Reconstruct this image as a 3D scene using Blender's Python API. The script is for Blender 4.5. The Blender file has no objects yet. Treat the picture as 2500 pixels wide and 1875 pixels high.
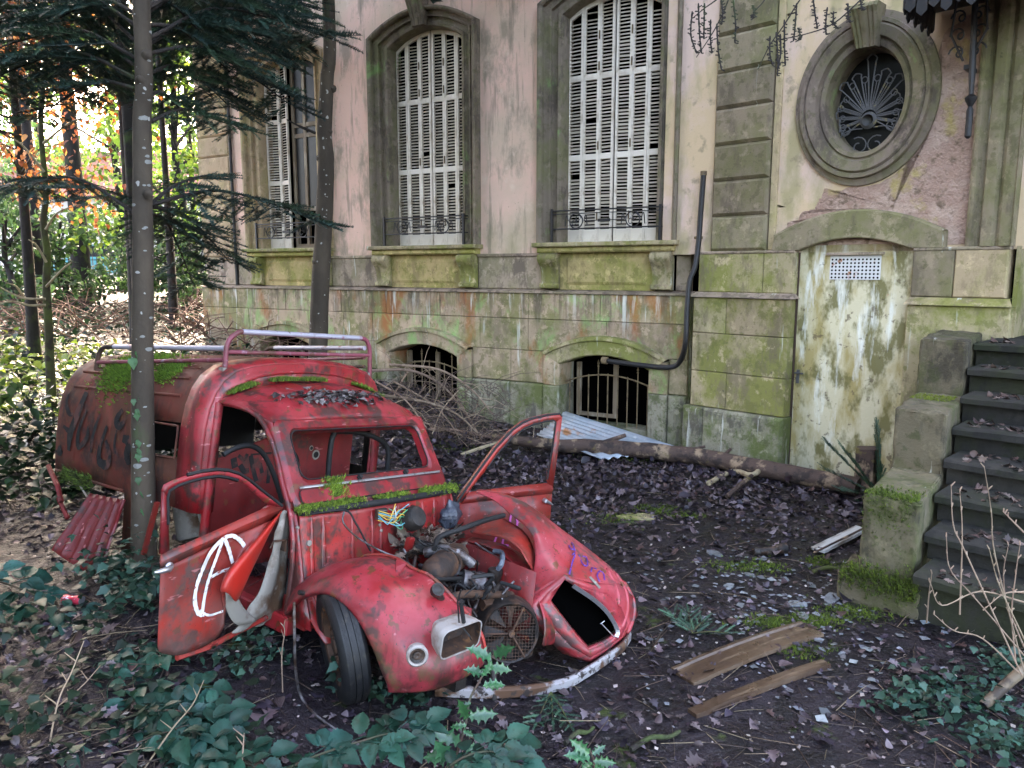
import bpy, math, random
import numpy as np
from mathutils import Vector, Matrix, noise as mnoise
rad = math.radians
SC = bpy.context.scene
# ---------------------------------------------------------------- camera, sky, sun, exposure
CAM_H, FPX, PITCH = 2.3, 1877.0, math.atan((937.5 - 660) / 1877.0)
cam = bpy.data.cameras.new('camera'); camo = bpy.data.objects.new('camera', cam); SC.collection.objects.link(camo)
camo.location = (0, 0, CAM_H); camo.rotation_euler = (math.pi / 2 - PITCH, 0, 0)
cam.sensor_fit = 'HORIZONTAL'; cam.sensor_width = 36.0; cam.lens = 36.0 * FPX / 2500.0
cam.clip_start = 0.05; cam.clip_end = 1000
SC.camera = camo
SUN_AZ, SUN_EL = rad(-9), rad(34)          # azimuth from +Y towards +X, elevation
w = bpy.data.worlds.new('World'); SC.world = w; w.use_nodes = True
wn = w.node_tree; bg = wn.nodes['Background']
sky = wn.nodes.new('ShaderNodeTexSky'); sky.sky_type = 'NISHITA'; sky.sun_disc = False
sky.sun_elevation = SUN_EL; sky.sun_rotation = SUN_AZ
sky.air_density = 0.8; sky.dust_density = 5.0; sky.ozone_density = 0.2
wn.links.new(sky.outputs[0], bg.inputs[0]); bg.inputs[1].default_value = 0.15
sl = bpy.data.lights.new('sun', 'SUN'); so = bpy.data.objects.new('sun', sl); SC.collection.objects.link(so)
sl.energy = 2.0; sl.angle = rad(0.53); sl.color = (1.0, 0.93, 0.8)
so.location = (-20, 20, 30)
sd = Vector((math.sin(SUN_AZ) * math.cos(SUN_EL), math.cos(SUN_AZ) * math.cos(SUN_EL), math.sin(SUN_EL)))
so.rotation_euler = sd.to_track_quat('Z', 'Y').to_euler()
SC.view_settings.view_transform = 'Standard'; SC.view_settings.look = 'None'
SC.view_settings.gamma = 1.0; SC.view_settings.use_curve_mapping = False
SC.view_settings.exposure = 4.4
SC.view_settings.use_white_balance = True; SC.view_settings.white_balance_temperature = 7600; SC.view_settings.white_balance_tint = 14
SC.cycles.max_bounces = 6; SC.cycles.diffuse_bounces = 3; SC.cycles.glossy_bounces = 3
SC.cycles.transparent_max_bounces = 8; SC.cycles.caustics_reflective = False; SC.cycles.caustics_refractive = False
SC.cycles.use_denoising = True
# ---------------------------------------------------------------- helpers
_cp, _sp = math.cos(PITCH), math.sin(PITCH)
def ray(px, py):
    a = (px - 1250) / FPX; b = (py - 937.5) / FPX
    return Vector((a, _cp - b * _sp, -_sp - b * _cp))
def at(px, py, Y):
    v = ray(px, py); return Vector((0, 0, CAM_H)) + v * (Y / v.y)
def atz(px, py, z=0.0):
    v = ray(px, py); return Vector((0, 0, CAM_H)) + v * ((z - CAM_H) / v.z)
def sstep(t): t = max(0.0, min(1.0, t)); return t * t * (3 - 2 * t)
def hgt(x, y, fine=True):
    z = 0.48 * sstep((-x + 0.1) / 2.4)
    z += 0.5 * sstep((-x - 3.0) / 5.0) * sstep((y - 4) / 8) + 0.9 * sstep((y - 12) / 22) * sstep((-x - 1) / 4)
    z -= 0.03 * sstep((2.2 - y) / 2)
    if fine:
        z += 0.03 * mnoise.noise((x * 0.7, y * 0.7, 0.3)) + 0.014 * mnoise.noise((x * 2.3, y * 2.3, 4.1))
    return z
def onground(px, py, dz=0.0):
    z = 0.0
    for _ in range(12):
        p = atz(px, py, z); z = 0.5 * z + 0.5 * (hgt(p.x, p.y) + dz)
    return atz(px, py, z)
def link(o): SC.collection.objects.link(o); return o
def tag(o, label=None, cat=None, group=None, kind=None):
    if label: o['label'] = label
    if cat: o['category'] = cat
    if group: o['group'] = group
    if kind: o['kind'] = kind
    return o
def empty(name, loc=(0, 0, 0), rz=0.0, mat=None):
    o = bpy.data.objects.new(name, None); link(o); o.empty_display_size = 0.1
    if mat is not None: o.matrix_world = mat
    else: o.location = loc; o.rotation_euler = (0, 0, rz)
    return o
def copy_of(o, name=None, parent=None, mat=None):
    c = o.copy(); link(c)
    if parent is not None: c.parent = parent
    if mat is not None: c.matrix_local = mat
    return c
class MB:
    def __init__(s): s.v = []; s.f = []; s.c = []; s.col = None
    def add(s, vs, fs, col=None):
        b = len(s.v); s.v += [tuple(v) for v in vs]; s.f += [tuple(b + i for i in f) for f in fs]
        if col is not None: s.c += [col] * len(vs)
        return s
    def box(s, x0, x1, y0, y1, z0, z1, c=0.0, m=None, face='y-'):
        # c > 0 : chamfer of every edge of the outward (y-) face
        if c <= 0:
            vs = [(x, y, z) for z in (z0, z1) for y in (y0, y1) for x in (x0, x1)]
            fs = [(0, 2, 3, 1), (4, 5, 7, 6), (0, 1, 5, 4), (2, 6, 7, 3), (0, 4, 6, 2), (1, 3, 7, 5)]
        else:
            vs = [(x0, y1, z0), (x1, y1, z0), (x1, y1, z1), (x0, y1, z1),
                  (x0, y0 + c, z0), (x1, y0 + c, z0), (x1, y0 + c, z1), (x0, y0 + c, z1),
                  (x0 + c, y0, z0 + c), (x1 - c, y0, z0 + c), (x1 - c, y0, z1 - c), (x0 + c, y0, z1 - c)]
            fs = [(0, 3, 2, 1), (8, 9, 10, 11)]
            for i in range(4):
                j = (i + 1) % 4; fs += [(i, j, 4 + j, 4 + i), (4 + i, 4 + j, 8 + j, 8 + i)]
        if m is not None: vs = [m @ Vector(v) for v in vs]
        return s.add(vs, fs)
    def obox(s, p, ax, ay, az):            # box from centre and three half-axis vectors
        p = Vector(p); ax, ay, az = Vector(ax), Vector(ay), Vector(az)
        vs = [p + ax * i + ay * j + az * k for k in (-1, 1) for j in (-1, 1) for i in (-1, 1)]
        return s.add(vs, [(0, 2, 3, 1), (4, 5, 7, 6), (0, 1, 5, 4), (2, 6, 7, 3), (0, 4, 6, 2), (1, 3, 7, 5)])
    def tube(s, pts, r, n=6, cap=True, closed=False, col=None):
        P = [Vector(p) for p in pts]; k = len(P)
        R = r if isinstance(r, (list, tuple)) else [r] * k
        T = [(P[(i + 1) % k] - P[i - 1]) if closed else (P[min(i + 1, k - 1)] - P[max(i - 1, 0)]) for i in range(k)]
        T = [t.normalized() if t.length > 1e-9 else Vector((0, 0, 1)) for t in T]
        u = T[0].orthogonal().normalized(); vs = []
        for i in range(k):
            u = (u - T[i] * u.dot(T[i]))
            u = u.normalized() if u.length > 1e-6 else T[i].orthogonal().normalized()
            w_ = T[i].cross(u)
            for j in range(n):
                a = 2 * math.pi * j / n; vs.append(P[i] + (u * math.cos(a) + w_ * math.sin(a)) * R[i])
        fs = []
        for i in range(k if closed else k - 1):
            i2 = (i + 1) % k
            for j in range(n): fs.append((i * n + j, i * n + (j + 1) % n, i2 * n + (j + 1) % n, i2 * n + j))
        if cap and not closed: fs += [tuple(range(n - 1, -1, -1)), tuple(range((k - 1) * n, k * n))]
        return s.add(vs, fs, col)
    def cyl(s, a, b, r, n=16, r2=None): return s.tube([a, b], [r, r if r2 is None else r2], n)
    def lathe(s, prof, n=24, m=None, cap=False):   # prof: (radius, height) about z
        vs = [(r * math.cos(2 * math.pi * j / n), r * math.sin(2 * math.pi * j / n), z) for r, z in prof for j in range(n)]
        if m is not None: vs = [m @ Vector(v) for v in vs]
        fs = [(i * n + j, i * n + (j + 1) % n, (i + 1) * n + (j + 1) % n, (i + 1) * n + j) for i in range(len(prof) - 1) for j in range(n)]
        if cap: fs += [tuple(range(n - 1, -1, -1)), tuple(range((len(prof) - 1) * n, len(prof) * n))]
        return s.add(vs, fs)
    def grid(s, G, skip=None, flip=False):
        nu, nv = len(G), len(G[0]); vs = [p for row in G for p in row]; fs = []
        for i in range(nu - 1):
            for j in range(nv - 1):
                if skip and skip(i, j): continue
                f = (i * nv + j, i * nv + j + 1, (i + 1) * nv + j + 1, (i + 1) * nv + j)
                fs.append(f[::-1] if flip else f)
        return s.add(vs, fs)
    def ring(s, A, B, flip=False):          # quads between two closed loops with the same count
        n = len(A); fs = []
        for i in range(n):
            f = (i, (i + 1) % n, n + (i + 1) % n, n + i); fs.append(f[::-1] if flip else f)
        return s.add(list(A) + list(B), fs)
    def prism(s, poly, d):                  # polygon (3d points) extruded by vector d
        n = len(poly); P = [Vector(p) for p in poly]; d = Vector(d)
        fs = [tuple(range(n - 1, -1, -1)), tuple(range(n, 2 * n))] + [(i, (i + 1) % n, n + (i + 1) % n, n + i) for i in range(n)]
        return s.add(P + [p + d for p in P], fs)
    def build(s, name, mat=None, parent=None, smooth=None, solid=0.0, sub=0, off=0.0, bevel=0.0):
        me = bpy.data.meshes.new(name); me.from_pydata([tuple(v) for v in s.v], [], s.f); me.update()
        if s.c and len(s.c) == len(s.v):
            a = me.color_attributes.new('Col', 'FLOAT_COLOR', 'POINT')
            a.data.foreach_set('color', np.array([(c[0], c[1], c[2], 1.0) for c in s.c], dtype=np.float32).ravel())
        if mat is not None: me.materials.append(mat)
        if smooth is not None:
            me.shade_smooth()
            if smooth < 180: me.set_sharp_from_angle(angle=rad(smooth))
        o = bpy.data.objects.new(name, me); link(o)
        if parent is not None: o.parent = parent
        if sub:
            md = o.modifiers.new('sub', 'SUBSURF'); md.levels = sub; md.render_levels = sub
        if solid:
            md = o.modifiers.new('solid', 'SOLIDIFY'); md.thickness = solid; md.offset = off
        if bevel:
            md = o.modifiers.new('bev', 'BEVEL'); md.width = bevel; md.segments = 2; md.limit_method = 'ANGLE'
        return o
def crom(P, k=6, closed=False):             # Catmull-Rom through points
    P = [Vector(p) for p in P]; n = len(P); out = []
    for i in range(n if closed else n - 1):
        a, b, c, d = P[i - 1] if (closed or i) else P[0] * 2 - P[1], P[i], P[(i + 1) % n], P[(i + 2) % n] if (closed or i + 2 < n) else P[-1] * 2 - P[-2]
        for j in range(k):
            t = j / k
            out.append(0.5 * ((2 * b) + (c - a) * t + (2 * a - 5 * b + 4 * c - d) * t * t + (3 * b - a - 3 * c + d) * t ** 3))
    if not closed: out.append(P[-1].copy())
    return out
def lerp(a, b, t): return a + (b - a) * t
def interp(x, xs, ys): return float(np.interp(x, xs, ys))
# ---------------------------------------------------------------- materials
class NT:
    def __init__(s, name):
        s.m = bpy.data.materials.new(name); s.m.use_nodes = True; s.t = s.m.node_tree; s.b = s.t.nodes['Principled BSDF']
    def n(s, typ, **kw):
        o = s.t.nodes.new('ShaderNode' + typ)
        for k, v in kw.items():
            if k in o.inputs.keys(): o.inputs[k].default_value = v
            else: setattr(o, k, v)
        return o
    def l(s, a, b): s.t.links.new(a, b)
def col4(c): return (c[0], c[1], c[2], 1.0)
def mat(name, base, layers=(), rough=0.8, rvar=0.0, bump=0.0, bscale=30.0, spec=0.5, metal=0.0, rnd=0.0, vcol=False, coat=0.0, trans=0.0, bdist=0.01, bumps=()):
    """base colour, then noise-masked layers: dict(c, s, lo, hi, st=(x,y,z) stretch, d=detail, k='n'|'v', a=amount, seed)"""
    N = NT(name); tc = N.n('TexCoord'); obj = tc.outputs['Object']
    if vcol:
        a = N.n('Attribute', attribute_name='Col'); cur = a.outputs['Color']
    else:
        r = N.n('RGB'); r.outputs[0].default_value = col4(base); cur = r.outputs[0]
    fac0 = None
    for i, L in enumerate(layers):
        mp = N.n('Mapping'); N.l(obj, mp.inputs['Vector'])
        st = L.get('st', (1, 1, 1)); sd_ = L.get('seed', i * 7.3 + len(name) * 1.7)
        mp.inputs['Scale'].default_value = st; mp.inputs['Location'].default_value = (sd_, sd_ * 0.7, -sd_ * 0.3)
        if L.get('k', 'n') == 'v':
            t = N.n('TexVoronoi', feature=L.get('f', 'F1')); t.inputs['Scale'].default_value = L['s']; out = t.outputs['Distance']
        else:
            t = N.n('TexNoise'); t.inputs['Scale'].default_value = L['s']; t.inputs['Detail'].default_value = min(6.0, L.get('d', 4.0))
            t.inputs['Roughness'].default_value = L.get('r', 0.6); t.inputs['Distortion'].default_value = L.get('w', 0.0); out = t.outputs['Fac']
        N.l(mp.outputs[0], t.inputs['Vector'])
        mr = N.n('MapRange'); mr.inputs['From Min'].default_value = L['lo']; mr.inputs['From Max'].default_value = L['hi']
        mr.inputs['To Max'].default_value = L.get('a', 1.0); N.l(out, mr.inputs['Value']); msk = mr.outputs[0]
        if 'z' in L:                    # keeps the layer to a height band of the object (damp, splash-back)
            sx = N.n('SeparateXYZ'); N.l(obj, sx.inputs[0])
            m2 = N.n('MapRange'); m2.inputs['From Min'].default_value = L['z'][0]; m2.inputs['From Max'].default_value = L['z'][1]
            N.l(sx.outputs['XYZ'.index(L.get('ax', 'Z'))], m2.inputs['Value'])
            mm = N.n('Math', operation='MULTIPLY'); N.l(msk, mm.inputs[0]); N.l(m2.outputs[0], mm.inputs[1]); msk = mm.outputs[0]
        mx = N.n('Mix', data_type='RGBA'); N.l(msk, mx.inputs['Factor']); N.l(cur, mx.inputs[6]); mx.inputs[7].default_value = col4(L['c']); cur = mx.outputs[2]
        if fac0 is None: fac0 = msk
    if rnd:
        oi = N.n('ObjectInfo'); mr = N.n('MapRange'); mr.inputs['To Min'].default_value = 1 - rnd; mr.inputs['To Max'].default_value = 1 + rnd
        N.l(oi.outputs['Random'], mr.inputs['Value']); hs = N.n('HueSaturation'); N.l(mr.outputs[0], hs.inputs['Value'])
        m3 = N.n('MapRange'); m3.inputs['To Min'].default_value = 0.5 - rnd * 0.06; m3.inputs['To Max'].default_value = 0.5 + rnd * 0.06
        mu = N.n('Math', operation='FRACT'); m4 = N.n('Math', operation='MULTIPLY'); m4.inputs[1].default_value = 7.31
        N.l(oi.outputs['Random'], m4.inputs[0]); N.l(m4.outputs[0], mu.inputs[0]); N.l(mu.outputs[0], m3.inputs['Value']); N.l(m3.outputs[0], hs.inputs['Hue'])
        N.l(cur, hs.inputs['Color']); cur = hs.outputs[0]
    N.l(cur, N.b.inputs['Base Color'])
    N.b.inputs['Roughness'].default_value = rough; N.b.inputs['Metallic'].default_value = metal
    N.b.inputs['Specular IOR Level'].default_value = spec
    if coat: N.b.inputs['Coat Weight'].default_value = coat; N.b.inputs['Coat Roughness'].default_value = 0.25
    if rvar:
        t = N.n('TexNoise'); t.inputs['Scale'].default_value = 9.0; t.inputs['Detail'].default_value = 3; N.l(obj, t.inputs['Vector'])
        mr = N.n('MapRange'); mr.inputs['From Min'].default_value = 0.3; mr.inputs['From Max'].default_value = 0.7
        mr.inputs['To Min'].default_value = max(0.05, rough - rvar); mr.inputs['To Max'].default_value = min(1, rough + rvar)
        N.l(t.outputs['Fac'], mr.inputs['Value']); N.l(mr.outputs[0], N.b.inputs['Roughness'])
    bl = list(bumps) + ([(bscale, bump, bdist)] if bump else [])
    prev = None
    for (bs, bst, bd) in bl:
        t = N.n('TexNoise'); t.inputs['Scale'].default_value = bs; t.inputs['Detail'].default_value = 3; t.inputs['Roughness'].default_value = 0.65; N.l(obj, t.inputs['Vector'])
        bm = N.n('Bump'); bm.inputs['Strength'].default_value = bst; bm.inputs['Distance'].default_value = bd; N.l(t.outputs['Fac'], bm.inputs['Height'])
        if prev: N.l(prev, bm.inputs['Normal'])
        prev = bm.outputs[0]
    if prev: N.l(prev, N.b.inputs['Normal'])
    if trans:
        # thin leaf: some light comes through
        tr = N.n('BsdfTranslucent'); N.l(cur, tr.inputs['Color']); ms = N.n('MixShader'); ms.inputs[0].default_value = trans
        outn = [x for x in N.t.nodes if x.type == 'OUTPUT_MATERIAL'][0]
        N.l(N.b.outputs[0], ms.inputs[1]); N.l(tr.outputs[0], ms.inputs[2]); N.l(ms.outputs[0], outn.inputs['Surface'])
    return N.m
# ---------------------------------------------------------------- ground
G = {}
G['mud'] = mat('mud', (0.0120, 0.0092, 0.0118), [
    dict(c=(0.026, 0.020, 0.025), s=1.3, lo=0.45, hi=0.65, d=8), dict(c=(0.010, 0.009, 0.010), s=4.0, lo=0.5, hi=0.62, d=9),
    dict(c=(0.085, 0.075, 0.075), s=38.0, lo=0.62, hi=0.7, d=4), dict(c=(0.05, 0.075, 0.016), s=2.6, lo=0.63, hi=0.7, d=7)],
    rough=0.5, rvar=0.25, spec=0.3, bumps=[(9.0, 0.9, 0.03), (45.0, 0.9, 0.012), (160.0, 0.6, 0.004)])
def make_ground():
    def axis(lo, hi, fine0, fine1, df, n):
        a = list(np.arange(fine0, fine1, df))
        return list(fine0 - (fine0 - lo) * (np.linspace(1, 0, n, endpoint=False) ** 2.2)) + a + list(fine1 + (hi - fine1) * (np.linspace(0, 1, n) ** 2.2))
    xs = axis(-260, 260, -6, 5, 0.11, 26); ys = axis(-120, 400, 2.0, 13, 0.11, 26)
    mb = MB(); mb.grid([[(x, y, hgt(x, y)) for x in xs] for y in ys], flip=True)
    o = mb.build('ground', G['mud'], smooth=180); tag(o, kind='structure')
    o['label'] = 'dark muddy forest floor with leaf litter'
make_ground()
# ---------------------------------------------------------------- mansion
S = {}
S['stucco'] = mat('stucco', (0.73, 0.475, 0.375), [
    dict(c=(0.55, 0.42, 0.31), s=0.9, lo=0.42, hi=0.65, d=6), dict(c=(0.29, 0.24, 0.175), s=2.6, lo=0.50, hi=0.64, st=(1, 1, 0.45), d=9, r=0.68, a=0.85),
    dict(c=(0.68, 0.52, 0.40), s=3.0, lo=0.58, hi=0.70, d=8), dict(c=(0.16, 0.14, 0.10), s=7.0, lo=0.56, hi=0.68, st=(1.6, 1, 0.16), d=8, a=0.55),
    dict(c=(0.10, 0.085, 0.06), s=34, lo=0.66, hi=0.74, d=4, a=0.6), dict(c=(0.30, 0.27, 0.14), s=3, lo=0.42, hi=0.62, st=(1, 1, 0.5), z=(3.3, 2.5), a=0.7)], rough=0.92, bumps=[(5, 0.35, 0.02), (60, 0.4, 0.006)])
S['stucco_bay'] = mat('stucco_bay', (0.58, 0.43, 0.27), [
    dict(c=(0.64, 0.47, 0.38), s=1.2, lo=0.45, hi=0.6, d=6), dict(c=(0.33, 0.29, 0.14), s=1.9, lo=0.50, hi=0.66, st=(1.3, 1, 0.5), d=9, a=0.8),
    dict(c=(0.20, 0.17, 0.11), s=6.5, lo=0.57, hi=0.7, d=8, a=0.7), dict(c=(0.12, 0.10, 0.07), s=40, lo=0.66, hi=0.74, d=4, a=0.5)], rough=0.92, bumps=[(5, 0.35, 0.02), (60, 0.4, 0.006)])
S['bare'] = mat('bare_render', (0.36, 0.235, 0.18), [
    dict(c=(0.45, 0.32, 0.25), s=4, lo=0.45, hi=0.6, d=9), dict(c=(0.19, 0.13, 0.09), s=6, lo=0.56, hi=0.65, d=9), dict(c=(0.38, 0.29, 0.12), s=2.5, lo=0.57, hi=0.66, d=8)],
    rough=0.95, bumps=[(9, 1.0, 0.05), (40, 0.9, 0.015)])
def stone(name, base, green, ga=0.55, orange=0.0, white=0.0, lime=0.0, rnd=0.14, dark=0.5, bump=0.5, extra=()):
    L = [dict(c=green, s=1.6, lo=0.53 - 0.16 * ga, hi=0.66 - 0.16 * ga, d=8, r=0.7, st=(1, 1, 0.8)),
         dict(c=tuple(x * 0.45 for x in base), s=3.2, lo=0.51, hi=0.60, d=9, r=0.72, st=(1.2, 1, 0.55), a=min(1, dark * 1.25)), dict(c=tuple(x * 0.7 for x in green), s=6.5, lo=0.54, hi=0.60, d=6, r=0.7, a=0.7),
         dict(c=tuple(min(1, x * 1.45) for x in base), s=5.5, lo=0.56, hi=0.64, d=8, r=0.7, a=0.7)]
    if orange: L.append(dict(c=(0.30, 0.105, 0.03), s=1.35, lo=0.68 - 0.2 * orange, hi=0.78 - 0.2 * orange, st=(1.3, 1, 0.55), d=8, a=0.85))
    if lime: L.append(dict(c=(0.22, 0.38, 0.12), s=1.7, lo=0.68 - 0.2 * lime, hi=0.80 - 0.2 * lime, d=5, r=0.72, w=0.5, st=(1, 1, 0.6), a=0.8))
    if white: L.append(dict(c=(0.55, 0.55, 0.48), s=5.0, lo=0.68 - 0.15 * white, hi=0.76 - 0.15 * white, st=(2.2, 1, 0.18), d=7, a=0.85))
    L += list(extra)
    L.append(dict(c=(0.05, 0.045, 0.03), s=26, lo=0.64, hi=0.72, d=5, a=0.6))
    return mat(name, base, L, rough=0.9, rnd=rnd, bumps=[(7, bump * 0.8, 0.02), (55, bump, 0.006)])
OLIVE = (0.19, 0.17, 0.06); ALGAE = (0.19, 0.19, 0.05)
S['ashlar'] = stone('ashlar', (0.37, 0.275, 0.185), (0.20, 0.185, 0.075), 0.5, orange=0.72, white=0.45, lime=0.66, extra=[dict(c=(0.07, 0.055, 0.04), s=3.2, lo=0.50, hi=0.60, st=(1.6, 1, 0.16), z=(1.30, 1.98), a=0.75, d=6, r=.7), dict(c=(0.56, 0.54, 0.47), s=5, lo=0.58, hi=0.64, st=(2.2, 1, 0.16), z=(1.5, 1.98), a=0.7, d=6, r=.7), dict(c=(0.10, 0.105, 0.03), s=3, lo=0.42, hi=0.6, z=(1.05, 0.62), a=0.7)])
S['dado'] = stone('dado_stone', (0.33, 0.25, 0.185), (0.24, 0.20, 0.12), 0.5, white=0.25, dark=0.8)
S['apron'] = stone('apron_stone', (0.42, 0.32, 0.14), (0.25, 0.235, 0.06), 0.6, lime=0.3, dark=0.5)
S['surround'] = stone('surround_stone', (0.20, 0.155, 0.115), (0.165, 0.15, 0.075), 0.4, lime=0.42, dark=0.7)
S['quoin'] = stone('quoin_stone', (0.215, 0.17, 0.11), (0.16, 0.145, 0.065), 0.5, white=0.15, dark=0.5)
S['quoin_warm'] = stone('quoin_stone_warm', (0.38, 0.28, 0.17), (0.33, 0.27, 0.13), 0.4, dark=0.4)
S['mossy'] = stone('mossy_stone', (0.33, 0.265, 0.155), ALGAE, 0.6, white=0.3, dark=0.6)
S['granite'] = stone('granite', (0.23, 0.21, 0.15), (0.10, 0.12, 0.035), 0.5, white=0.35, dark=0.9, bump=1.0)
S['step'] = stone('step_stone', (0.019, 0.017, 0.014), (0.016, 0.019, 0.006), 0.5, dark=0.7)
S['cheek'] = stone('cheek_stone', (0.115, 0.094, 0.056), (0.062, 0.068, 0.018), 0.5, white=0.2, dark=0.9, bump=0.8)
S['paint'] = mat('shutter_paint', (0.70, 0.63, 0.53), [dict(c=(0.42, 0.34, 0.24), s=5, lo=0.52, hi=0.68, d=8, a=0.8), dict(c=(0.30, 0.17, 0.08), s=14, lo=0.64, hi=0.72, st=(1, 1, 0.4), d=6, a=0.8)], rough=0.7, rnd=0.08)
S['slat'] = mat('slat_paint', (0.44, 0.375, 0.29), [dict(c=(0.26, 0.20, 0.14), s=9, lo=0.5, hi=0.65), dict(c=(0.55, 0.51, 0.46), s=4, lo=0.55, hi=0.68)], rough=0.75, rnd=0.18)
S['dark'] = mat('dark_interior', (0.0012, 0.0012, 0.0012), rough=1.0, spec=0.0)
S['iron'] = mat('black_iron', (0.008, 0.008, 0.009), [dict(c=(0.03, 0.018, 0.011), s=20, lo=0.55, hi=0.7)], rough=0.55)
S['greyiron'] = mat('grey_iron', (0.075, 0.075, 0.075), [dict(c=(0.20, 0.16, 0.07), s=16, lo=0.58, hi=0.7)], rough=0.6)
S['rustiron'] = mat('rusty_iron', (0.16, 0.115, 0.06), [dict(c=(0.08, 0.05, 0.03), s=14, lo=0.5, hi=0.65)], rough=0.8)
S['glass'] = mat('dirty_glass', (0.008, 0.008, 0.008), [dict(c=(0.02, 0.02, 0.018), s=3, lo=0.5, hi=0.7)], rough=0.3, spec=0.25)
S['oldwood'] = mat('old_frame_wood', (0.20, 0.15, 0.10), [dict(c=(0.36, 0.30, 0.22), s=6, lo=0.5, hi=0.65, st=(1, 1, 0.3))], rough=0.8)
S['browndoor'] = mat('brown_door', (0.045, 0.026, 0.016), [dict(c=(0.09, 0.05, 0.03), s=9, lo=0.5, hi=0.65, st=(1, 1, 0.15))], rough=0.7)
W0 = Vector((2.2, 10.15, 0)); AW = rad(58.5)
mansion = empty('mansion', W0, math.atan2(-math.cos(AW), math.sin(AW)))
tag(mansion, 'derelict pink stucco mansion with shuttered arched windows and mossy stone base', 'building')
B0 = Vector((2.25, 9.95, 0)); AB = rad(45)
bay_m = Matrix.Translation(B0) @ Matrix.Rotation(math.atan2(-math.cos(AB), math.sin(AB)), 4, 'Z')
mw = Matrix.Translation(W0) @ Matrix.Rotation(math.atan2(-math.cos(AW), math.sin(AW)), 4, 'Z')
BAY = mw.inverted() @ bay_m
def mp(mb, name, m, parent=None, bay=False, **k):
    o = mb.build(name, m, parent or mansion, **k)
    if bay and parent is None: o.matrix_local = BAY
    return o
rnd = random.Random(7)
ZTOP = 12.5  # height above the view raised so the house shades the ground
WIN = [(-1.06, 'w3'), (-4.16, 'w2'), (-7.19, 'w1')]
HW, ZS, ZC = 0.715, 5.74, 5.96
def arch(x, hw, zs, zc): return zs + (zc - zs) * (1 - (min(1, abs(x) / hw)) ** 2)
# stucco wall of the long facade, with arched openings
mb = MB()
brk = sorted({-9.55, 0.12} | {round(c + 0.95 * t / 8.0, 4) for c, _ in WIN for t in range(-8, 9)})
for a, b in zip(brk[:-1], brk[1:]):
    mid = (a + b) / 2; cc = [c for c, _ in WIN if abs(mid - c) < 0.95]
    if cc:
        za, zb = (arch(x - cc[0], 0.95, 5.79, 6.08) for x in (a, b))
    else: za = zb = 2.5
    mb.add([(a, 0, za), (b, 0, zb), (b, 0, ZTOP), (a, 0, ZTOP), (a, 0.45, za), (b, 0.45, zb)], [(0, 1, 2, 3), (0, 4, 5, 1)])
    if not cc and 0:
        pass
mp(mb, 'wall', S['stucco'])
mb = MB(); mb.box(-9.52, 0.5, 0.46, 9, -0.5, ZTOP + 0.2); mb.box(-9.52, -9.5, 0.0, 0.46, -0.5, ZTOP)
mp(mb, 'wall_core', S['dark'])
mb = MB(); mb.box(-9.9, 2.0, -0.45, 9.2, ZTOP, ZTOP + 0.35); mp(mb, 'cornice', S['quoin_warm'])
# window surrounds: nested loops swept up the jamb, over the arch and down
def surround_loop(c, o, y, n=14):
    hw = HW + o; zs = ZS + 0.48 * o; zc = ZC + 0.80 * o
    L = [(c - hw, y, 2.68)] + [(c - hw, y, 2.68 + (zs - 2.68) * k / 4) for k in range(1, 4)]
    L += [(c - hw + 2 * hw * k / n, y, arch(-hw + 2 * hw * k / n, hw, zs, zc)) for k in range(n + 1)]
    L += [(c + hw, y, 2.68 + (zs - 2.68) * k / 4) for k in (3, 2, 1)] + [(c + hw, y, 2.68)]
    return L
PROF = [(-0.02, 0.30), (-0.02, 0.03), (0.0, -0.015), (0.045, -0.03), (0.05, 0.0), (0.075, 0.012), (0.145, 0.008), (0.15, -0.05), (0.175, -0.055), (0.18, -0.035), (0.245, -0.055), (0.25, -0.12), (0.28, -0.145), (0.315, -0.145), (0.32, 0.01)]
def key_stone(mb, c, z0, z1, w, y0, m=None):
    sec = []
    for t in np.linspace(0, 1, 9):
        z = lerp(z0, z1, t); d = 0.05 + 0.13 * sstep(t * 1.2) + (0.05 * math.sin(max(0, (t - 0.72) / 0.28) * math.pi)); ww = w * (0.36 + 0.14 * t)
        P = []
        for k, u in enumerate(np.linspace(-1, 1, 13)):
            P.append((c + u * ww, y0 - d + (0.018 if k in (2, 4, 8, 10) else 0.0) + (0.03 if abs(u) == 1 else 0), z))
        P = [(c - ww, y0 + 0.05, z)] + P + [(c + ww, y0 + 0.05, z)]
        sec.append(P)
    mb.grid(sec); mb.add(sec[0], [tuple(range(len(sec[0]) - 1, -1, -1))]); mb.add(sec[-1], [tuple(range(len(sec[-1])))])
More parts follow.
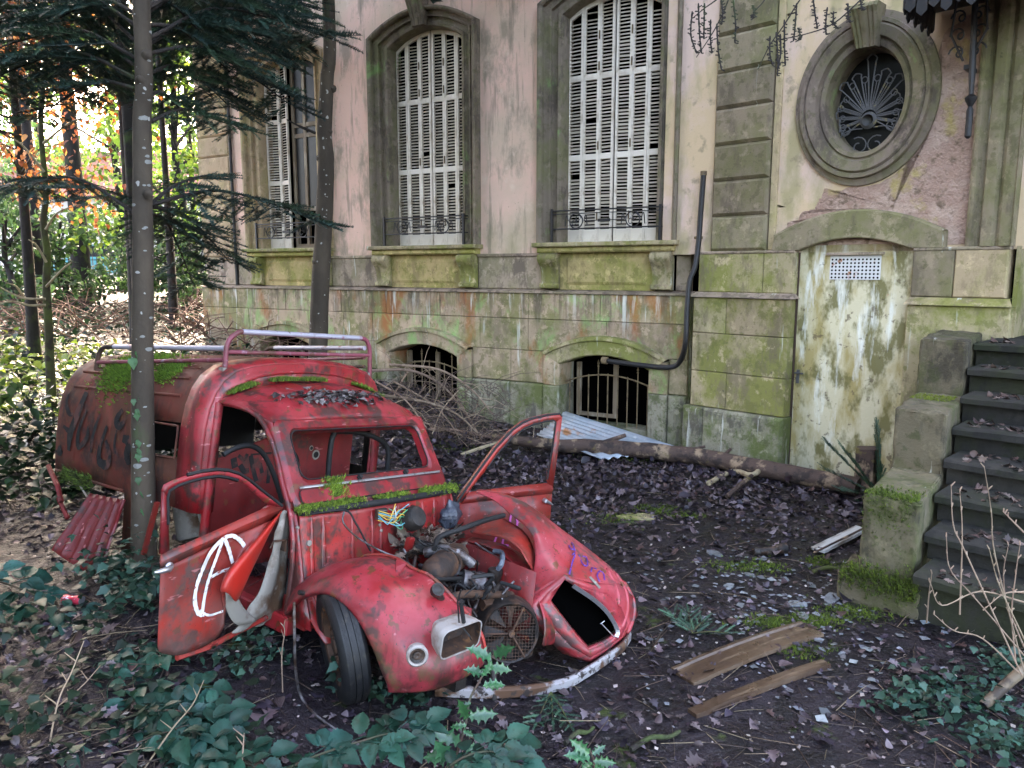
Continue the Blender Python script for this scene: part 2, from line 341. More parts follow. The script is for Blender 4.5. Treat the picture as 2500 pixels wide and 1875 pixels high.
for c, wn_ in WIN:
    mb = MB(); mb.grid([surround_loop(c, o, y) for o, y in PROF])
    sr = mp(mb, 'window_surround', S['surround'] if wn_ != 'w1' else S['quoin_warm'], smooth=35)
    mb = MB(); key_stone(mb, c - 0.02, 5.95, 6.50, 0.34, -0.08); mp(mb, 'keystone', S['surround'], sr, smooth=35)
    mb = MB(); mb.box(c - 0.9, c + 0.9, 0.40, 0.44, 2.6, 6.2); mp(mb, 'room_shade_panel', S['dark'], sr)  # black panel stands in for the unlit room
    # sill slab and its moulding
    mb = MB(); mb.box(c - 1.07, c + 1.07, -0.22, 0.3, 2.625, 2.685, c=0.012); s1 = mp(mb, 'sill', S['mossy'])
    mb = MB(); mb.box(c - 1.02, c + 1.02, -0.16, 0.0, 2.545, 2.625, c=0.02); mp(mb, 'sill_moulding', S['apron'], s1)
    for sg in (-1, 1):                  # scrolled brackets
        mb = MB(); x0 = c + sg * 0.84 - 0.135
        pr = crom([(0, 0, 2.535), (0, -0.10, 2.545), (0, -0.195, 2.52), (0, -0.215, 2.46), (0, -0.18, 2.40), (0, -0.125, 2.34), (0, -0.095, 2.26), (0, -0.085, 2.18), (0, -0.10, 2.12), (0, -0.13, 2.085), (0, -0.12, 2.045), (0, 0, 2.04)], 3)
        G_ = []
        for k, u in enumerate(np.linspace(0, 0.27, 15)):
            dip = 0.014 if k in (3, 4, 10, 11) else 0.0
            G_.append([(x0 + u, min(0.0, p.y + dip) if p.y < -0.03 else p.y, p.z) for p in pr])
        mb.grid(G_, flip=True); mb.add(G_[0], [tuple(range(len(pr)))]); mb.add(G_[-1], [tuple(range(len(pr) - 1, -1, -1))])
        br = mp(mb, 'bracket', S['mossy'], smooth=40)
        mb = MB(); mb.cyl((x0 - 0.012, -0.15, 2.47), (x0 + 0.282, -0.15, 2.47), 0.052, 14); mb.cyl((x0 - 0.014, -0.09, 2.085), (x0 + 0.284, -0.09, 2.085), 0.034, 12); mp(mb, 'volute', S['mossy'], br, smooth=40)
    mb = MB(); mb.box(c - 0.70, c + 0.70, -0.03, 0.05, 2.03, 2.545)
    mb.add([(c - 0.6, -0.032, 2.1), (c + 0.6, -0.032, 2.1), (c + 0.6, -0.032, 2.47), (c - 0.6, -0.032, 2.47), (c - 0.56, -0.05, 2.14), (c + 0.56, -0.05, 2.14), (c + 0.56, -0.05, 2.43), (c - 0.56, -0.05, 2.43)],
           [(0, 1, 5, 4), (1, 2, 6, 5), (2, 3, 7, 6), (3, 0, 4, 7), (4, 5, 6, 7)])
    mp(mb, 'apron_panel', S['apron'])
# dado stones between the brackets
for a, b in [(-9.52, -8.62), (-8.60, -8.18), (-6.20, -5.15), (-3.17, -2.05), (-0.05, 0.14)]:
    mb = MB(); mb.box(a, b, -0.025, 0.1, 2.03, 2.50, c=0.012); o = mp(mb, 'dado_stone', S['dado'])
    mb = MB(); mb.box(a, b, -0.05, 0.1, 2.50, 2.545, c=0.008); mp(mb, 'dado_cap', S['dado'], o)
# plinth ashlar, every stone its own piece
mb = MB(); mb.box(-9.62, 0.2, -0.045, 0.3, 1.14, 2.0); mb.box(-9.62, -8.1, -0.045, 0.3, -0.4, 1.14)
for a, b in ((-6.3, -5.05), (-3.25, -2.0), (-0.1, 0.2)): mb.box(a, b, -0.045, 0.3, -0.4, 1.14)
mp(mb, 'plinth_core', S['granite'])
def course(z0, z1, cuts, mname, d=0.085, c=0.008, gaps=(), bay=False, name='ashlar_block'):
    for a, b in zip(cuts[:-1], cuts[1:]):
        if any(a >= g0 - 1e-6 and b <= g1 + 1e-6 for g0, g1 in gaps): continue
        mb = MB(); mb.box(a + 0.003, b - 0.003, -d - rnd.uniform(0, 0.006), 0.1, z0 + 0.003, z1 - 0.003, c=c)
        mp(mb, name, S[mname], bay=bay)
BW = [(-1.03, 0.675), (-4.19, 0.68), (-7.3, 0.68)]
gp = [(c - h - 0.27, c + h + 0.27) for c, h in BW]
course(1.60, 1.97, [-9.62, -8.6, -7.3, -5.95, -4.95, -3.85, -2.25, -1.1, 0.17], 'ashlar')
course(1.135, 1.60, [-9.62, -9.0, -8.3, -6.75, -5.9, -5.25, -4.2, -3.1, -2.25, -1.0, 0.17], 'ashlar')
cuts3 = [-9.62, -9.0, gp[2][0], gp[2][1], -5.75, gp[1][0], gp[1][1], -2.55, gp[0][0], gp[0][1], 0.17]
course(0.665, 1.135, cuts3, 'ashlar', gaps=gp)
mb = MB()
mb.add([(-9.64, -0.12, 1.975), (0.2, -0.12, 1.975), (0.2, -0.12, 2.0), (-9.64, -0.12, 2.0), (0.2, 0.02, 2.032), (-9.64, 0.02, 2.032), (-9.64, 0.02, 1.975), (0.2, 0.02, 1.975)], [(0, 1, 2, 3), (3, 2, 4, 5), (0, 6, 7, 1), (0, 3, 5, 6)])
mp(mb, 'plinth_cap', S['dado'])
course(-0.4, 0.655, cuts3, 'granite', d=0.125, c=0.02, gaps=gp, name='granite_block')
# basement windows: hood arch, jamb stones, black panel for the dark recess and iron grille
for bi, (c, h) in enumerate(BW):
    def aloop(hw, zs, zc, y, n=12): return [(c - hw + 2 * hw * k / n, y, arch(-hw + 2 * hw * k / n, hw, zs, zc)) for k in range(n + 1)]
    mb = MB(); mb.grid([aloop(h, 0.97, 1.13, 0.35), aloop(h, 0.97, 1.13, -0.12), aloop(h + 0.02, 0.985, 1.145, -0.145), aloop(h + 0.21, 1.10, 1.335, -0.15), aloop(h + 0.225, 1.105, 1.345, -0.19), aloop(h + 0.265, 1.135, 1.40, -0.19), aloop(h + 0.275, 1.14, 1.41, -0.06)])
    hd = mp(mb, 'basement_arch', S['ashlar'] if bi else S['mossy'], smooth=30)
    for sg in (-1, 1):
        x0, x1 = sorted((c + sg * h, c + sg * (h + 0.27)))
        mb = MB(); mb.box(x0 + 0.003, x1 - 0.003, -0.13, 0.35, 0.66, 1.095, c=0.008); mp(mb, 'jamb_stone', S['ashlar'], hd)
        mb = MB(); mb.box(x0 + 0.003, x1 - 0.003, -0.15, 0.35, -0.4, 0.655, c=0.02); mp(mb, 'granite_block', S['granite'], hd)
    mb = MB(); mb.box(c - h - 0.05, c + h + 0.05, 0.34, 0.4, -0.3, 1.2); mp(mb, 'recess_shade_panel', S['dark'], hd)  # black back panel stands in for the shade inside
    mb = MB(); mb.box(c - h, c + h, -0.02, 0.34, -0.4, 0.12); mp(mb, 'basement_sill', S['granite'], hd)
    gr = empty('basement_grille'); gr.parent = mansion
    n = 9
    for k in range(n):
        x = c - h + 2 * h * (k + 0.5) / n; zt = arch(x - c, h, 0.72, 0.86)
        tall = k % 2 == 1
        mb = MB(); mb.tube([(x, 0.06, 0.10), (x, 0.06, zt + (0.10 if tall else 0.0))], 0.0095, 6)
        if tall: mb.lathe([(0.002, 0), (0.02, 0.012), (0.008, 0.03), (0.019, 0.05), (0.001, 0.11)], 6, Matrix.Translation((x, 0.06, zt + 0.09)))
        mp(mb, 'bar', S['rustiron'], gr)
    mb = MB(); mb.tube([(c - h + 2 * h * k / 12, 0.06, arch(-h + 2 * h * k / 12, h, 0.70, 0.84)) for k in range(13)], 0.012, 6); mp(mb, 'arched_rail', S['rustiron'], gr)
    # broken casement behind the grille
    mb = MB(); mb.box(c - 0.56, c - 0.50, 0.2, 0.25, 0.2, 0.98); mb.box(c + 0.02, c + 0.08, 0.2, 0.25, 0.2, 0.98); mb.box(c - 0.5, c + 0.02, 0.2, 0.25, 0.2, 0.25); mp(mb, 'casement', S['oldwood'], gr)
# louvred shutters
def shutter_leaf(x0, x1, c, ang, ztop_of, single, zmax=9.0, y0=0.20, z0=2.70, m='paint'):
    leaf = empty('shutter_leaf'); leaf.parent = mansion
    xm = (x0 + x1) / 2; hw = (x1 - x0) / 2 - 0.002
    leaf.location = (xm, y0, 0); leaf.rotation_euler = (0, 0, ang)
    st = 0.032; t = 0.018
    zt = lambda u: ztop_of(xm + u) - 0.012
    for sg in (-1, 1):
        mb = MB(); u0, u1 = sorted((sg * hw, sg * (hw - st)))
        mb.prism([(u0, -t, z0), (u1, -t, z0), (u1, -t, zt(u1)), (u0, -t, zt(u0))], (0, 2 * t, 0)); mb.build('stile', S[m], leaf)
    rails = [(z0, z0 + 0.17), (3.82, 3.90), (4.885, 4.965)]
    for a, b in rails:
        mb = MB(); mb.box(-hw + st, hw - st, -t + 0.001, t - 0.001, a, b, c=0.004); mb.build('rail', S[m], leaf)
    mb = MB(); mb.prism([(-hw + st, -t + 0.001, zt(-hw + st) - 0.06), (hw - st, -t + 0.001, zt(hw - st) - 0.06), (hw - st, -t + 0.001, zt(hw - st)), (-hw + st, -t + 0.001, zt(-hw + st))], (0, 2 * t - 0.002, 0)); mb.build('rail', S[m], leaf)
    ztm = min(zt(-hw), zt(hw)) - 0.07; spans = [(z0 + 0.19, 3.81), (3.915, 4.875), (4.98, ztm)]
    rest = MB(); proto = None; u = hw - st - 0.001; cnt = 0
    for a, b in spans:
        n = int((b - a) / 0.0455)
        for k in range(n):
            z = a + (k + 0.5) * (b - a) / n
            dy, dz = 0.016, 0.014
            tilt = rnd.uniform(-0.003, 0.003)
            vs = [(-u, -dy, -dz), (u, -dy, -dz + tilt), (u, -dy + 0.004, -dz + 0.012 + tilt), (-u, -dy + 0.004, -dz + 0.012), (-u, dy, dz), (u, dy, dz + tilt), (u, dy - 0.004, dz - 0.010 + tilt), (-u, dy - 0.004, dz - 0.010)]
            fs = [(0, 1, 2, 3), (3, 2, 5, 4), (4, 5, 6, 7), (0, 7, 6, 1)]
            if rnd.random() < 0.005: continue
            if single and z < zmax:
                if proto is None:
                    mb = MB().add(vs, fs); proto = mb.build('slat', S['slat'], leaf); proto.location = (0, 0, z)
                else:
                    cpy = copy_of(proto, parent=leaf); cpy.location = (0, 0, z); cpy.rotation_euler = (rnd.gauss(0, 0.14), rnd.gauss(0, 0.012) + (rnd.uniform(-.12, .12) if rnd.random() < .04 else 0), 0)
                cnt += 1
            else: rest.add([(p[0], p[1], p[2] + z) for p in vs], fs)
    if rest.v: tag(rest.build('slats', S['slat'], leaf), kind='stuff')
    return cnt
for c, wn_ in WIN[:2]:
    wd = 2 * HW / 6; tot = 0
    for k in range(6):
        x0 = c - HW + k * wd + (0.012 if k == 3 else 0); x1 = c - HW + (k + 1) * wd - (0.012 if k == 2 else 0)
        shutter_leaf(x0, x1, c, (0.06 if k % 2 else -0.06), lambda x: arch(x - c, HW, ZS, ZC), wn_ == 'w3', zmax=5.35)
    for k in (1, 3):
        for z in (3.0, 3.95, 5.0, 5.4):
            mb = MB(); mb.cyl((c - HW + (k + 1) * wd - 0.0, 0.175, z), (c - HW + (k + 1) * wd, 0.175, z + 0.11), 0.011, 6)
            mp(mb, 'hinge', S['rustiron'])
c = WIN[2][0]; A1 = lambda x: arch(x - c, HW, ZS, ZC)
shutter_leaf(c - 0.70, c - 0.42, c, 0.25, A1, False, m='paint'); shutter_leaf(c - 0.42, c - 0.14, c, -0.25, A1, False, m='paint')
wf = empty('casement_window'); wf.parent = mansion
mb = MB()
for x in (c - 0.14, c + 0.14, c + 0.50): mb.box(x, x + 0.06, 0.25, 0.31, 2.7, 5.86)
for z in (2.70, 3.35, 4.62, 4.80): mb.box(c - 0.12, c + 0.62, 0.255, 0.305, z, z + 0.07)
mp(mb, 'window_frame', S['oldwood'], wf)
mb = MB(); mb.box(c - 0.12, c + 0.62, 0.28, 0.285, 3.42, 5.9); mp(mb, 'pane', S['glass'], wf)
# little iron balconettes
def railing(c, hw):
    r_ = empty('window_railing'); r_.parent = mansion
    y = -0.10
    for z, q in ((3.12, 0.011), (3.075, 0.007), (2.87, 0.010)):
        mb = MB(); mb.tube([(c - hw, 0.02, z), (c - hw, y, z), (c + hw, y, z), (c + hw, 0.02, z)], q, 6); mp(mb, 'rail', S['iron'], r_)
    for sg in (-1, 1):
        mb = MB(); mb.box(c + sg * hw - 0.016, c + sg * hw + 0.016, y - 0.016, y + 0.016, 2.69, 3.15); mp(mb, 'post', S['iron'], r_)
        for q in (0.32,):
            x = c + sg * 0.42 * hw / 0.8
            mb = MB(); mb.tube([(x + 0.10 * math.cos(a), y, 2.975 + 0.10 * math.sin(a)) for a in np.linspace(0, 2 * math.pi, 20, endpoint=False)], 0.009, 5, closed=True); mp(mb, 'ring', S['iron'], r_)
            mb = MB()
            for s2 in (-1, 1):
                mb.tube([(x + s2 * (0.12 + 0.10 * t - 0.05 * t * t), y, 2.975 + 0.09 * math.sin(t * 5.2) * (1 - t * 0.3)) for t in np.linspace(0, 1, 12)], 0.007, 5)
                mb.tube([(x + 0.045 * math.cos(a) * (1 - a / 12) + s2 * 0.03, y, 2.975 + s2 * 0.03 + 0.05 * math.sin(a) * (1 - a / 12)) for a in np.linspace(0, 6, 12)], 0.006, 5)
            mp(mb, 'scroll', S['iron'], r_)
    mb = MB(); mb.box(c - 0.09, c + 0.09, y - 0.008, y + 0.008, 2.955, 2.995); mb.tube([(c - 0.3, y, 2.975), (c + 0.3, y, 2.975)], 0.006, 5); mp(mb, 'bar', S['iron'], r_)
railing(WIN[0][0], 0.80); railing(WIN[1][0], 0.78); railing(WIN[2][0], 0.78)
# left corner quoins
z = 2.545; k = 0
while z < ZTOP - 0.1:
    mb = MB(); z1 = min(ZTOP, z + 0.37); mb.box(-9.58, -8.68, -0.055, 0.2, z + 0.004, z1 - 0.004, c=0.028); mp(mb, 'quoin', S['quoin_warm']); z = z1; k += 1
mb = MB(); mb.tube([(-8.63, -0.045, 2.03), (-8.63, -0.045, ZTOP)], 0.028, 8); mp(mb, 'downpipe', S['iron'], smooth=40)
# ---------------------------------------------------------------- canted bay with oval window, low door and entrance
mb = MB()
OVC = (2.09, 4.08); OA, OB = 0.395, 0.53
def ell(a, b, y, n=48, c=OVC): return [(c[0] + a * math.cos(2 * math.pi * k / n), y, c[1] + b * math.sin(2 * math.pi * k / n)) for k in range(n)]
rect = []
for k in range(48):
    a = 2 * math.pi * k / 48; ca, sa = math.cos(a), math.sin(a); q = 1 / max(abs(ca) / 1.0, abs(sa) / 1.06); rect.append((OVC[0] + ca * q, 0, OVC[1] + sa * q))
mb.ring(rect, ell(OA + 0.1, OB + 0.1, 0))
x0, x1, z0, z1 = OVC[0] - 1.0, OVC[0] + 1.0, OVC[1] - 1.06, OVC[1] + 1.06
for q in [(-0.4, x0, 2.5, ZTOP), (x1, 3.7, 2.5, ZTOP), (x0, x1, z1, ZTOP), (x0, x1, 2.5, z0)]:
    mb.add([(q[0], 0, q[2]), (q[1], 0, q[2]), (q[1], 0, q[3]), (q[0], 0, q[3])], [(0, 1, 2, 3)])
mp(mb, 'bay_wall', S['stucco_bay'], bay=True)
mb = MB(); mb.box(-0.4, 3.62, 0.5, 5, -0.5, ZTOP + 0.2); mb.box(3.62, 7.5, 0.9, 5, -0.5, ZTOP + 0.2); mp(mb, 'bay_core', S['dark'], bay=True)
# bare patch where the render fell off
mb = MB()
bl = [(1.22, 2.56), (1.21, 2.68), (1.27, 2.74), (1.30, 2.83), (1.42, 2.86), (1.47, 2.94), (1.60, 2.97), (1.66, 3.06), (1.70, 3.18), (1.90, 3.17), (2.3, 3.2), (2.62, 3.4), (2.76, 3.7), (2.83, 4.2), (2.80, 4.6), (3.05, 4.75), (3.17, 4.6), (3.19, 3.6), (3.18, 2.56)]
rr = random.Random(3); pl = []
for i in range(len(bl)):
    a, b = Vector(bl[i]), Vector(bl[(i + 1) % len(bl)])
    for k in range(5):
        p = a.lerp(b, k / 5); pl.append((p.x + rr.uniform(-.018, .018), -0.006, p.y + rr.uniform(-.018, .018)))
mb.add(pl + [(2.45, -0.006, 2.95)], [(i, (i + 1) % len(pl), len(pl)) for i in range(len(pl))]); mp(mb, 'bare_render_patch', S['bare'], bay=True)
# oval window
OP = [(-0.02, 0.32), (-0.02, 0.10), (0.0, 0.02), (0.02, -0.035), (0.075, -0.05), (0.09, -0.03), (0.105, -0.03), (0.13, -0.085), (0.25, -0.11), (0.275, -0.08), (0.29, -0.10), (0.335, -0.10), (0.345, -0.045), (0.43, -0.04), (0.435, 0.01)]
mb = MB(); loops = [ell(OA + o * 0.80, OB + o * 0.82, y, 56) for o, y in OP]
for A_, B_ in zip(loops[:-1], loops[1:]): mb.ring(A_, B_, flip=True)
ov = mp(mb, 'oval_window_surround', S['surround'], bay=True, smooth=40)
mb = MB(); key_stone(mb, OVC[0] + 0.02, OVC[1] + 0.50, OVC[1] + 0.90, 0.30, -0.09); mp(mb, 'keystone', S['quoin'], ov, smooth=35)
mb = MB(); L_ = ell(OA + 0.05, OB + 0.05, 0.26); mb.add(L_, [tuple(range(len(L_)))]); mp(mb, 'pane', S['glass'], ov)
og = empty('oval_grille'); og.parent = mansion; og.matrix_local = BAY
def opt(u, v): return (OVC[0] + u * OA, 0.13, OVC[1] - 0.12 + v * OB)
mb = MB(); mb.lathe([(0.001, -0.06), (0.05, -0.05), (0.075, -0.02), (0.09, 0.0), (0.06, 0.03)], 16, Matrix.Translation((OVC[0], 0.13, OVC[1] - 0.19)) @ Matrix.Rotation(rad(90), 4, 'X')); mp(mb, 'rosette', S['greyiron'], og, smooth=50)
for k, a in enumerate(np.linspace(-2.0, 2.0, 13)):
    ln = 1.0 - 0.18 * abs(a) / 1.9 if k != 6 else 1.08
    d = Vector((math.sin(a), 0, math.cos(a))); e = Vector((d.z, 0, -d.x)); o_ = Vector((OVC[0], 0.13, OVC[1] - 0.16))
    reach = 0.60 * ln if abs(a) < 0.3 else (0.50 if abs(a) < 1.0 else 0.36 if abs(a) < 1.6 else 0.31)
    mb = MB()
    for sg in (-1, 1):
        P = [o_ + d * (0.08 + (reach - 0.08) * t) + e * sg * (0.008 + 0.042 * t ** 1.5) for t in np.linspace(0, 0.86, 8)]
        P += [o_ + d * (reach * 0.93) + e * sg * 0.052, o_ + d * (reach * 0.97) + e * sg * 0.03, o_ + d * reach]
        mb.tube(P, 0.0075, 5)
    mp(mb, 'petal', S['greyiron'], og, smooth=60)
    if k < 12:
        am = a + 0.1667; dm = Vector((math.sin(am), 0, math.cos(am))); rr_ = 0.40 if abs(am) < 0.6 else 0.33 if abs(am) < 1.2 else 0.28
        cc = o_ + dm * rr_; mb = MB(); mb.tube([cc + Vector((0.032 * math.cos(q), 0, 0.032 * math.sin(q))) for q in np.linspace(0, 2 * math.pi, 12, endpoint=False)], 0.006, 5, closed=True)
        mb.tube([o_ + dm * 0.08, o_ + dm * (rr_ - 0.032)], 0.005, 5); mp(mb, 'ring', S['greyiron'], og)
for sg in (-1, 1):
    mb = MB()
    mb.tube([opt(sg * (0.15 + 0.62 * math.sin(t * 2.4)), -0.28 - 0.5 * t + 0.14 * math.sin(t * 4)) for t in np.linspace(0, 1, 12)], 0.007, 5)
    q0 = Vector(opt(sg * 0.60, -0.30))
    mb.tube([q0 + Vector((sg * 0.07 * (1 - t * 0.8) * math.cos(t * 8), 0, 0.07 * (1 - t * 0.8) * math.sin(t * 8))) for t in np.linspace(0, 1, 16)], 0.007, 5)
    q0 = Vector(opt(sg * 0.22, -0.62))
    mb.tube([q0 + Vector((sg * 0.10 * (1 - t * 0.7) * math.cos(t * 7 + 1), 0, 0.10 * (1 - t * 0.7) * math.sin(t * 7 + 1))) for t in np.linspace(0, 1, 16)], 0.007, 5)
    mp(mb, 'scroll', S['greyiron'], og)
# bay quoins
z = 2.53; k = 0
while z < ZTOP - 0.1:
    z1 = min(ZTOP, z + 0.42); mb = MB(); mb.box(0.345, 1.075, -0.075, 0.1, z + 0.003, z1 - 0.003, c=0.034); mp(mb, 'quoin', S['quoin'], bay=True); z = z1; k += 1
mb = MB(); mb.box(1.085, 1.17, -0.03, 0.1, 2.53, ZTOP, c=0.01); mp(mb, 'wall_strip', S['quoin_warm'], bay=True)
# band of large stones either side of the low door
for a, b, mm in [(0.22, 1.08, 'mossy'), (1.08, 1.47, 'mossy'), (2.71, 3.10, 'quoin'), (3.10, 3.56, 'quoin_warm')]:
    mb = MB(); mb.box(a + 0.003, b - 0.003, -0.105, 0.12, 2.035, 2.50, c=0.012); mp(mb, 'ashlar_block', S[mm], bay=True)
mb = MB(); mb.box(0.2, 1.46, -0.115, 0.05, 2.495, 2.53, c=0.01); mp(mb, 'ledge', S['dado'], bay=True)
mb = MB(); mb.box(2.71, 3.57, -0.115, 0.05, 2.495, 2.53, c=0.01); mp(mb, 'ledge', S['dado'], bay=True)
# pier left of the door
for (a, b, z0, z1) in [(0.20, 0.66, 1.53, 1.97), (0.66, 1.46, 1.53, 1.97), (0.20, 1.46, 1.05, 1.53), (0.20, 0.70, 0.60, 1.05), (0.70, 1.46, 0.60, 1.05)]:
    mb = MB(); mb.box(a + 0.003, b - 0.003, -0.165 - rnd.uniform(0, 0.005), 0.2, z0 + 0.003, z1 - 0.003, c=0.008); mp(mb, 'ashlar_block', S['mossy'], bay=True)
mb = MB(); mb.add([(0.15, -0.21, 1.975), (1.50, -0.21, 1.975), (1.46, -0.105, 2.035), (0.19, -0.105, 2.035), (0.15, 0.1, 1.975), (1.50, 0.1, 1.975), (1.46, 0.1, 2.035), (0.15, 0.1, 2.035)], [(0, 1, 2, 3), (0, 4, 5, 1), (1, 5, 6, 2), (0, 3, 7, 4), (3, 2, 6, 7)]); mp(mb, 'pier_cap', S['dado'], bay=True)
for a, b in ((0.13, 0.42), (0.42, 1.48)):
    mb = MB(); mb.box(a + 0.002, b - 0.002, -0.24, 0.2, -0.4, 0.595, c=0.03); mp(mb, 'granite_block', S['granite'], bay=True)
# wall right of the door and entrance pilaster
mb = MB(); mb.box(2.70, 3.62, -0.13, 0.3, -0.4, 1.95, c=0.008); mp(mb, 'ashlar_block', S['mossy'], bay=True)
mb = MB(); mb.add([(2.67, -0.18, 1.955), (3.64, -0.18, 1.955), (3.6, -0.10, 2.03), (2.71, -0.10, 2.03), (2.67, 0.1, 1.955), (3.64, 0.1, 1.955), (2.67, 0.1, 2.03), (3.6, 0.1, 2.03)], [(0, 1, 2, 3), (0, 4, 5, 1), (0, 3, 6, 4), (3, 2, 7, 6)]); mp(mb, 'ledge', S['mossy'], bay=True)
ps = crom([(3.17, 0.0, 0), (3.17, -0.08, 0), (3.22, -0.10, 0), (3.25, -0.06, 0), (3.29, -0.06, 0), (3.31, -0.12, 0), (3.40, -0.13, 0), (3.43, -0.09, 0), (3.47, -0.13, 0), (3.56, -0.14, 0), (3.58, -0.05, 0), (3.60, 0.9, 0)], 2)
mb = MB(); mb.grid([[(p.x, p.y, z) for p in ps] for z in (2.53, 3.0, 4.0, 5.0, ZTOP)]); mp(mb, 'entrance_pilaster', S['quoin'], bay=True, smooth=25)
mb = MB(); mb.box(3.6, 3.64, -0.02, 0.9, 1.5, 2.53); mp(mb, 'entrance_jamb', S['mossy'], bay=True)
mb = MB(); mb.box(3.66, 6.8, 0.55, 0.62, 1.66, 6.0)
for xx in (3.72, 4.55, 5.4):
    for zz in (1.85, 2.75, 4.0): mb.box(xx, xx + 0.62, 0.53, 0.56, zz, zz + 0.7)
mp(mb, 'entrance_door', S['browndoor'], bay=True)
# low door
S['pale'] = mat('flaking_pale_door', (0.60, 0.54, 0.36), [
    dict(c=(0.38, 0.30, 0.12), s=2.2, lo=0.44, hi=0.58, st=(1.5, 1, 0.5), d=9), dict(c=(0.14, 0.125, 0.035), s=3.6, lo=0.50, hi=0.60, st=(1.3, 1, 0.7), d=8, a=0.9),
    dict(c=(0.75, 0.75, 0.66), s=2.8, lo=0.57, hi=0.66, st=(2.0, 1, 0.35), d=8, a=0.9), dict(c=(0.09, 0.06, 0.035), s=11, lo=0.60, hi=0.66, d=7, a=0.7), dict(c=(0.42, 0.13, 0.05), s=6.0, lo=0.69, hi=0.74, d=5, a=0.8)], rough=0.75, bump=0.4, bscale=30)
def darc(hw, zs, zc, y, n=14, c=2.09): return [(c - hw + 2 * hw * k / n, y, arch(-hw + 2 * hw * k / n, hw, zs, zc)) for k in range(n + 1)]
dd = empty('cellar_door'); dd.parent = mansion; dd.matrix_local = BAY
P = darc(0.612, 2.52, 2.655, 0.0); mb = MB(); mb.prism([(2.09 - 0.612, 0.0, -0.3)] + P + [(2.09 + 0.612, 0.0, -0.3)], (0, 0.05, 0)); mp(mb, 'door_plate', S['pale'], dd)
mb = MB(); mb.box(1.83, 2.37, -0.012, 0.0, 2.20, 2.46); mp(mb, 'vent_plate', mat('vent_white', (0.62, 0.62, 0.6), [dict(c=(0.35, 0.13, 0.05), s=9, lo=0.6, hi=0.68)], rough=0.6), dd)
mb = MB(); mb.box(1.80, 2.40, -0.06, 0.0, 2.465, 2.495); mp(mb, 'vent_hood', S['dado'], dd)
proto = None
for i in range(13):
    for j in range(6):
        loc = (1.855 + i * 0.041, -0.0135, 2.222 + j * 0.039)
        if proto is None:
            mb = MB(); mb.add([(0.0115 * math.cos(q), 0, 0.0115 * math.sin(q)) for q in np.linspace(0, 2 * math.pi, 8, endpoint=False)], [tuple(range(8))]); proto = mp(mb, 'vent_hole', S['dark'], dd); proto.location = loc
        else: copy_of(proto, parent=dd).location = loc
mb = MB(); mb.tube([(1.50, -0.03, 1.12), (1.60, -0.035, 1.12)], 0.011, 6); mb.box(1.515, 1.545, -0.02, 0, 1.0, 1.16); mp(mb, 'latch', S['greyiron'], dd)
mb = MB(); mb.grid([darc(0.60, 2.52, 2.645, 0.02), darc(0.60, 2.52, 2.645, -0.11), darc(0.61, 2.53, 2.655, -0.12), darc(0.875, 2.685, 2.925, -0.125), darc(0.90, 2.70, 2.945, -0.10), darc(0.905, 2.70, 2.95, 0.01)])
mb.add([(2.09 - 0.905, 0.01, 2.70), (2.09 - 0.875, -0.125, 2.685), (2.09 - 0.905, -0.12, 2.525), (2.09 - 0.61, -0.12, 2.53), (2.09 - 0.905, 0.01, 2.525)], [(0, 1, 2, 4), (1, 3, 2)])
mb.add([(2.09 + 0.905, 0.01, 2.70), (2.09 + 0.875, -0.125, 2.685), (2.09 + 0.905, -0.12, 2.525), (2.09 + 0.61, -0.12, 2.53), (2.09 + 0.905, 0.01, 2.525)], [(0, 4, 2, 1), (1, 2, 3)])
mp(mb, 'door_hood', S['quoin'], bay=True, smooth=30)
mb = MB(); mb.box(1.462, 1.482, -0.02, 0.1, -0.3, 2.5); mb.box(2.698, 2.708, -0.02, 0.1, -0.3, 2.5); mp(mb, 'door_jamb', S['browndoor'], bay=True)
# ---------------------------------------------------------------- stone stairs
stairs = empty('stone_stairs', mat=bay_m); tag(stairs, 'dark worn stone steps with blocky mossy cheek wall rising to the entrance', 'stairs')
SZ = [1.66, 1.475, 1.28, 1.08, 0.89, 0.71, 0.52, 0.345]
for k, z in enumerate(SZ):
    d1 = 0.9 + 0.36 * k; s0 = 3.56 + 0.056 * k; d0 = d1 - 0.42 if k else -0.9
    zb = SZ[k + 1] - 0.03 if k + 1 < len(SZ) else -0.4
    mb = MB(); n = 46
    def prof_pts(s, j):
        w_ = 0.010 * mnoise.noise((s * 3, k * 2.0, 0.5)) + 0.008 * min(0, mnoise.noise((s * 9, k * 3.0, 2.5)) + .15); return [(s, -d0, zb), (s, -d0, z), (s, -d1 + 0.02, z + w_), (s, -d1, z - 0.015 + w_), (s, -d1 + 0.002, z - 0.06), (s, -d1 + 0.10, z - 0.075), (s, -d1 + 0.105, zb)]
    G_ = [prof_pts(lerp(s0 - 0.03, 6.2, t), i) for i, t in enumerate(np.linspace(0, 1, n))]
    mb.grid(G_, flip=False); mb.add(G_[0], [tuple(range(7))]); mb.add(G_[-1], [tuple(range(6, -1, -1))])
    mb.build('step', S['step'], stairs, smooth=40)
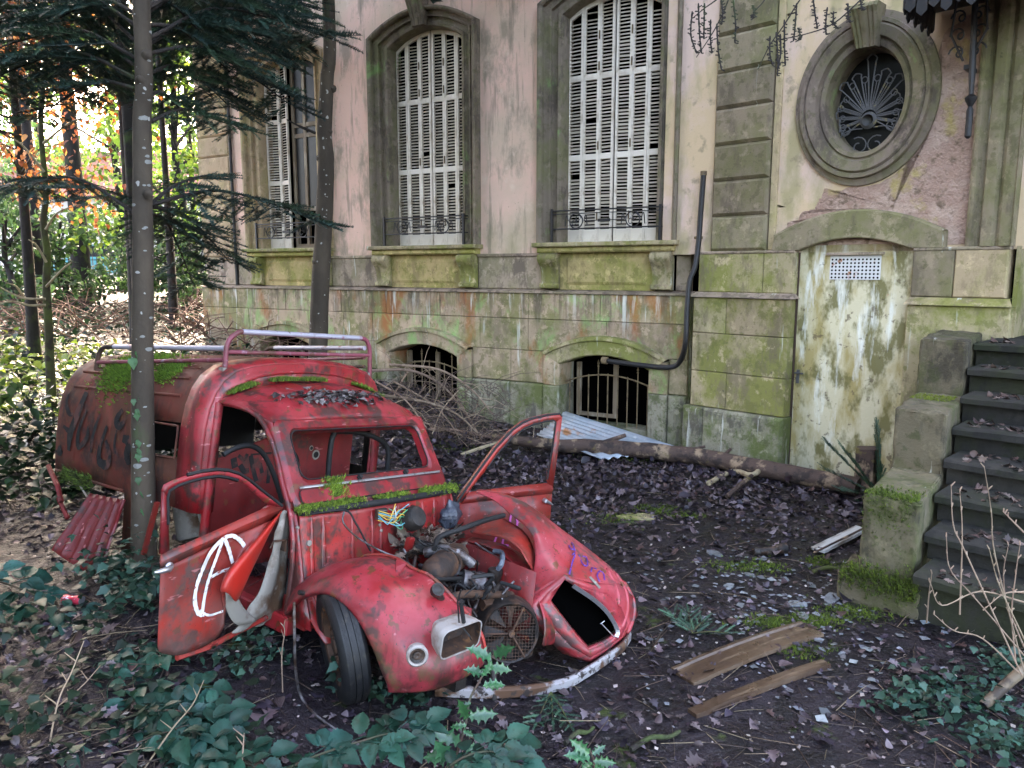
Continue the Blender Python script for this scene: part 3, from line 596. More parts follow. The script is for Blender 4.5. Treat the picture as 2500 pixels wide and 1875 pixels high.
def cheek(s0, s1, df, db, sh, z0, z1, nm='cheek_block', ms='cheek'):
    mb = MB(); n = 6; c = 0.018
    # sheared block with softened edges, made as stacked rings
    def ringz(z, i):
        return [Vector((s0 + i, -df + i, z)), Vector((s1 - i, -df + i, z)), Vector((s1 - sh - i, -db - i, z)), Vector((s0 - sh + i, -db - i, z))]
    R_ = [ringz(z0, 0), ringz(z1 - c, 0), ringz(z1 - c * 0.3, c * 0.35), ringz(z1, c)]
    for a, b in zip(R_[:-1], R_[1:]): mb.ring(a, b)
    mb.add(R_[-1], [(0, 1, 2, 3)])
    o = mb.build(nm, S[ms], stairs, bevel=0.02); o.data.shade_smooth(); m1 = o.modifiers.new('cut', 'SUBSURF'); m1.subdivision_type = 'SIMPLE'; m1.levels = m1.render_levels = 5
    if 'rough_stone' not in bpy.data.textures: tx = bpy.data.textures.new('rough_stone', 'CLOUDS'); tx.noise_scale = .11; tx.noise_depth = 4
    m2 = o.modifiers.new('worn', 'DISPLACE'); m2.texture = bpy.data.textures['rough_stone']; m2.strength = .035; m2.mid_level = .5; m2.texture_coords = 'LOCAL'
    return o
cheek(3.50, 3.87, 3.2, 2.2, 0.145, -0.3, 0.755); cheek(3.35, 3.73, 2.25, 1.2, 0.15, -0.3, 1.225); cheek(3.19, 3.57, 1.25, 0.1, 0.17, -0.3, 1.705)
cheek(3.40, 3.96, 3.32, 2.9, 0.06, -0.3, 0.20, 'cheek_footing')
# ---------------------------------------------------------------- things fixed to the bay
def bayp(s, d, z): return bay_m @ Vector((s, -d, z))
def plp(px, py, d, bay):
    o_, n_ = (B0, bay_m.to_3x3() @ Vector((0, -1, 0))) if bay else (W0, mw.to_3x3() @ Vector((0, -1, 0)))
    v = ray(px, py); c_ = Vector((0, 0, CAM_H)); return c_ + v * (((o_ + n_ * d - c_).dot(n_)) / v.dot(n_))
pp = [plp(1718, 424, .09, True), plp(1712, 500, .09, True), plp(1706, 585, .10, True), plp(1697, 650, .17, True), plp(1683, 690, .22, True), plp(1677, 760, .26, True), plp(1673, 840, .28, True), plp(1658, 885, .24, False), plp(1630, 897, .22, False), plp(1560, 891, .2, False), plp(1475, 880, .2, False)]
_unused = [mw @ Vector((0.30, -0.13, 3.52)), mw @ Vector((0.29, -0.13, 2.75)), mw @ Vector((0.26, -0.14, 2.55)), mw @ Vector((0.16, -0.17, 2.25)), mw @ Vector((0.13, -0.19, 2.0)), mw @ Vector((0.13, -0.2, 1.35)), mw @ Vector((0.08, -0.2, 1.13)), mw @ Vector((-0.05, -0.2, 1.04)), mw @ Vector((-0.25, -0.2, 1.04)), mw @ Vector((-1.0, -0.22, 1.08))]
dp = empty('drain_pipe', pp[-1]); tag(dp, 'dark iron drain pipe bending down the wall and across the basement window', 'pipe')
im = Matrix.Translation(-pp[-1])
mb = MB(); mb.tube([im @ p for p in crom(pp, 6)], 0.034, 10); mb.build('pipe', S['iron'], dp, smooth=50)
mb = MB(); d_ = (pp[-1] - pp[-2]).normalized(); mb.tube([im @ (pp[-1] - d_ * 0.05), im @ (pp[-1] + d_ * 0.03)], 0.05, 12); mb.build('collar', S['rustiron'], dp, smooth=50); mb = MB(); mb.tube([im @ (pp[0] - Vector((0, 0, .02))), im @ (pp[0] + Vector((0, 0, .03)))], 0.04, 12); mb.build('collar', S['rustiron'], dp, smooth=50)
mb = MB(); mb.box(-0.045, 0.045, -0.03, 0.06, -0.015, 0.015); o = mb.build('pipe_clip', S['rustiron'], dp); o.location = im @ plp(1706, 580, .05, True)
ib = empty('iron_bracket', bayp(3.10, 0.0, 4.15)); ib.rotation_euler = (0, 0, rad(-45)); tag(ib, 'black wrought iron hanging bracket with scrolls and a pointed finial beside the oval window', 'bracket')
mb = MB(); mb.tube([(0, -0.22, 1.6), (0.03, -0.24, 0.6), (0.06, -0.26, -0.05), (0.07, -0.27, -0.28)], [0.03, 0.028, 0.03, 0.018], 8); mb.build('stem', S['iron'], ib)
mb = MB(); mb.lathe([(0.012, -0.62), (0.03, -0.6), (0.03, -0.36), (0.018, -0.33), (0.05, -0.27), (0.055, -0.25), (0.02, -0.22)], 10, Matrix.Translation((0.07, -0.27, 0))); mb.build('finial', S['iron'], ib, smooth=40)
mb = MB(); mb.box(-0.02, 0.03, -0.25, 0.02, 0.02, 0.06); mb.build('wall_tie', S['iron'], ib); mb = MB(); mb.box(-0.015, 0.02, -0.24, 0.02, 0.75, 0.79); mb.build('wall_tie', S['iron'], ib)
for sg in (-1, 1):
    mb = MB()
    for zz in (0.18, 0.34, 0.50):
        mb.tube([(sg * (0.04 + 0.06 * (1 - t * 0.75) * (1 + math.cos(t * 8))), -0.25, zz + 0.07 * (1 - t * 0.75) * math.sin(t * 8)) for t in np.linspace(0, 1, 16)], 0.009, 5)
    mb.tube([(sg * 0.03, -0.25, 0.1), (sg * 0.15, -0.25, 0.35), (sg * 0.12, -0.25, 0.7), (sg * 0.03, -0.25, 1.0)], 0.012, 6)
    mb.build('scroll', S['iron'], ib)
cn = empty('entrance_canopy', bayp(2.72, 0.0, 4.66)); cn.rotation_euler = (0, 0, rad(-45)); tag(cn, 'dark scalloped fringe of the canopy over the entrance, cut by the top edge', 'canopy')
mb = MB(); mb.box(0.0, 3.6, -0.9, -0.02, 0.14, 0.22); mb.build('roof_board', S['iron'], cn)
for k in range(30):
    x = 0.01 + k * 0.1; mb = MB(); h_ = 0.16 + 0.05 * (k % 2)
    if k < 9: mb.prism([(0.0, -0.04 - k * 0.095, 0.14), (0.0, -0.13 - k * 0.095, 0.14), (0.0, -0.13 - k * 0.095, 0.14 - h_), (0.0, -0.085 - k * 0.095, 0.10 - h_), (0.0, -0.04 - k * 0.095, 0.14 - h_)], (0.014, 0, 0))
    else: continue
    mb.build('fringe_board', S['iron'], cn)
for k in range(12):
    mb = MB(); x = 0.02 + k * 0.1; h_ = 0.16 + 0.05 * (k % 2)
    mb.prism([(x, -0.9, 0.14), (x + 0.09, -0.9, 0.14), (x + 0.09, -0.9, 0.14 - h_), (x + 0.045, -0.9, 0.10 - h_), (x, -0.9, 0.14 - h_)], (0, 0.014, 0)); mb.build('fringe_board', S['iron'], cn)
# ---------------------------------------------------------------- the wrecked red van (x forward, y to its left, z up; origin on the ground under the front axle)
VM = Matrix.Translation((-0.466, 4.11, -0.019)) @ Matrix.Rotation(rad(-36.88), 4, 'Z') @ Matrix.Rotation(rad(2.3), 4, 'Y') @ Matrix.Rotation(rad(-7.55), 4, 'X')
VI = VM.inverted()
van = empty('derelict_van', mat=VM); tag(van, 'wrecked red panel van with open doors, roof rack and bare engine bay', 'van')
def vl(px, py, ax, val):                    # point of a view ray on a local coordinate plane of the van
    o = VI @ Vector((0, 0, CAM_H)); d = VI.to_3x3() @ ray(px, py); return o + d * ((val - o[ax]) / d[ax])
def paint(name, base, fade, grime=0.5, rust=0.4, rough=0.42, dark=(0.035, 0.02, 0.016), extra=()):
    g = 0.06 * grime
    return mat(name, base, [dict(c=fade, s=2.4, lo=0.42, hi=0.56, d=5, r=.65, a=0.95), dict(c=tuple(x * 0.42 for x in base), s=1.3, lo=0.48, hi=0.60, d=4, a=0.75),
        dict(c=dark, s=3.6, lo=0.60 - g, hi=0.68 - g, d=4, r=0.75, a=0.85), dict(c=dark, s=8.0, lo=0.60 - g * .6, hi=0.70 - g * .6, d=4, r=0.7, st=(1.4, 1.4, 0.22), a=0.6),
        dict(c=(0.13, 0.04, 0.016), s=12, lo=0.665 - 0.07 * rust, hi=0.70 - 0.07 * rust, d=4, a=0.9), dict(c=(0.60, 0.22, 0.22), s=26, lo=0.67, hi=0.69, d=3, st=(1, 0.25, 1), a=0.45), dict(c=(0.02, 0.015, 0.012), s=60, lo=0.67, hi=0.70, d=2, a=0.8)] + list(extra),
        rough=rough, rvar=0.14, spec=0.5, bumps=[(2.6, 0.28, 0.03), (60, 0.12, 0.003)], coat=0.12)
R = {}
R['red'] = paint('faded_red_paint', (0.27, 0.011, 0.014), (0.34, 0.030, 0.038), 1.4, 0.8, 0.44)
R['orange'] = paint('orange_red_paint', (0.35, 0.024, 0.015), (0.27, 0.036, 0.028), 1.1, 0.7, 0.5, dark=(0.06, 0.04, 0.035))
R['deep'] = paint('inner_red_paint', (0.22, 0.012, 0.011), (0.20, 0.02, 0.02), 0.45, 0.4, 0.6)
R['box'] = mat('rusty_box_paint', (0.15, 0.026, 0.018), [dict(c=(0.10, 0.035, 0.022), s=1.8, lo=0.42, hi=0.58), dict(c=(0.035, 0.02, 0.018), s=3.2, lo=0.50, hi=0.62, r=0.7, a=0.85), dict(c=(0.22, 0.05, 0.035), s=6, lo=0.56, hi=0.66, st=(1, 1, .4), a=0.7), dict(c=(0.02, 0.014, 0.012), s=7, lo=0.55, hi=0.65, st=(1.5, 1, .2), a=0.6), dict(c=(0.12, 0.05, 0.02), s=24, lo=0.6, hi=0.64, a=0.8)], rough=0.72, rvar=0.12, spec=0.3, bumps=[(2.6, 0.3, 0.03), (60, 0.2, 0.003)])
LOWG = [dict(c=(0.022, 0.014, 0.010), s=5, lo=0.36, hi=0.56, d=5, r=0.7, z=(0.50, 0.30), a=0.95), dict(c=(0.06, 0.065, 0.02), s=7, lo=0.50, hi=0.60, d=5, z=(0.56, 0.34), a=0.8)]
R['wing'] = paint('wing_paint', (0.28, 0.013, 0.017), (0.35, 0.034, 0.046), 1.35, 0.8, 0.40, extra=LOWG)
R['doorskin'] = paint('door_skin_paint', (0.35, 0.024, 0.015), (0.27, 0.036, 0.028), 1.1, 0.7, 0.5, dark=(0.06, 0.04, 0.035), extra=[dict(c=(0.13, 0.07, 0.06), s=3.2, lo=0.40, hi=0.56, d=5, r=0.7, z=(0.80, 0.42), a=0.8)] + LOWG[:1])
R['bay'] = paint('bulkhead_paint', (0.37, 0.018, 0.016), (0.30, 0.03, 0.03), 1.0, 0.8, 0.4)
R['black'] = mat('black_rubber', (0.005, 0.005, 0.0055), [dict(c=(0.014, 0.014, 0.014), s=7, lo=0.5, hi=0.7)], rough=0.7)
R['tyre'] = mat('tyre_rubber', (0.005, 0.0055, 0.0065), [dict(c=(0.012, 0.0125, 0.014), s=5, lo=0.5, hi=0.7), dict(c=(0.03, 0.026, 0.02), s=18, lo=0.58, hi=0.7)], rough=0.62, bump=0.2, bscale=80)
R['rust'] = mat('rust', (0.065, 0.03, 0.016), [dict(c=(0.022, 0.013, 0.01), s=9, lo=0.46, hi=0.60), dict(c=(0.17, 0.07, 0.022), s=14, lo=0.6, hi=0.7)], rough=0.75, bump=0.4, bscale=40)
R['engine'] = mat('oily_metal', (0.018, 0.014, 0.012), [dict(c=(0.075, 0.038, 0.022), s=8, lo=0.52, hi=0.66), dict(c=(0.006, 0.005, 0.005), s=16, lo=0.52, hi=0.64)], rough=0.55, bump=0.5, bscale=30)
R['alu'] = mat('weathered_alloy', (0.16, 0.15, 0.155), [dict(c=(0.05, 0.03, 0.022), s=10, lo=0.46, hi=0.60), dict(c=(0.26, 0.25, 0.26), s=20, lo=0.6, hi=0.7)], rough=0.42, metal=0.6, bump=0.3, bscale=40)
R['silver'] = mat('rack_silver', (0.42, 0.40, 0.46), [dict(c=(0.30, 0.09, 0.10), s=7, lo=0.58, hi=0.68), dict(c=(0.12, 0.08, 0.07), s=16, lo=0.62, hi=0.7)], rough=0.4, metal=0.3)
R['rackred'] = mat('rack_red', (0.22, 0.05, 0.07), [dict(c=(0.10, 0.045, 0.03), s=8, lo=0.5, hi=0.62), dict(c=(0.33, 0.22, 0.28), s=13, lo=0.58, hi=0.68)], rough=0.5)
R['chrome'] = mat('dull_chrome', (0.52, 0.52, 0.54), [dict(c=(0.2, 0.17, 0.15), s=14, lo=0.56, hi=0.68)], rough=0.3, metal=0.85)
R['cream'] = mat('lamp_cream', (0.34, 0.31, 0.29), [dict(c=(0.16, 0.09, 0.05), s=9, lo=0.50, hi=0.62), dict(c=(0.25, .2, .17), s=20, lo=.5, hi=.65)], rough=0.45)
R['white'] = mat('white_brush_paint', (0.66, 0.65, 0.63), [dict(c=(0.42, 0.40, 0.38), s=16, lo=0.5, hi=0.68), dict(c=(0.40, 0.06, 0.04), s=38, lo=0.60, hi=0.66)], rough=0.8)
R['purple'] = mat('purple_marker', (0.085, 0.02, 0.20), rough=0.6)
R['blackpaint'] = mat('black_spray', (0.005, 0.0045, 0.005), [dict(c=(0.09, 0.03, 0.024), s=9, lo=0.50, hi=0.60)], rough=0.8)
R['grey'] = mat('grey_primer', (0.22, 0.20, 0.17), [dict(c=(0.10, 0.055, 0.03), s=6, lo=0.5, hi=0.64), dict(c=(0.36, 0.33, 0.29), s=11, lo=0.58, hi=0.7)], rough=0.7, bump=0.3)
R['bag'] = mat('blue_black_plastic', (0.03, 0.036, 0.05), [dict(c=(0.10, 0.12, 0.15), s=9, lo=0.5, hi=0.65)], rough=0.35, bump=0.8, bscale=14, bdist=0.03)
R['bumper'] = mat('bumper_white', (0.30, 0.29, 0.30), [dict(c=(0.10, 0.05, 0.028), s=8, lo=0.47, hi=0.56), dict(c=(0.03, 0.022, 0.02), s=20, lo=0.54, hi=0.60)], rough=0.6)
R['yellowleaf'] = mat('yellow_leaf', (0.62, 0.36, 0.03), rough=0.6)
R['rail'] = R['red']
def vp(mb, name, m, parent=None, **k): return mb.build(name, R[m] if isinstance(m, str) else m, parent or van, **k)
def sym(f):
    for sg in (-1, 1): f(sg)
# --- load box
HALF = [(0.725, 0.30), (0.735, 0.75), (0.742, 0.90), (0.745, 1.06), (0.742, 1.18), (0.738, 1.27), (0.722, 1.38), (0.69, 1.48), (0.64, 1.56), (0.56, 1.62), (0.44, 1.655), (0.28, 1.678), (0.0, 1.69)]
FULL = [(-y, z) for y, z in HALF] + [(y, z) for y, z in HALF[-2::-1]]
def box_sec(x):
    t = (-1.46 - x) / 1.52; t = max(0, min(1, t)); wv = 1.0 + 0.085 * t; dz = -0.13 * t
    k = max(0, min(1, (x + 1.40) / 0.07)); sc_ = 1 - 0.05 * k ** 2.2
    out = []
    for y, z in FULL:
        zz = z + dz * max(0, min(1, (z - 0.5) / 0.6)); zz = 0.9 + (zz - 0.9) * (1 - 0.03 * k ** 2.2) if zz > 0.9 else zz
        out.append((x, y * wv * sc_, zz))
    return out
BX = [-2.98, -2.96, -2.7, -2.4, -2.08, -2.0, -1.75, -1.52, -1.48, -1.44, -1.40, -1.36, -1.33]
def box_skip(i, j):
    # i along x, j round the section (0 = lower right side)
    if j in (3, 4) and 5 <= i <= 6: return True             # side window
    if len(FULL) - 2 - j in (2, 3, 4) and 4 <= i <= 6: return True
    if j == 0 and i < 4: return True                         # wheel arch and lost rear quarter
    if j == 0 and i >= 6: return True
    jj = len(FULL) - 2 - j
    if jj in (0, 1, 2) and i < 5: return True
    return False
mb = MB(); mb.grid([box_sec(x) for x in BX], skip=box_skip, flip=True)
o = vp(mb, 'load_box', 'box', smooth=50, solid=0.012); o.data.materials.append(R['black']); o.modifiers['solid'].material_offset = 1; o.modifiers['solid'].material_offset_rim = 0  # inner faces coloured black to keep the box interior dark
mb = MB(); sec_ = box_sec(-2.955); mb.add([(p[0], p[1] * .985, p[2] * .99) for p in sec_[2:-2]], [tuple(range(len(sec_) - 4))]); vp(mb, 'rear_light_stop', 'black', solid=0.01)  # added black panel keeps light out of the open rear
# front corner band and upper front panel are cleaner paint
mb = MB(); mb.grid([[(p[0], p[1] * 1.004, 0.9 + (p[2] - 0.9) * 1.005) for p in box_sec(x)] for x in (-1.525, -1.45, -1.40, -1.375, -1.355, -1.34, -1.33)], flip=True, skip=lambda i, j: j == 0)
ring_in = []
for (x, y, z) in box_sec(-1.33):
    ring_in.append((-1.325, max(-0.615, min(0.615, y * 0.93)), min(z - 0.0, 1.40 + 0.06 * (1 - (y / 0.65) ** 2))))
outer = [(p[0], p[1] * 1.004, 0.9 + (p[2] - 0.9) * 1.005) for p in box_sec(-1.33)]
mb.grid([outer, ring_in], flip=True, skip=lambda i, j: j == 0)
vp(mb, 'box_front', 'red', smooth=40, solid=0.008)
# embossed edge line on the front panel
mb = MB(); q = [(-1.322, p[1] * 0.86, 0.9 + (p[2] - 0.9) * 0.93) for p in box_sec(-1.33)][7:-7]; mb.tube(q, 0.007, 6); vp(mb, 'pressed_bead', 'red', smooth=60)
# roof ribs
for j, (y, z) in enumerate([(0.71, 1.43), (0.655, 1.535), (0.59, 1.60), (0.50, 1.64)]):
    for sg in (-1, 1):
        mb = MB(); P = []
        for x in np.linspace(-2.86, -1.60, 8):
            sec = box_sec(x); ys = np.array([p[1] for p in sec]); zs = np.array([p[2] for p in sec]); idx = [(abs(FULL[i][0] - sg * y) + abs(FULL[i][1] - z), i) for i in range(len(FULL))]
            # interpolate on the section at the given unscaled point
            best = None
            for i in range(len(FULL) - 1):
                a, b = Vector(FULL[i]), Vector(FULL[i + 1]); ab = b - a; t = max(0, min(1, (Vector((sg * y, z)) - a).dot(ab) / ab.dot(ab))); d = (a + ab * t - Vector((sg * y, z))).length
                if best is None or d < best[0]: best = (d, i, t)
            _, i, t = best; P.append(Vector(sec[i]).lerp(Vector(sec[i + 1]), t) + Vector((0, sg * 0.004, 0.003)))
        mb.tube(P, 0.011, 6); vp(mb, 'roof_rib', 'box', smooth=60)
# window surround lips and lower edge bead
mb = MB(); mb.tube([(-1.985, -0.772, 1.01), (-1.55, -0.757, 1.045), (-1.54, -0.757, 1.245), (-1.985, -0.770, 1.215)], 0.008, 5, closed=True); vp(mb, 'window_lip', 'box')
mb = MB(); mb.tube([(-2.97, -0.80, 0.70), (-2.5, -0.785, 0.715), (-2.09, -0.765, 0.73)], 0.012, 6); vp(mb, 'edge_bead', 'box')
# black spray lettering on the side of the box
def on_box(x, z, off=0.012, sg=-1):
    sec = box_sec(x); h = sec[:len(HALF)]
    zs = [p[2] for p in h]; ys = [p[1] for p in h]; y = interp(z, zs, ys); return Vector((x, (y - off) if sg < 0 else (-y + off), z))
def ribbon(mb, pts, nrm, wds):
    P = [Vector(p) for p in pts]; n = len(P); vs = []
    for i in range(n):
        t = (P[min(i + 1, n - 1)] - P[max(i - 1, 0)]).normalized(); N_ = nrm[i] if isinstance(nrm, list) else Vector(nrm); s_ = t.cross(N_).normalized() * (wds[i] if isinstance(wds, list) else wds)
        vs += [P[i] + s_, P[i] - s_]
    mb.add(vs, [(2 * i, 2 * i + 1, 2 * i + 3, 2 * i + 2) for i in range(n - 1)])
def box_px(px, py):
    p = Vector((-2.3, -0.79, 1.0))
    for _ in range(6):
        p = vl(px, py, 1, on_box(p.x, p.z).y); p.x = max(-2.95, min(-1.5, p.x)); p.z = max(0.7, min(1.5, p.z))
    return on_box(p.x, p.z, 0.014)
strokes = [([(170, 955), (163, 985), (170, 1010), (180, 1012)], .012), ([(212, 957), (190, 1010), (172, 1060), (168, 1100)], .028), ([(155, 1040), (170, 1052), (185, 1045)], .012), ([(213, 1000), (193, 1050), (192, 1090), (212, 1070), (216, 1040)], .016),
           ([(245, 1010), (228, 1060), (222, 1105)], .013), ([(262, 1040), (245, 1090), (243, 1125), (262, 1135), (268, 1110), (258, 1075)], .02), ([(300, 1000), (285, 1025), (292, 1040), (305, 1030)], .02), ([(285, 1050), (280, 1090), (290, 1115)], .01), ([(300, 1070), (316, 1080), (310, 1110), (316, 1135)], .026), ([(150, 1090), (145, 1100), (152, 1108)], .02), ([(136, 1098), (135, 1103)], .012)]
mb = MB()
for st, wd in strokes:
    P = crom([(a, b, 0) for a, b in st], 5); Q = [box_px(p.x, p.y) for p in P]; ribbon(mb, Q, (0, -1, 0.12), [wd * 1.35 * (0.55 + 0.6 * math.sin(math.pi * (i + .5) / len(Q))) * (1 + .3 * mnoise.noise((i * .8, wd * 50, 0))) for i in range(len(Q))])
vp(mb, 'spray_lettering', 'blackpaint')
# rear frame, floor, chassis, inner wall
mb = MB(); mb.box(-2.95, -0.42, -0.60, 0.60, 0.30, 0.325); vp(mb, 'floor_pan', 'deep')
sym(lambda sg: vp(MB().box(-2.6, 0.45, sg * 0.30 - 0.04, sg * 0.30 + 0.04, 0.20, 0.295), 'chassis_rail', 'engine'))
sym(lambda sg: vp(MB().box(-2.05, -0.48, sg * 0.645 - 0.03, sg * 0.645 + 0.03, 0.27, 0.37, c=0.01), 'sill', 'red'))
mb = MB(); mb.prism([(-1.40, -0.61, 0.33), (-1.40, 0.50, 0.33), (-1.40, 0.50, 1.22), (-1.40, 0.1, 1.21), (-1.40, -0.18, 1.19), (-1.40, -0.42, 1.11), (-1.40, -0.61, 1.05)], (0.014, 0, 0)); pt = vp(mb, 'partition', 'deep')
mb = MB()
for st, wd in [([(570, 1118), (574, 1142)], .022), ([(582, 1112), (596, 1122), (604, 1108)], .012), ([(586, 1135), (596, 1150), (608, 1148)], .018), ([(612, 1112), (618, 1145), (626, 1175)], .016), ([(612, 1110), (668, 1105)], .006), ([(668, 1105), (672, 1140)], .006), ([(635, 1132), (640, 1155)], .014), ([(652, 1120), (656, 1150), (654, 1180)], .014), ([(710, 1105), (722, 1125), (718, 1150)], .03), ([(720, 1110), (730, 1140)], .016)]:
    mb = MB(); Q = [vl(p.x, p.y, 0, -1.383) for p in crom([(a, b, 0) for a, b in st], 4)]; ribbon(mb, Q, (1, 0, 0), wd); vp(mb, 'spray_stroke', 'blackpaint', pt)
for (a, b, r_) in [(771, 1110, .022), (760, 1094, .012)]:
    c_ = vl(a, b, 0, -1.383); mb = MB(); mb.add([c_ + Vector((0.001, 1.5 * r_ * math.cos(q), 1.6 * r_ * math.sin(q))) for q in np.linspace(0, 6.28, 12, endpoint=False)], [tuple(range(12))]); h_ = vp(mb, 'hole_rim', 'grey', pt)
    mb = MB(); mb.add([c_ + Vector((0.003, r_ * math.cos(q), r_ * math.sin(q))) for q in np.linspace(0, 6.28, 12, endpoint=False)], [tuple(range(12))]); vp(mb, 'bullet_hole', 'black', pt)
# B pillars
sym(lambda sg: vp(MB().tube([(-1.335, sg * 0.655, 0.33), (-1.325, sg * 0.66, 0.9), (-1.33, sg * 0.635, 1.42)], 0.028, 8), 'door_pillar', 'red', smooth=60))
# --- cab roof
SX = [(-1.40, 1.545, 1.415, 0.645), (-1.28, 1.545, 1.42, 0.645), (-1.15, 1.53, 1.42, 0.642), (-1.03, 1.50, 1.405, 0.635), (-0.94, 1.455, 1.37, 0.622), (-0.885, 1.415, 1.345, 0.61), (-0.855, 1.385, 1.325, 0.602)]
mb = MB(); rows = []
for x, zc, ze, yw in SX:
    rows.append([(x, y * yw, ze + (zc - ze) * (1 - abs(y) ** 3.2) - (0.012 * math.exp(-((abs(y) - 0.45) / 0.06) ** 2) if x < -1.1 else 0)) for y in np.linspace(-1, 1, 25)])
mb.grid(rows, flip=True); rf = vp(mb, 'cab_roof', 'red', smooth=60, solid=0.01)
# windscreen frame: plate with a rounded hole
def wpt(y, z): return Vector((-0.545 - (z - 0.93) * 0.674, y, z))
def rrect(y0, y1, z0, z1, r_, n=6, tp=0.0):
    L = []
    for cy, cz, a0 in ((y1 - r_, z1 - r_, 0), (y0 + r_, z1 - r_, 90), (y0 + r_, z0 + r_, 180), (y1 - r_, z0 + r_, 270)):
        for k in range(n): a = rad(a0 + 90 * k / (n - 1)); L.append((cy + r_ * math.cos(a), cz + r_ * math.sin(a)))
    return L
inn = rrect(-0.527, 0.527, 1.075, 1.325, 0.055); out_ = rrect(-0.63, 0.63, 0.925, 1.385, 0.05)
out_ = [(y * (1 - 0.085 * (z - 0.925)), z) for y, z in out_]; inn = [(y * (1 - 0.06 * (z - 1.075)), z) for y, z in inn]
nv = Vector((0.829, 0, 0.559))
mb = MB(); A_ = [wpt(*p) for p in out_]; B_ = [wpt(*p) for p in inn]; C_ = [lerp(b, a, 0.16) + nv * 0.016 for a, b in zip(A_, B_)]; D_ = [lerp(b, a, 0.8) + nv * 0.012 for a, b in zip(A_, B_)]
mb.ring(A_, D_); mb.ring(D_, C_); mb.ring(C_, B_); mb.ring(B_, [b - nv * 0.05 for b in B_]); mb.ring([b - nv * 0.05 for b in B_], [a - nv * 0.04 for a in A_])
mb.ring([a - nv * 0.04 for a in A_], A_)
wf_ = vp(mb, 'windscreen_frame', 'red', smooth=50)
mb = MB(); mb.tube([b + nv * 0.004 for b in B_], 0.0045, 6, closed=True); vp(mb, 'rubber_seal', 'black', wf_, smooth=60)
GUT = [(-1.36, 1.412), (-1.24, 1.418), (-1.12, 1.416), (-1.04, 1.408), (-0.96, 1.385), (-0.89, 1.34), (-0.82, 1.272), (-0.74, 1.165), (-0.67, 1.05), (-0.60, 0.955), (-0.555, 0.88), (-0.525, 0.78), (-0.51, 0.64), (-0.515, 0.50), (-0.53, 0.36)]
def pillar(sg):
    P = [Vector((x, sg * (0.612 + 0.03 * sstep((1.45 - z) / 0.7)), z)) for x, z in GUT]
    mb = MB(); mb.tube(P, 0.017, 8); g = vp(mb, 'door_gutter', 'red', smooth=60)
    # web between the gutter and the windscreen frame edge / roof edge
    Qp = [Vector((-0.545 - (min(1.375, max(0.925, z + 0.03)) - 0.93) * 0.674, sg * 0.628 * (1 - 0.085 * max(0, z - 0.925)), min(1.375, max(0.925, z + 0.03)))) for x, z in GUT[4:10]]
    mb = MB(); mb.grid([P[4:10], Qp]); vp(mb, 'screen_pillar', 'red', smooth=50, solid=0.01)
    mb = MB(); mb.tube([p + Vector((-0.03, -sg * 0.012, -0.012)) for p in P[:10]], 0.006, 5); vp(mb, 'door_seal', 'black', g)
    # side of the scuttle
    mb = MB(); F_ = [Vector((-0.53, sg * 0.635, 0.92)), Vector((-0.50, sg * 0.635, 0.85)), Vector((-0.46, sg * 0.63, 0.70)), Vector((-0.42, sg * 0.625, 0.55)), Vector((-0.36, sg * 0.62, 0.40)), Vector((-0.34, sg * 0.62, 0.33))]
    mb.grid([P[9:15], F_]); vp(mb, 'scuttle_side', 'red' if sg < 0 else 'orange', smooth=50, solid=0.01)
sym(pillar)
# --- scuttle vent, bright strip, wiper spindles
mb = MB(); vt = [wpt(y, z) + nv * 0.014 for y, z in rrect(-0.585, 0.585, 0.955, 1.02, 0.02)]; mb.prism(vt, nv * 0.014); vf = vp(mb, 'vent_flap', 'red', smooth=40)
mb = MB(); mb.tube([v + nv * 0.006 for v in vt], 0.0055, 5, closed=True); vp(mb, 'flap_seal', 'black', vf)
mb = MB(); mb.tube([wpt(-0.575, 1.034) + nv * 0.024, wpt(0.575, 1.034) + nv * 0.024], 0.008, 6); vp(mb, 'bright_strip', 'chrome', vf, smooth=60)
for y in (-0.13, 0.26):
    mb = MB(); c_ = wpt(y, 1.052) + nv * 0.01; mb.cyl(c_, c_ + nv * 0.035, 0.012, 8); mb.cyl(c_ + nv * 0.01, c_ + nv * 0.022, 0.017, 6); vp(mb, 'wiper_spindle', 'black', smooth=40)
# --- bulkhead with pressed ribs
def bk(y, z):
    zz = max(0.30, min(0.95, z)); x = interp(zz, [0.30, 0.38, 0.5, 0.65, 0.93], [-0.22, -0.36, -0.44, -0.48, -0.525]); return Vector((x + 0.03 * (1 - (y / 0.62) ** 2), y, zz))
mb = MB(); mb.grid([[bk(y, z) for y in np.linspace(-0.62, 0.62, 22)] for z in np.linspace(0.93, 0.30, 14)]); bh = vp(mb, 'bulkhead', 'bay', smooth=60, solid=0.008)
for y, z0, z1, wd in [(-0.545, 0.90, 0.40, .013), (-0.47, 0.90, 0.45, .016), (-0.33, 0.62, 0.42, .012), (-0.27, 0.88, 0.55, .012), (-0.12, 0.89, 0.5, .014), (-0.05, 0.89, 0.6, .012), (0.10, 0.9, 0.62, .016), (0.20, 0.9, 0.66, .012), (0.32, 0.9, 0.6, .016), (0.44, 0.9, 0.55, .014), (0.55, 0.9, 0.45, .013)]:
    mb = MB(); mb.tube([bk(y, z) + Vector((0.002, 0, 0)) for z in np.linspace(z0, z1, 8)], [0.003] + [wd] * 6 + [0.003], 6); vp(mb, 'pressed_rib', 'bay', bh, smooth=60)
mb = MB(); mb.tube([bk(y, 0.925) + Vector((0.025, 0, 0.012)) for y in np.linspace(-0.63, 0.63, 10)], 0.02, 6); vp(mb, 'scuttle_channel', 'black', smooth=60)
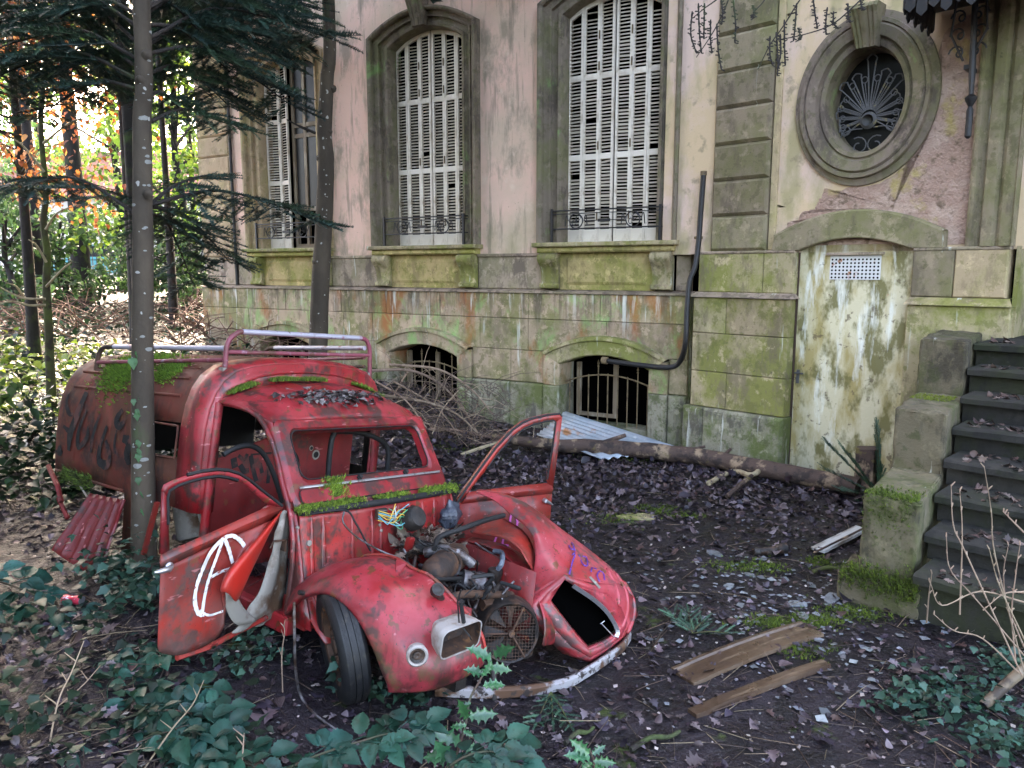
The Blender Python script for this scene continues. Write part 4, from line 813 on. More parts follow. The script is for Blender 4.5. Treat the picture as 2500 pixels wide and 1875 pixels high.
for a, b, r_ in [(763, 1330, .016), (930, 1283, .009), (932, 1296, .009), (742, 1294, .008)]:
    c_ = vl(a, b, 0, -0.455); c_ = bk(c_.y, c_.z); mb = MB(); mb.cyl(c_ + Vector((-.002, 0, 0)), c_ + Vector((0.014, 0, 0.002)), r_, 10); vp(mb, 'blanking_plug', 'grey', bh)
# --- front wings
def wing(sg, name):
    # curves from rear to front: inner edge, crown line, shoulder, wheel-arch lip
    inner = crom([(-0.46, 0.52, 0.60), (-0.30, 0.46, 0.70), (-0.10, 0.40, 0.765), (0.10, 0.375, 0.765), (0.26, 0.36, 0.72), (0.40, 0.34, 0.64), (0.51, 0.30, 0.54), (0.555, 0.28, 0.44), (0.555, 0.27, 0.36)], 4)
    crown = crom([(-0.47, 0.60, 0.565), (-0.32, 0.57, 0.68), (-0.12, 0.53, 0.755), (0.10, 0.51, 0.755), (0.28, 0.50, 0.695), (0.42, 0.49, 0.60), (0.52, 0.45, 0.49), (0.555, 0.43, 0.41), (0.545, 0.42, 0.33)], 4)
    should = crom([(-0.46, 0.68, 0.50), (-0.33, 0.685, 0.61), (-0.14, 0.69, 0.695), (0.06, 0.685, 0.69), (0.23, 0.68, 0.62), (0.36, 0.66, 0.52), (0.45, 0.62, 0.42), (0.485, 0.59, 0.36), (0.465, 0.58, 0.29)], 4)
    lip = crom([(-0.43, 0.735, 0.42), (-0.33, 0.75, 0.53), (-0.16, 0.76, 0.625), (0.0, 0.755, 0.625), (0.13, 0.745, 0.56), (0.23, 0.735, 0.46), (0.29, 0.72, 0.36), (0.32, 0.71, 0.315), (0.325, 0.70, 0.27)], 4)
    G_ = []
    for k in range(len(inner)):
        row = crom([inner[k], crown[k], should[k], lip[k]], 4)
        row.append(row[-1] + Vector((-0.012 if k > 16 else 0.0, -0.03, -0.012)))
        G_.append([Vector((p.x, sg * p.y, p.z)) for p in row])
    for row in G_:                      # knocks in the panel
        for i, p in enumerate(row):
            if sg < 0:
                d = (p - Vector((0.12, -0.44, 0.76))).length; p.z -= 0.05 * math.exp(-(d / 0.075) ** 2)
                d = (p - Vector((0.24, -0.50, 0.68))).length; p.z -= 0.02 * math.exp(-(d / 0.05) ** 2)
            p += Vector((0, 0, 0.004 * mnoise.noise(p * 7)))
    mb = MB(); mb.grid(G_, flip=(sg > 0)); o = vp(mb, name, 'wing', smooth=180, solid=0.006, sub=1)
    return o, G_
wr, WG = wing(-1, 'front_wing')
wl_, _ = wing(1, 'front_wing'); wl_.matrix_local = Matrix.Translation((-0.02, 0.02, -0.06))
mb = MB(); mb.tube([r[0] + Vector((0.0, 0.006, 0.006)) for r in WG[6:30]], 0.010, 6); vp(mb, 'wing_flange', 'orange', wr, smooth=60)
mb = MB(); mb.prism([(0.02, -0.41, 0.77), (0.10, -0.42, 0.775), (0.125, -0.46, 0.73), (0.09, -0.475, 0.70), (0.06, -0.45, 0.75)], (0.002, 0.004, 0.012)); vp(mb, 'bent_tab', 'red', wr)
c_ = Vector((-0.245, -0.775, 0.60)); mb = MB(); mb.cyl(c_, c_ + Vector((0.0, -0.03, 0.01)), 0.012, 8); vp(mb, 'side_bolt', 'engine', wr)
# inner wing panels
def innerw(sg):
    mb = MB(); mb.grid([[(-0.40 + 0.85 * t, sg * (0.40 - 0.12 * t), z) for t in np.linspace(0, 1, 8)] for z in (0.25, 0.45, 0.62 if sg < 0 else 0.70)]); vp(mb, 'inner_wing', 'deep', smooth=60, solid=0.006)
sym(innerw)
# --- front wheel, turned towards the camera
def wheel(loc, steer, camber=0.0):
    m_ = Matrix.Translation(loc) @ Matrix.Rotation(steer, 4, 'Z') @ Matrix.Rotation(camber, 4, 'X') @ Matrix.Rotation(rad(90), 4, 'X')
    r_ = empty('front_wheel'); r_.parent = van; r_.matrix_local = m_
    R0 = 0.292; pf = [(0.196, -0.055), (0.215, -0.068), (0.25, -0.072), (0.275, -0.064), (0.288, -0.05), (R0, -0.045), (R0, -0.019), (R0 - 0.006, -0.018), (R0 - 0.006, -0.014), (R0 + 0.001, -0.013), (R0 + 0.002, 0.013), (R0 - 0.006, 0.014), (R0 - 0.006, 0.018), (R0, 0.019), (R0, 0.045), (0.288, 0.05), (0.275, 0.064), (0.25, 0.072), (0.215, 0.068), (0.196, 0.055)]
    mb = MB(); mb.lathe(pf, 64); mb.build('tyre', R['tyre'], r_, smooth=30)
    mb = MB()
    for k in range(96):                 # zig-zag grooves and side sipes
        a = 2 * math.pi * k / 96; a2 = 2 * math.pi * (k + 1) / 96
        for zc in (-0.030, 0.030):
            z0 = zc + (0.006 if k % 2 else -0.006); z1 = zc + (-0.006 if k % 2 else 0.006)
            P0 = Vector((math.cos(a), math.sin(a), 0)); P1 = Vector((math.cos(a2), math.sin(a2), 0)); rr_ = R0 + 0.0015
            mb.add([P0 * rr_ + Vector((0, 0, z0 - 0.0022)), P1 * rr_ + Vector((0, 0, z1 - 0.0022)), P1 * rr_ + Vector((0, 0, z1 + 0.0022)), P0 * rr_ + Vector((0, 0, z0 + 0.0022))], [(0, 1, 2, 3)])
        if k % 2 == 0:
            for sg in (-1, 1):
                P0 = Vector((math.cos(a), math.sin(a), 0)); P1 = Vector((math.cos(a + 0.012), math.sin(a + 0.012), 0))
                mb.add([P0 * (R0 + 0.001) + Vector((0, 0, sg * 0.034)), P1 * (R0 + 0.001) + Vector((0, 0, sg * 0.034)), P1 * 0.285 + Vector((0, 0, sg * 0.0545)), P0 * 0.285 + Vector((0, 0, sg * 0.0545))], [(0, 1, 2, 3)])
    tag(mb.build('tread_grooves', R['black'], r_), kind='stuff')
    mb = MB(); mb.lathe([(0.205, 0.050), (0.198, 0.058), (0.185, 0.052), (0.182, 0.02), (0.15, 0.012), (0.12, 0.035), (0.095, 0.04), (0.09, 0.02), (0.05, 0.02), (0.045, 0.05), (0.0, 0.055)], 32); mb.lathe([(0.205, -0.05), (0.18, -0.04), (0.06, -0.03), (0.0, -0.03)], 24)
    rm = mb.build('rim', R['rust'], r_, smooth=40)
    for k in range(3):
        a = 2.09 * k; mb = MB(); mb.cyl((0.068 * math.cos(a), 0.068 * math.sin(a), 0.02), (0.068 * math.cos(a), 0.068 * math.sin(a), 0.042), 0.011, 6); mb.build('wheel_nut', R['rust'], rm)
    return r_
wheel((-0.07, -0.64, 0.36), rad(-27), rad(13))
# --- headlamp shell, indicator, lamp bar
hl = empty('headlamp'); hl.parent = van; hl.matrix_local = Matrix.Translation(vl(1116, 1553, 0, 0.60)) @ Matrix.Rotation(rad(-10), 4, 'Z') @ Matrix.Rotation(rad(6), 4, 'X') @ Matrix.Rotation(rad(10), 4, 'Y')
mb = MB(); secs = [[(x, y * k, z * k) for y, z in rrect(-0.115, 0.115, -0.072, 0.072, 0.035)] for x, k in ((-0.12, 0.12), (-0.115, 0.40), (-0.095, 0.66), (-0.055, 0.88), (0.0, 1.0), (0.03, 1.0))]
for a, b in zip(secs[:-1], secs[1:]): mb.ring(a, b)
mb.add(secs[0], [tuple(range(len(secs[0])))]); mb.build('shell', R['cream'], hl, smooth=50)
mb = MB(); secs2 = [[(x, y * k, z * k) for y, z in rrect(-0.115, 0.115, -0.072, 0.072, 0.035)] for x, k in ((0.031, 1.0), (0.031, 0.965), (0.0, 0.95), (-0.06, 0.8), (-0.085, 0.5))]
for a, b in zip(secs2[:-1], secs2[1:]): mb.ring(a, b, flip=False)
mb.add(secs2[-1], [tuple(range(len(secs2[0])))]); mb.build('reflector', R['rust'], hl, smooth=50)
mb = MB(); mb.tube([(s[0], s[1], s[2]) for s in secs2[0]], 0.004, 5, closed=True); mb.build('lamp_rim', R['cream'], hl)
mb = MB(); mb.tube([(0.0, -0.02, 0.25), (-0.01, -0.02, 0.18), (0.0, 0.0, 0.07), (0.05, 0.03, 0.02), (0.045, 0.05, -0.01)], 0.004, 5); mb.tube([(0.0, -0.01, 0.18), (0.02, 0.01, 0.08)], 0.010, 6); mb.build('lamp_wire', R['black'], hl)
c_ = vl(1018, 1593, 0, 0.515); ind = empty('indicator_lamp'); ind.parent = van; ind.matrix_local = Matrix.Translation(c_ + Vector((0.02, -0.02, 0))) @ Matrix.Rotation(rad(-40), 4, 'Z') @ Matrix.Rotation(rad(90), 4, 'Y')
mb = MB(); mb.lathe([(0.046, -0.03), (0.05, 0.0), (0.05, 0.012), (0.043, 0.018), (0.036, 0.014), (0.036, 0.0)], 24); mb.build('ring', R['cream'], ind, smooth=50)
mb = MB(); mb.lathe([(0.037, 0.002), (0.03, -0.004), (0.02, -0.004), (0.018, 0.008), (0.010, 0.01), (0.0, 0.004)], 20); mb.build('socket', R['engine'], ind, smooth=50)
q0, q1, q2 = vl(1078, 1466, 0, 0.34), vl(1140, 1450, 0, 0.34), vl(1248, 1452, 0, 0.34)
mb = MB(); mb.tube(crom([q0, lerp(q0, q1, .5) + Vector((0, 0, .004)), q1, lerp(q1, q2, .5), q2], 4), 0.021, 10); lb = vp(mb, 'lamp_bar', 'rust', smooth=60)
for t in (0.12, 0.42, 0.60, 0.88):
    p = q0.lerp(q2, t) + Vector((0, 0, 0.012)); d = (q2 - q0).normalized(); mb = MB(); mb.tube([p - d * 0.012, p + d * 0.012], 0.026, 10); vp(mb, 'clamp', 'engine', lb, smooth=50)
c_ = vl(1066, 1442, 0, 0.36); mb = MB(); d = Vector((0.7, -0.3, 0.6)).normalized(); mb.tube([c_ - d * 0.02, c_, c_ + d * 0.022], [0.028, 0.034, 0.034], 12); mb.tube([c_ + d * 0.022, c_ + d * 0.03], [0.024, 0.012], 10); mb.tube([c_, q0], 0.02, 8); vp(mb, 'bar_joint', 'engine', lb, smooth=50)
# --- engine
eng = empty('engine'); eng.parent = van; eng.location = (0.12, 0.02, 0.36)
def ep(mb, name, m, **k): o = mb.build(name, R[m], eng, **k); return o
eo = Vector((0.12, 0.02, 0.36))
mb = MB(); mb.box(-0.34, 0.14, -0.17, 0.17, -0.14, 0.10, c=0.02); ep(mb, 'crankcase', 'engine', bevel=0.02)
for sg in (-1, 1):
    mb = MB()
    for k in range(7): mb.cyl((0.02, sg * (0.18 + k * 0.018), 0.0), (0.02, sg * (0.187 + k * 0.018), 0.0), 0.075, 12)
    mb.cyl((0.02, sg * 0.17, 0), (0.02, sg * 0.31, 0), 0.055, 10); ep(mb, 'finned_cylinder', 'engine')
def vlo(px, py, ax, v): return vl(px, py, ax, v) - eo
a, b = vlo(1052, 1402, 2, 0.70), vlo(1122, 1352, 2, 0.71)
d = (b - a).normalized(); mb = MB(); L_ = (b - a).length
mb.tube([a - d * 0.02, a, a + d * 0.05, a + d * (L_ * 0.5), b - d * 0.05, b, b + d * 0.015], [0.02, 0.055, 0.075, 0.082, 0.078, 0.06, 0.02], 16); ep(mb, 'silencer_drum', 'rust', smooth=50)
mb = MB(); m_ = a + d * L_ * 0.5; mb.tube([m_ - d * 0.006, m_ + d * 0.006], 0.09, 18); ep(mb, 'drum_seam', 'alu', smooth=50)
c2 = vlo(1095, 1348, 2, 0.76); mb = MB(); mb.tube(crom([c2 + Vector((-.12, -.06, -.03)), c2 + Vector((-.04, -.02, .01)), c2 + Vector((.05, .03, .0)), c2 + Vector((.1, .1, -.06))], 4), 0.028, 10); ep(mb, 'inlet_pipe', 'alu', smooth=60)
c3 = vlo(1180, 1352, 2, 0.62); mb = MB(); mb.obox(c3, (0.13, 0.02, 0.0), (-0.02, 0.085, 0.0), (0, 0, 0.07)); ep(mb, 'air_box', 'deep', bevel=0.015)
c4 = vlo(1206, 1425, 2, 0.56); mb = MB(); mb.lathe([(0.034, -0.08), (0.036, 0.03), (0.04, 0.035), (0.04, 0.05), (0.044, 0.055), (0.044, 0.085), (0.038, 0.09), (0.0, 0.088)], 16, Matrix.Translation(c4)); ep(mb, 'oil_filler', 'engine', smooth=40)
c5 = vlo(1148, 1420, 2, 0.60); dx = Vector((0.55, 0.75, -0.2)).normalized(); mb = MB(); mb.tube([c5 - dx * 0.06, c5 - dx * 0.055, c5 + dx * 0.0, c5 + dx * 0.005, c5 + dx * 0.02, c5 + dx * 0.07, c5 + dx * 0.10], [0.03, 0.058, 0.06, 0.054, 0.06, 0.06, 0.03], 18); ep(mb, 'dynamo', 'alu', smooth=40)
# fan with wire guard
fm = Matrix.Translation(vl(1246, 1545, 0, 0.44) - eo) @ Matrix.Rotation(rad(-38), 4, 'Z') @ Matrix.Rotation(rad(-8), 4, 'Y') @ Matrix.Rotation(rad(90), 4, 'Y')
fg = empty('fan'); fg.parent = van; fg.matrix_local = Matrix.Translation(eo) @ fm
mb = MB(); mb.lathe([(0.15, 0.0), (0.16, 0.008), (0.165, 0.0), (0.19, -0.10), (0.10, -0.20)], 32); mb.build('fan_cowl', R['engine'], fg, smooth=50)
mb = MB()
for k in range(-8, 9):
    q = k * 0.0178; h_ = math.sqrt(max(0, 0.15 ** 2 - q * q))
    mb.tube([(q, -h_, 0.006), (q, h_, 0.006)], 0.0016, 4, cap=False); mb.tube([(-h_, q, 0.007), (h_, q, 0.007)], 0.0016, 4, cap=False)
tag(mb.build('wire_mesh', R['rust'], fg), kind='stuff')
mb = MB(); mb.lathe([(0.0, 0.03), (0.018, 0.03), (0.02, 0.02), (0.02, 0.008)], 12)
mb.build('fan_hub', R['rust'], fg, smooth=40)
for a_ in (0.6, 2.7, 4.75):
    mb = MB(); mb.tube([(0.0, 0.0, 0.016), (0.155 * math.cos(a_), 0.155 * math.sin(a_), 0.008)], 0.006, 6); mb.build('guard_spoke', R['rust'], fg)
for k in range(8):
    a_ = k * 0.785; ca, sa = math.cos(a_), math.sin(a_); mb = MB(); mb.add([(0.03 * ca, 0.03 * sa, -0.02), (0.14 * ca - 0.03 * sa, 0.14 * sa + 0.03 * ca, -0.012), (0.14 * ca + 0.03 * sa, 0.14 * sa - 0.03 * ca, -0.04), (0.03 * ca + .01 * sa, 0.03 * sa - .01 * ca, -0.035)], [(0, 1, 2, 3)]); mb.build('fan_blade', R['engine'], fg)
# pipes, hoses, wiring
def hose(pts, r_, m, name='hose', parent=None, n=7):
    P = [vl(*p) for p in pts]; mb = MB(); mb.tube(crom(P, 5), r_, n); return vp(mb, name, m, parent, smooth=60)
hose([(755, 1256, 0, -.47), (842, 1246, 0, -.46), (870, 1280, 0, -.43), (905, 1345, 0, -.38)], .006, 'black', 'brake_pipe')
hose([(840, 1250, 0, -.44), (838, 1275, 0, -.40), (870, 1310, 0, -.34), (930, 1345, 0, -.2), (980, 1365, 0, -.1), (1010, 1385, 0, 0.05)], .0055, 'alu', 'throttle_cable')
hose([(1045, 1412, 2, .70), (1080, 1414, 2, .68), (1125, 1412, 2, .64)], .012, 'black')
hose([(1205, 1345, 2, .74), (1225, 1350, 2, .74), (1225, 1375, 2, .70), (1215, 1390, 2, .66)], .016, 'bag', 'breather_hose')
hose([(1160, 1325, 2, .76), (1190, 1345, 2, .70), (1240, 1375, 2, .62), (1290, 1400, 2, .6)], .005, 'alu')
hose([(1230, 1395, 2, .6), (1255, 1400, 2, .58), (1290, 1405, 2, .56)], .012, 'black')
hose([(1200, 1440, 2, .56), (1240, 1430, 2, .54), (1270, 1425, 2, .5)], .02, 'engine')
hose([(1060, 1340, 2, .80), (1075, 1310, 2, .84), (1130, 1290, 2, .88), (1185, 1270, 2, .90), (1230, 1258, 2, .9)], .016, 'black', 'seal_strip')
for k in range(4):
    hose([(1000 + 8 * k, 1300 + 6 * k, 2, .74), (1020 + 14 * k, 1330, 2, .76 + .02 * k), (1060 + 18 * k, 1335 + 8 * k, 2, .74), (1100 + 10 * k, 1390, 2, .62)], .004, 'black', 'wiring')
fb = vl(930, 1254, 0, -.44); mb = MB(); mb.obox(fb, (0.012, 0, 0.0), (0, 0.04, 0), (0, 0, 0.03)); fz = vp(mb, 'fuse_block', 'engine', bevel=0.004)
for k in range(4):
    mb = MB(); mb.cyl(fb + Vector((0.016, -0.032, -0.022 + 0.014 * k)), fb + Vector((0.016, 0.032, -0.022 + 0.014 * k)), 0.005, 6); vp(mb, 'fuse', 'alu', fz)
WIRE = [mat('wire_yellow', (0.6, 0.36, 0.05), rough=0.5), mat('wire_green', (0.05, 0.30, 0.16), rough=0.5), mat('wire_cyan', (0.08, 0.35, 0.42), rough=0.5), mat('wire_white', (0.5, 0.5, 0.46), rough=0.5)]
wr_ = random.Random(5)
for k in range(14):
    p0 = fb + Vector((0.02, 0.04 if k % 2 else -0.04, wr_.uniform(-.03, .03))); p3 = vl(965 + wr_.uniform(-5, 40), 1240 + wr_.uniform(-10, 35), 0, -.36)
    mid = lerp(p0, p3, .5) + Vector((wr_.uniform(.02, .06), wr_.uniform(-.03, .03), wr_.uniform(-.05, .03)))
    mb = MB(); mb.tube(crom([p0, lerp(p0, mid, .6) + Vector((.02, 0, -.02)), mid, p3], 4), .003, 5); vp(mb, 'wire', WIRE[k % 4])
# crumpled plastic over the far corner, small black heater box
bp = vl(1100, 1255, 0, -.36); mb = MB(); rr = random.Random(2); n1, n2 = 12, 16; G_ = []
for i in range(n1 + 1):
    th = math.pi * i / n1; row = []
    for j in range(n2):
        ph = 2 * math.pi * j / n2; d = Vector((math.sin(th) * math.cos(ph) * .6, math.sin(th) * math.sin(ph), math.cos(th))); k = 1 + 0.45 * mnoise.noise(d * 2.3 + Vector((3, 1, 2))) + .2 * mnoise.noise(d * 6)
        row.append(bp + Vector((d.x * 0.075 * k, d.y * 0.085 * k, d.z * 0.085 * k - 0.01)))
    row.append(row[0]); G_.append(row)
mb.grid(G_); vp(mb, 'crumpled_plastic', 'bag', smooth=180)
hb = vl(1010, 1265, 0, -.33); mb = MB(); mb.lathe([(0.0, 0.05), (0.06, 0.045), (0.075, 0.02), (0.075, -0.03), (0.05, -0.05)], 16, Matrix.Translation(hb) @ Matrix.Rotation(rad(60), 4, 'Y')); vp(mb, 'heater_drum', 'engine', smooth=40)
pd = vl(998, 1332, 0, -.2); mb = MB(); mb.obox(pd, (0.02, 0.0, 0.0), (0, 0.02, 0), (0.01, 0, 0.05)); vp(mb, 'pedal_box', 'bay', bevel=0.006)
# clutter of the stripped engine bay
ce = random.Random(17)
for k in range(44):
    p = Vector((ce.uniform(-.22, .36), ce.uniform(-.26, .28), ce.uniform(.50, .66))); q = p + Vector((ce.gauss(0, .10), ce.gauss(0, .10), ce.gauss(0, .05))); q.x = min(.36, q.x); q.y = max(-.28, min(.28, q.y)); m_ = (p + q) / 2 + Vector((ce.gauss(0, .05), ce.gauss(0, .05), ce.uniform(.0, .08)))
    mb = MB(); mb.tube(crom([p, m_, q], 6), ce.choice([.004, .006, .009, .012]), 6); vp(mb, 'hose', ce.choice(['black', 'engine', 'rust', 'alu', 'black']), smooth=60)
for k in range(30):
    p = Vector((ce.uniform(-.2, .34), ce.uniform(-.25, .26), ce.uniform(.46, .60))); r3 = Matrix.Rotation(ce.uniform(0, 3), 3, 'Z') @ Matrix.Rotation(ce.uniform(-.6, .6), 3, 'X'); a_, b_, c__ = ce.uniform(.015, .05), ce.uniform(.01, .03), ce.uniform(.01, .04)
    mb = MB(); mb.obox(p, r3 @ Vector((a_, 0, 0)), r3 @ Vector((0, b_, 0)), r3 @ Vector((0, 0, c__))); mb.tube([p, p + r3 @ Vector((a_ * 1.6, 0, .01))], b_ * .6, 7); vp(mb, 'bracket', ce.choice(['engine', 'rust', 'engine', 'alu']), bevel=.004)
# torn red sheet of the far inner wing
mb = MB(); pts = [[(1130, 1300, .50, 0), (1180, 1275, .58, 0), (1225, 1262, .66, 0)], [(1180, 1305, .46, 0), (1215, 1290, .55, 0), (1245, 1275, .64, 0)], [(1225, 1310, .42, 0), (1255, 1300, .52, 0), (1290, 1300, .62, 0)], [(1270, 1335, .36, 0), (1290, 1345, .46, 0), (1310, 1360, .56, 0)], [(1285, 1370, .32, 0), (1300, 1390, .42, 0), (1305, 1410, .5, 0)]]
mb.grid([[vl(a, b, 1, y) for a, b, y, _ in r_] for r_ in pts]); vp(mb, 'torn_wing_panel', 'orange', smooth=180, solid=0.006, sub=2)
mb = MB(); mb.grid([[vl(1170, 1330, 1, .42), vl(1230, 1330, 1, .5), vl(1270, 1350, 1, .52)], [vl(1180, 1400, 1, .40), vl(1240, 1410, 1, .46), vl(1290, 1420, 1, .5)]]); vp(mb, 'splash_plate', 'deep', smooth=180, solid=0.006, sub=1)
# --- doors
def door(sg, ang, outline, win, name, m, label):
    t = rad(ang); h = Vector((-0.56, sg * 0.64, 0)); dd_ = Vector((-math.cos(t), sg * math.sin(t), 0)); nn = Vector((-dd_.y, dd_.x, 0)) * (1 if sg < 0 else -1)
    # nn points to the outside face of the door as hung
    P = lambda r_, z, o=0.0: h + dd_ * r_ + Vector((0, 0, z)) + nn * o
    dr = empty(name); dr.parent = van; dr['label'] = label
    return dr, P, nn
# near door (van's right), torn skin
dr, DP, dn = door(-1, 97, None, None, 'front_door', 'orange', 'near door hanging open, torn skin, white circled A painted on it')
DZ = 0.0
tob = VI @ Vector((0, 0, CAM_H)); out_sign = 1 if (tob - DP(.4, .7)).dot(dn) > 0 else -1
OUT = dn * out_sign
def dpx(px, py, off=0.0):                   # pixel on the near door's plane
    o = VI @ Vector((0, 0, CAM_H)); v = VI.to_3x3() @ ray(px, py); h = DP(0, 0) + OUT * off; k = ((h - o).dot(OUT)) / v.dot(OUT); return o + v * k
top = [(690, 1239), (668, 1222), (639, 1200), (612, 1177), (585, 1160), (558, 1152), (531, 1150), (495, 1154), (458, 1163), (425, 1174), (402, 1185), (396, 1200)]
itop = [(655, 1232), (640, 1222), (622, 1205), (600, 1184), (580, 1172), (555, 1165), (531, 1162), (498, 1166), (462, 1175), (435, 1184), (413, 1197), (408, 1215)]
ibot = [(637, 1243), (622, 1251), (606, 1259), (585, 1268), (565, 1277), (545, 1286), (525, 1295), (500, 1306), (475, 1317), (450, 1328), (425, 1339), (411, 1345)]
loop_o = top + [(394, 1270), (392, 1340), (391, 1352)]; 
mb = MB()
mb.grid([[dpx(*p, 0.012) for p in top], [dpx(*p, 0.0) for p in itop]]); mb.grid([[dpx(*p, 0.012) for p in top], [dpx(*p, -0.03) for p in top]])
mb.grid([[dpx(396, 1200, .012), dpx(394, 1270, .012), dpx(391, 1352, .012)], [dpx(408, 1215), dpx(409, 1280), dpx(411, 1345)]])
mb.grid([[dpx(690, 1239, .012), dpx(672, 1250, .012)], [dpx(655, 1232), dpx(637, 1243)]])
vp(mb, 'window_frame', 'red', dr, smooth=60, solid=0.012)
mb = MB(); mb.tube([dpx(a, b, 0.004) for a, b in itop[4:]] + [dpx(409, 1280, .004)], 0.010, 6); vp(mb, 'window_seal', 'black', dr, smooth=60)
mb = MB(); mb.tube([dpx(a - 1, b - 4, 0.014) for a, b in top[:9]], 0.009, 6); vp(mb, 'door_seal', 'black', dr, smooth=60)
# waist rail
mb = MB(); wt = [(690, 1240), (640, 1262), (590, 1284), (540, 1306), (490, 1328), (440, 1350), (391, 1372)]; wb = [(676, 1262), (628, 1283), (580, 1303), (532, 1324), (484, 1346), (438, 1368), (392, 1388)]
wu = [(660, 1235), (630, 1247), (585, 1268), (535, 1291), (485, 1313), (440, 1333), (392, 1353)]
mb.grid([[dpx(*p, 0.004) for p in wu], [dpx(*p, 0.022) for p in wt], [dpx(*p, 0.014) for p in wb]]); vp(mb, 'waist_rail', 'orange', dr, smooth=40, solid=0.01)
# outer skin: columns from rear edge forward, the front part torn away and curled back
skin_t = [(392, 1386), (425, 1373), (455, 1360), (490, 1344), (530, 1325), (575, 1306), (620, 1287), (672, 1264)]
skin_b = [(384, 1594), (408, 1597), (432, 1603), (470, 1590), (510, 1574), (560, 1536), (535, 1445), (545, 1405)]
def skin_edge(k, t):
    a, b = skin_t[k], skin_b[k]; return (lerp(a[0], b[0], t), lerp(a[1], b[1], t))
mb = MB(); cols = []
for k in range(8):
    col_ = []
    for i, t in enumerate(np.linspace(0, 1, 9)):
        e = skin_edge(k, t); off = 0.012 + 0.012 * math.sin(t * math.pi)
        if k >= 6: off += (0.03 if k == 6 else 0.075) * t
        off += 0.004 * mnoise.noise((e[0] * .02, e[1] * .02, 3))
        col_.append(dpx(e[0], e[1], off))
    cols.append(col_)
mb.grid(cols, flip=True); vp(mb, 'door_skin', 'doorskin', dr, smooth=180, solid=0.004, sub=1)
# curled flap: bright inner face rolled towards the viewer
mb = MB(); fl = [[(690, 1242, .02), (600, 1345, .085), (545, 1405, .10), (533, 1450, .09)], [(688, 1248, .05), (612, 1345, .13), (560, 1400, .15), (548, 1440, .14)], [(684, 1256, .03), (630, 1350, .10), (590, 1410, .12), (570, 1460, .12)], [(676, 1264, .0), (640, 1340, .05), (610, 1400, .07), (577, 1480, .08)]]
mb.grid([[dpx(*p) for p in r_] for r_ in fl]); vp(mb, 'torn_flap', mat('bright_inner_red', (0.46, 0.022, 0.014), [dict(c=(0.3, .03, .02), s=6, lo=.5, hi=.7)], rough=0.4), dr, smooth=180, solid=0.004, sub=2)
mb = MB(); ig = [[(690, 1250, -.02), (672, 1300, -.02), (660, 1360, -.03), (640, 1430, -.02), (600, 1500, .0), (560, 1545, .01)], [(706, 1255, -.06), (704, 1320, -.07), (700, 1390, -.07), (692, 1450, -.06), (680, 1500, -.05), (640, 1530, -.02)]]
G_ = [[dpx(*p) for p in ig[0]], [lerp(dpx(*a), dpx(*b), .33) + OUT * .025 for a, b in zip(*ig)], [lerp(dpx(*a), dpx(*b), .66) - OUT * .02 for a, b in zip(*ig)], [dpx(*p) for p in ig[1]]]
G_ = [[p + OUT * .022 * mnoise.noise(p * 16) + Vector((0, 0, .02 * mnoise.noise(p * 11 + Vector((5, 0, 0))))) for p in crom(r_, 4)] for r_ in G_]
mb.grid(G_, flip=True); vp(mb, 'inner_panel', 'grey', dr, smooth=180, solid=0.006, sub=1)
mb = MB(); mb.grid([[dpx(535, 1430, .02), dpx(548, 1480, .03), dpx(570, 1530, .03)], [dpx(556, 1425, .07), dpx(575, 1490, .05), dpx(600, 1525, .03)], [dpx(580, 1455, .03), dpx(600, 1500, .02), dpx(640, 1515, .0)]]); vp(mb, 'crumpled_lining', 'grey', dr, smooth=180, solid=0.004, sub=2)
mb = MB(); mb.tube([dpx(432, 1606, .0), dpx(510, 1580, .0), dpx(575, 1545, -.01), dpx(650, 1508, -.03)], 0.016, 6); vp(mb, 'door_bottom_rail', 'orange', dr, smooth=60)
mb = MB(); mb.tube([dpx(660, 1338, -.01), dpx(668, 1322, .0), dpx(700, 1318, -.02)], 0.006, 5); mb.obox(dpx(690, 1330, -.03), (0.03, 0, 0), (0, 0.005, 0), (0, 0, .03)); vp(mb, 'hinge_plate', 'rust', dr)
mb = MB(); mb.tube(crom([dpx(712, 1300, -.05), dpx(708, 1380, -.06), dpx(698, 1450, -.05)], 4), 0.009, 6); vp(mb, 'hinge_edge_seal', 'black', dr, smooth=60)
c_ = dpx(410, 1382, .015); mb = MB(); mb.tube([c_ - OUT * .01, c_ + OUT * .012, c_ + OUT * .02], [.021, .021, .014], 14); hh = vp(mb, 'handle_base', 'chrome', dr, smooth=40)
mb = MB(); e_ = (dpx(380, 1390) - dpx(410, 1382)).normalized(); mb.tube([c_ + OUT * .02, c_ + OUT * .035 + e_ * .02, c_ + OUT * .035 + e_ * .06, c_ + OUT * .03 + e_ * .09], [.013, .015, .012, .005], 8); vp(mb, 'handle', 'chrome', dr, smooth=60)
# white circled A
mb = MB()
def wstroke(pts, wd, off=0.030):
    P = crom([(a, b, 0) for a, b in pts], 6); Q = [dpx(p.x, p.y, off) for p in P]; ribbon(mb, Q, OUT, [wd * (0.8 + 0.35 * mnoise.noise((i * .7, wd * 90, 1.0))) for i in range(len(Q))])
wstroke([(598, 1335), (585, 1318), (565, 1308), (542, 1318), (515, 1348), (495, 1390), (480, 1432), (476, 1470), (485, 1498), (500, 1500)], .013)
wstroke([(545, 1316), (533, 1350), (520, 1385), (508, 1420), (499, 1460), (494, 1495)], .011)
wstroke([(550, 1318), (560, 1345), (568, 1375)], .012, .036)
wstroke([(514, 1410), (535, 1398), (562, 1388)], .010, .034)
wstroke([(488, 1490), (510, 1502), (545, 1492)], .007, .032)
vp(mb, 'painted_circle_letter', 'white', dr)
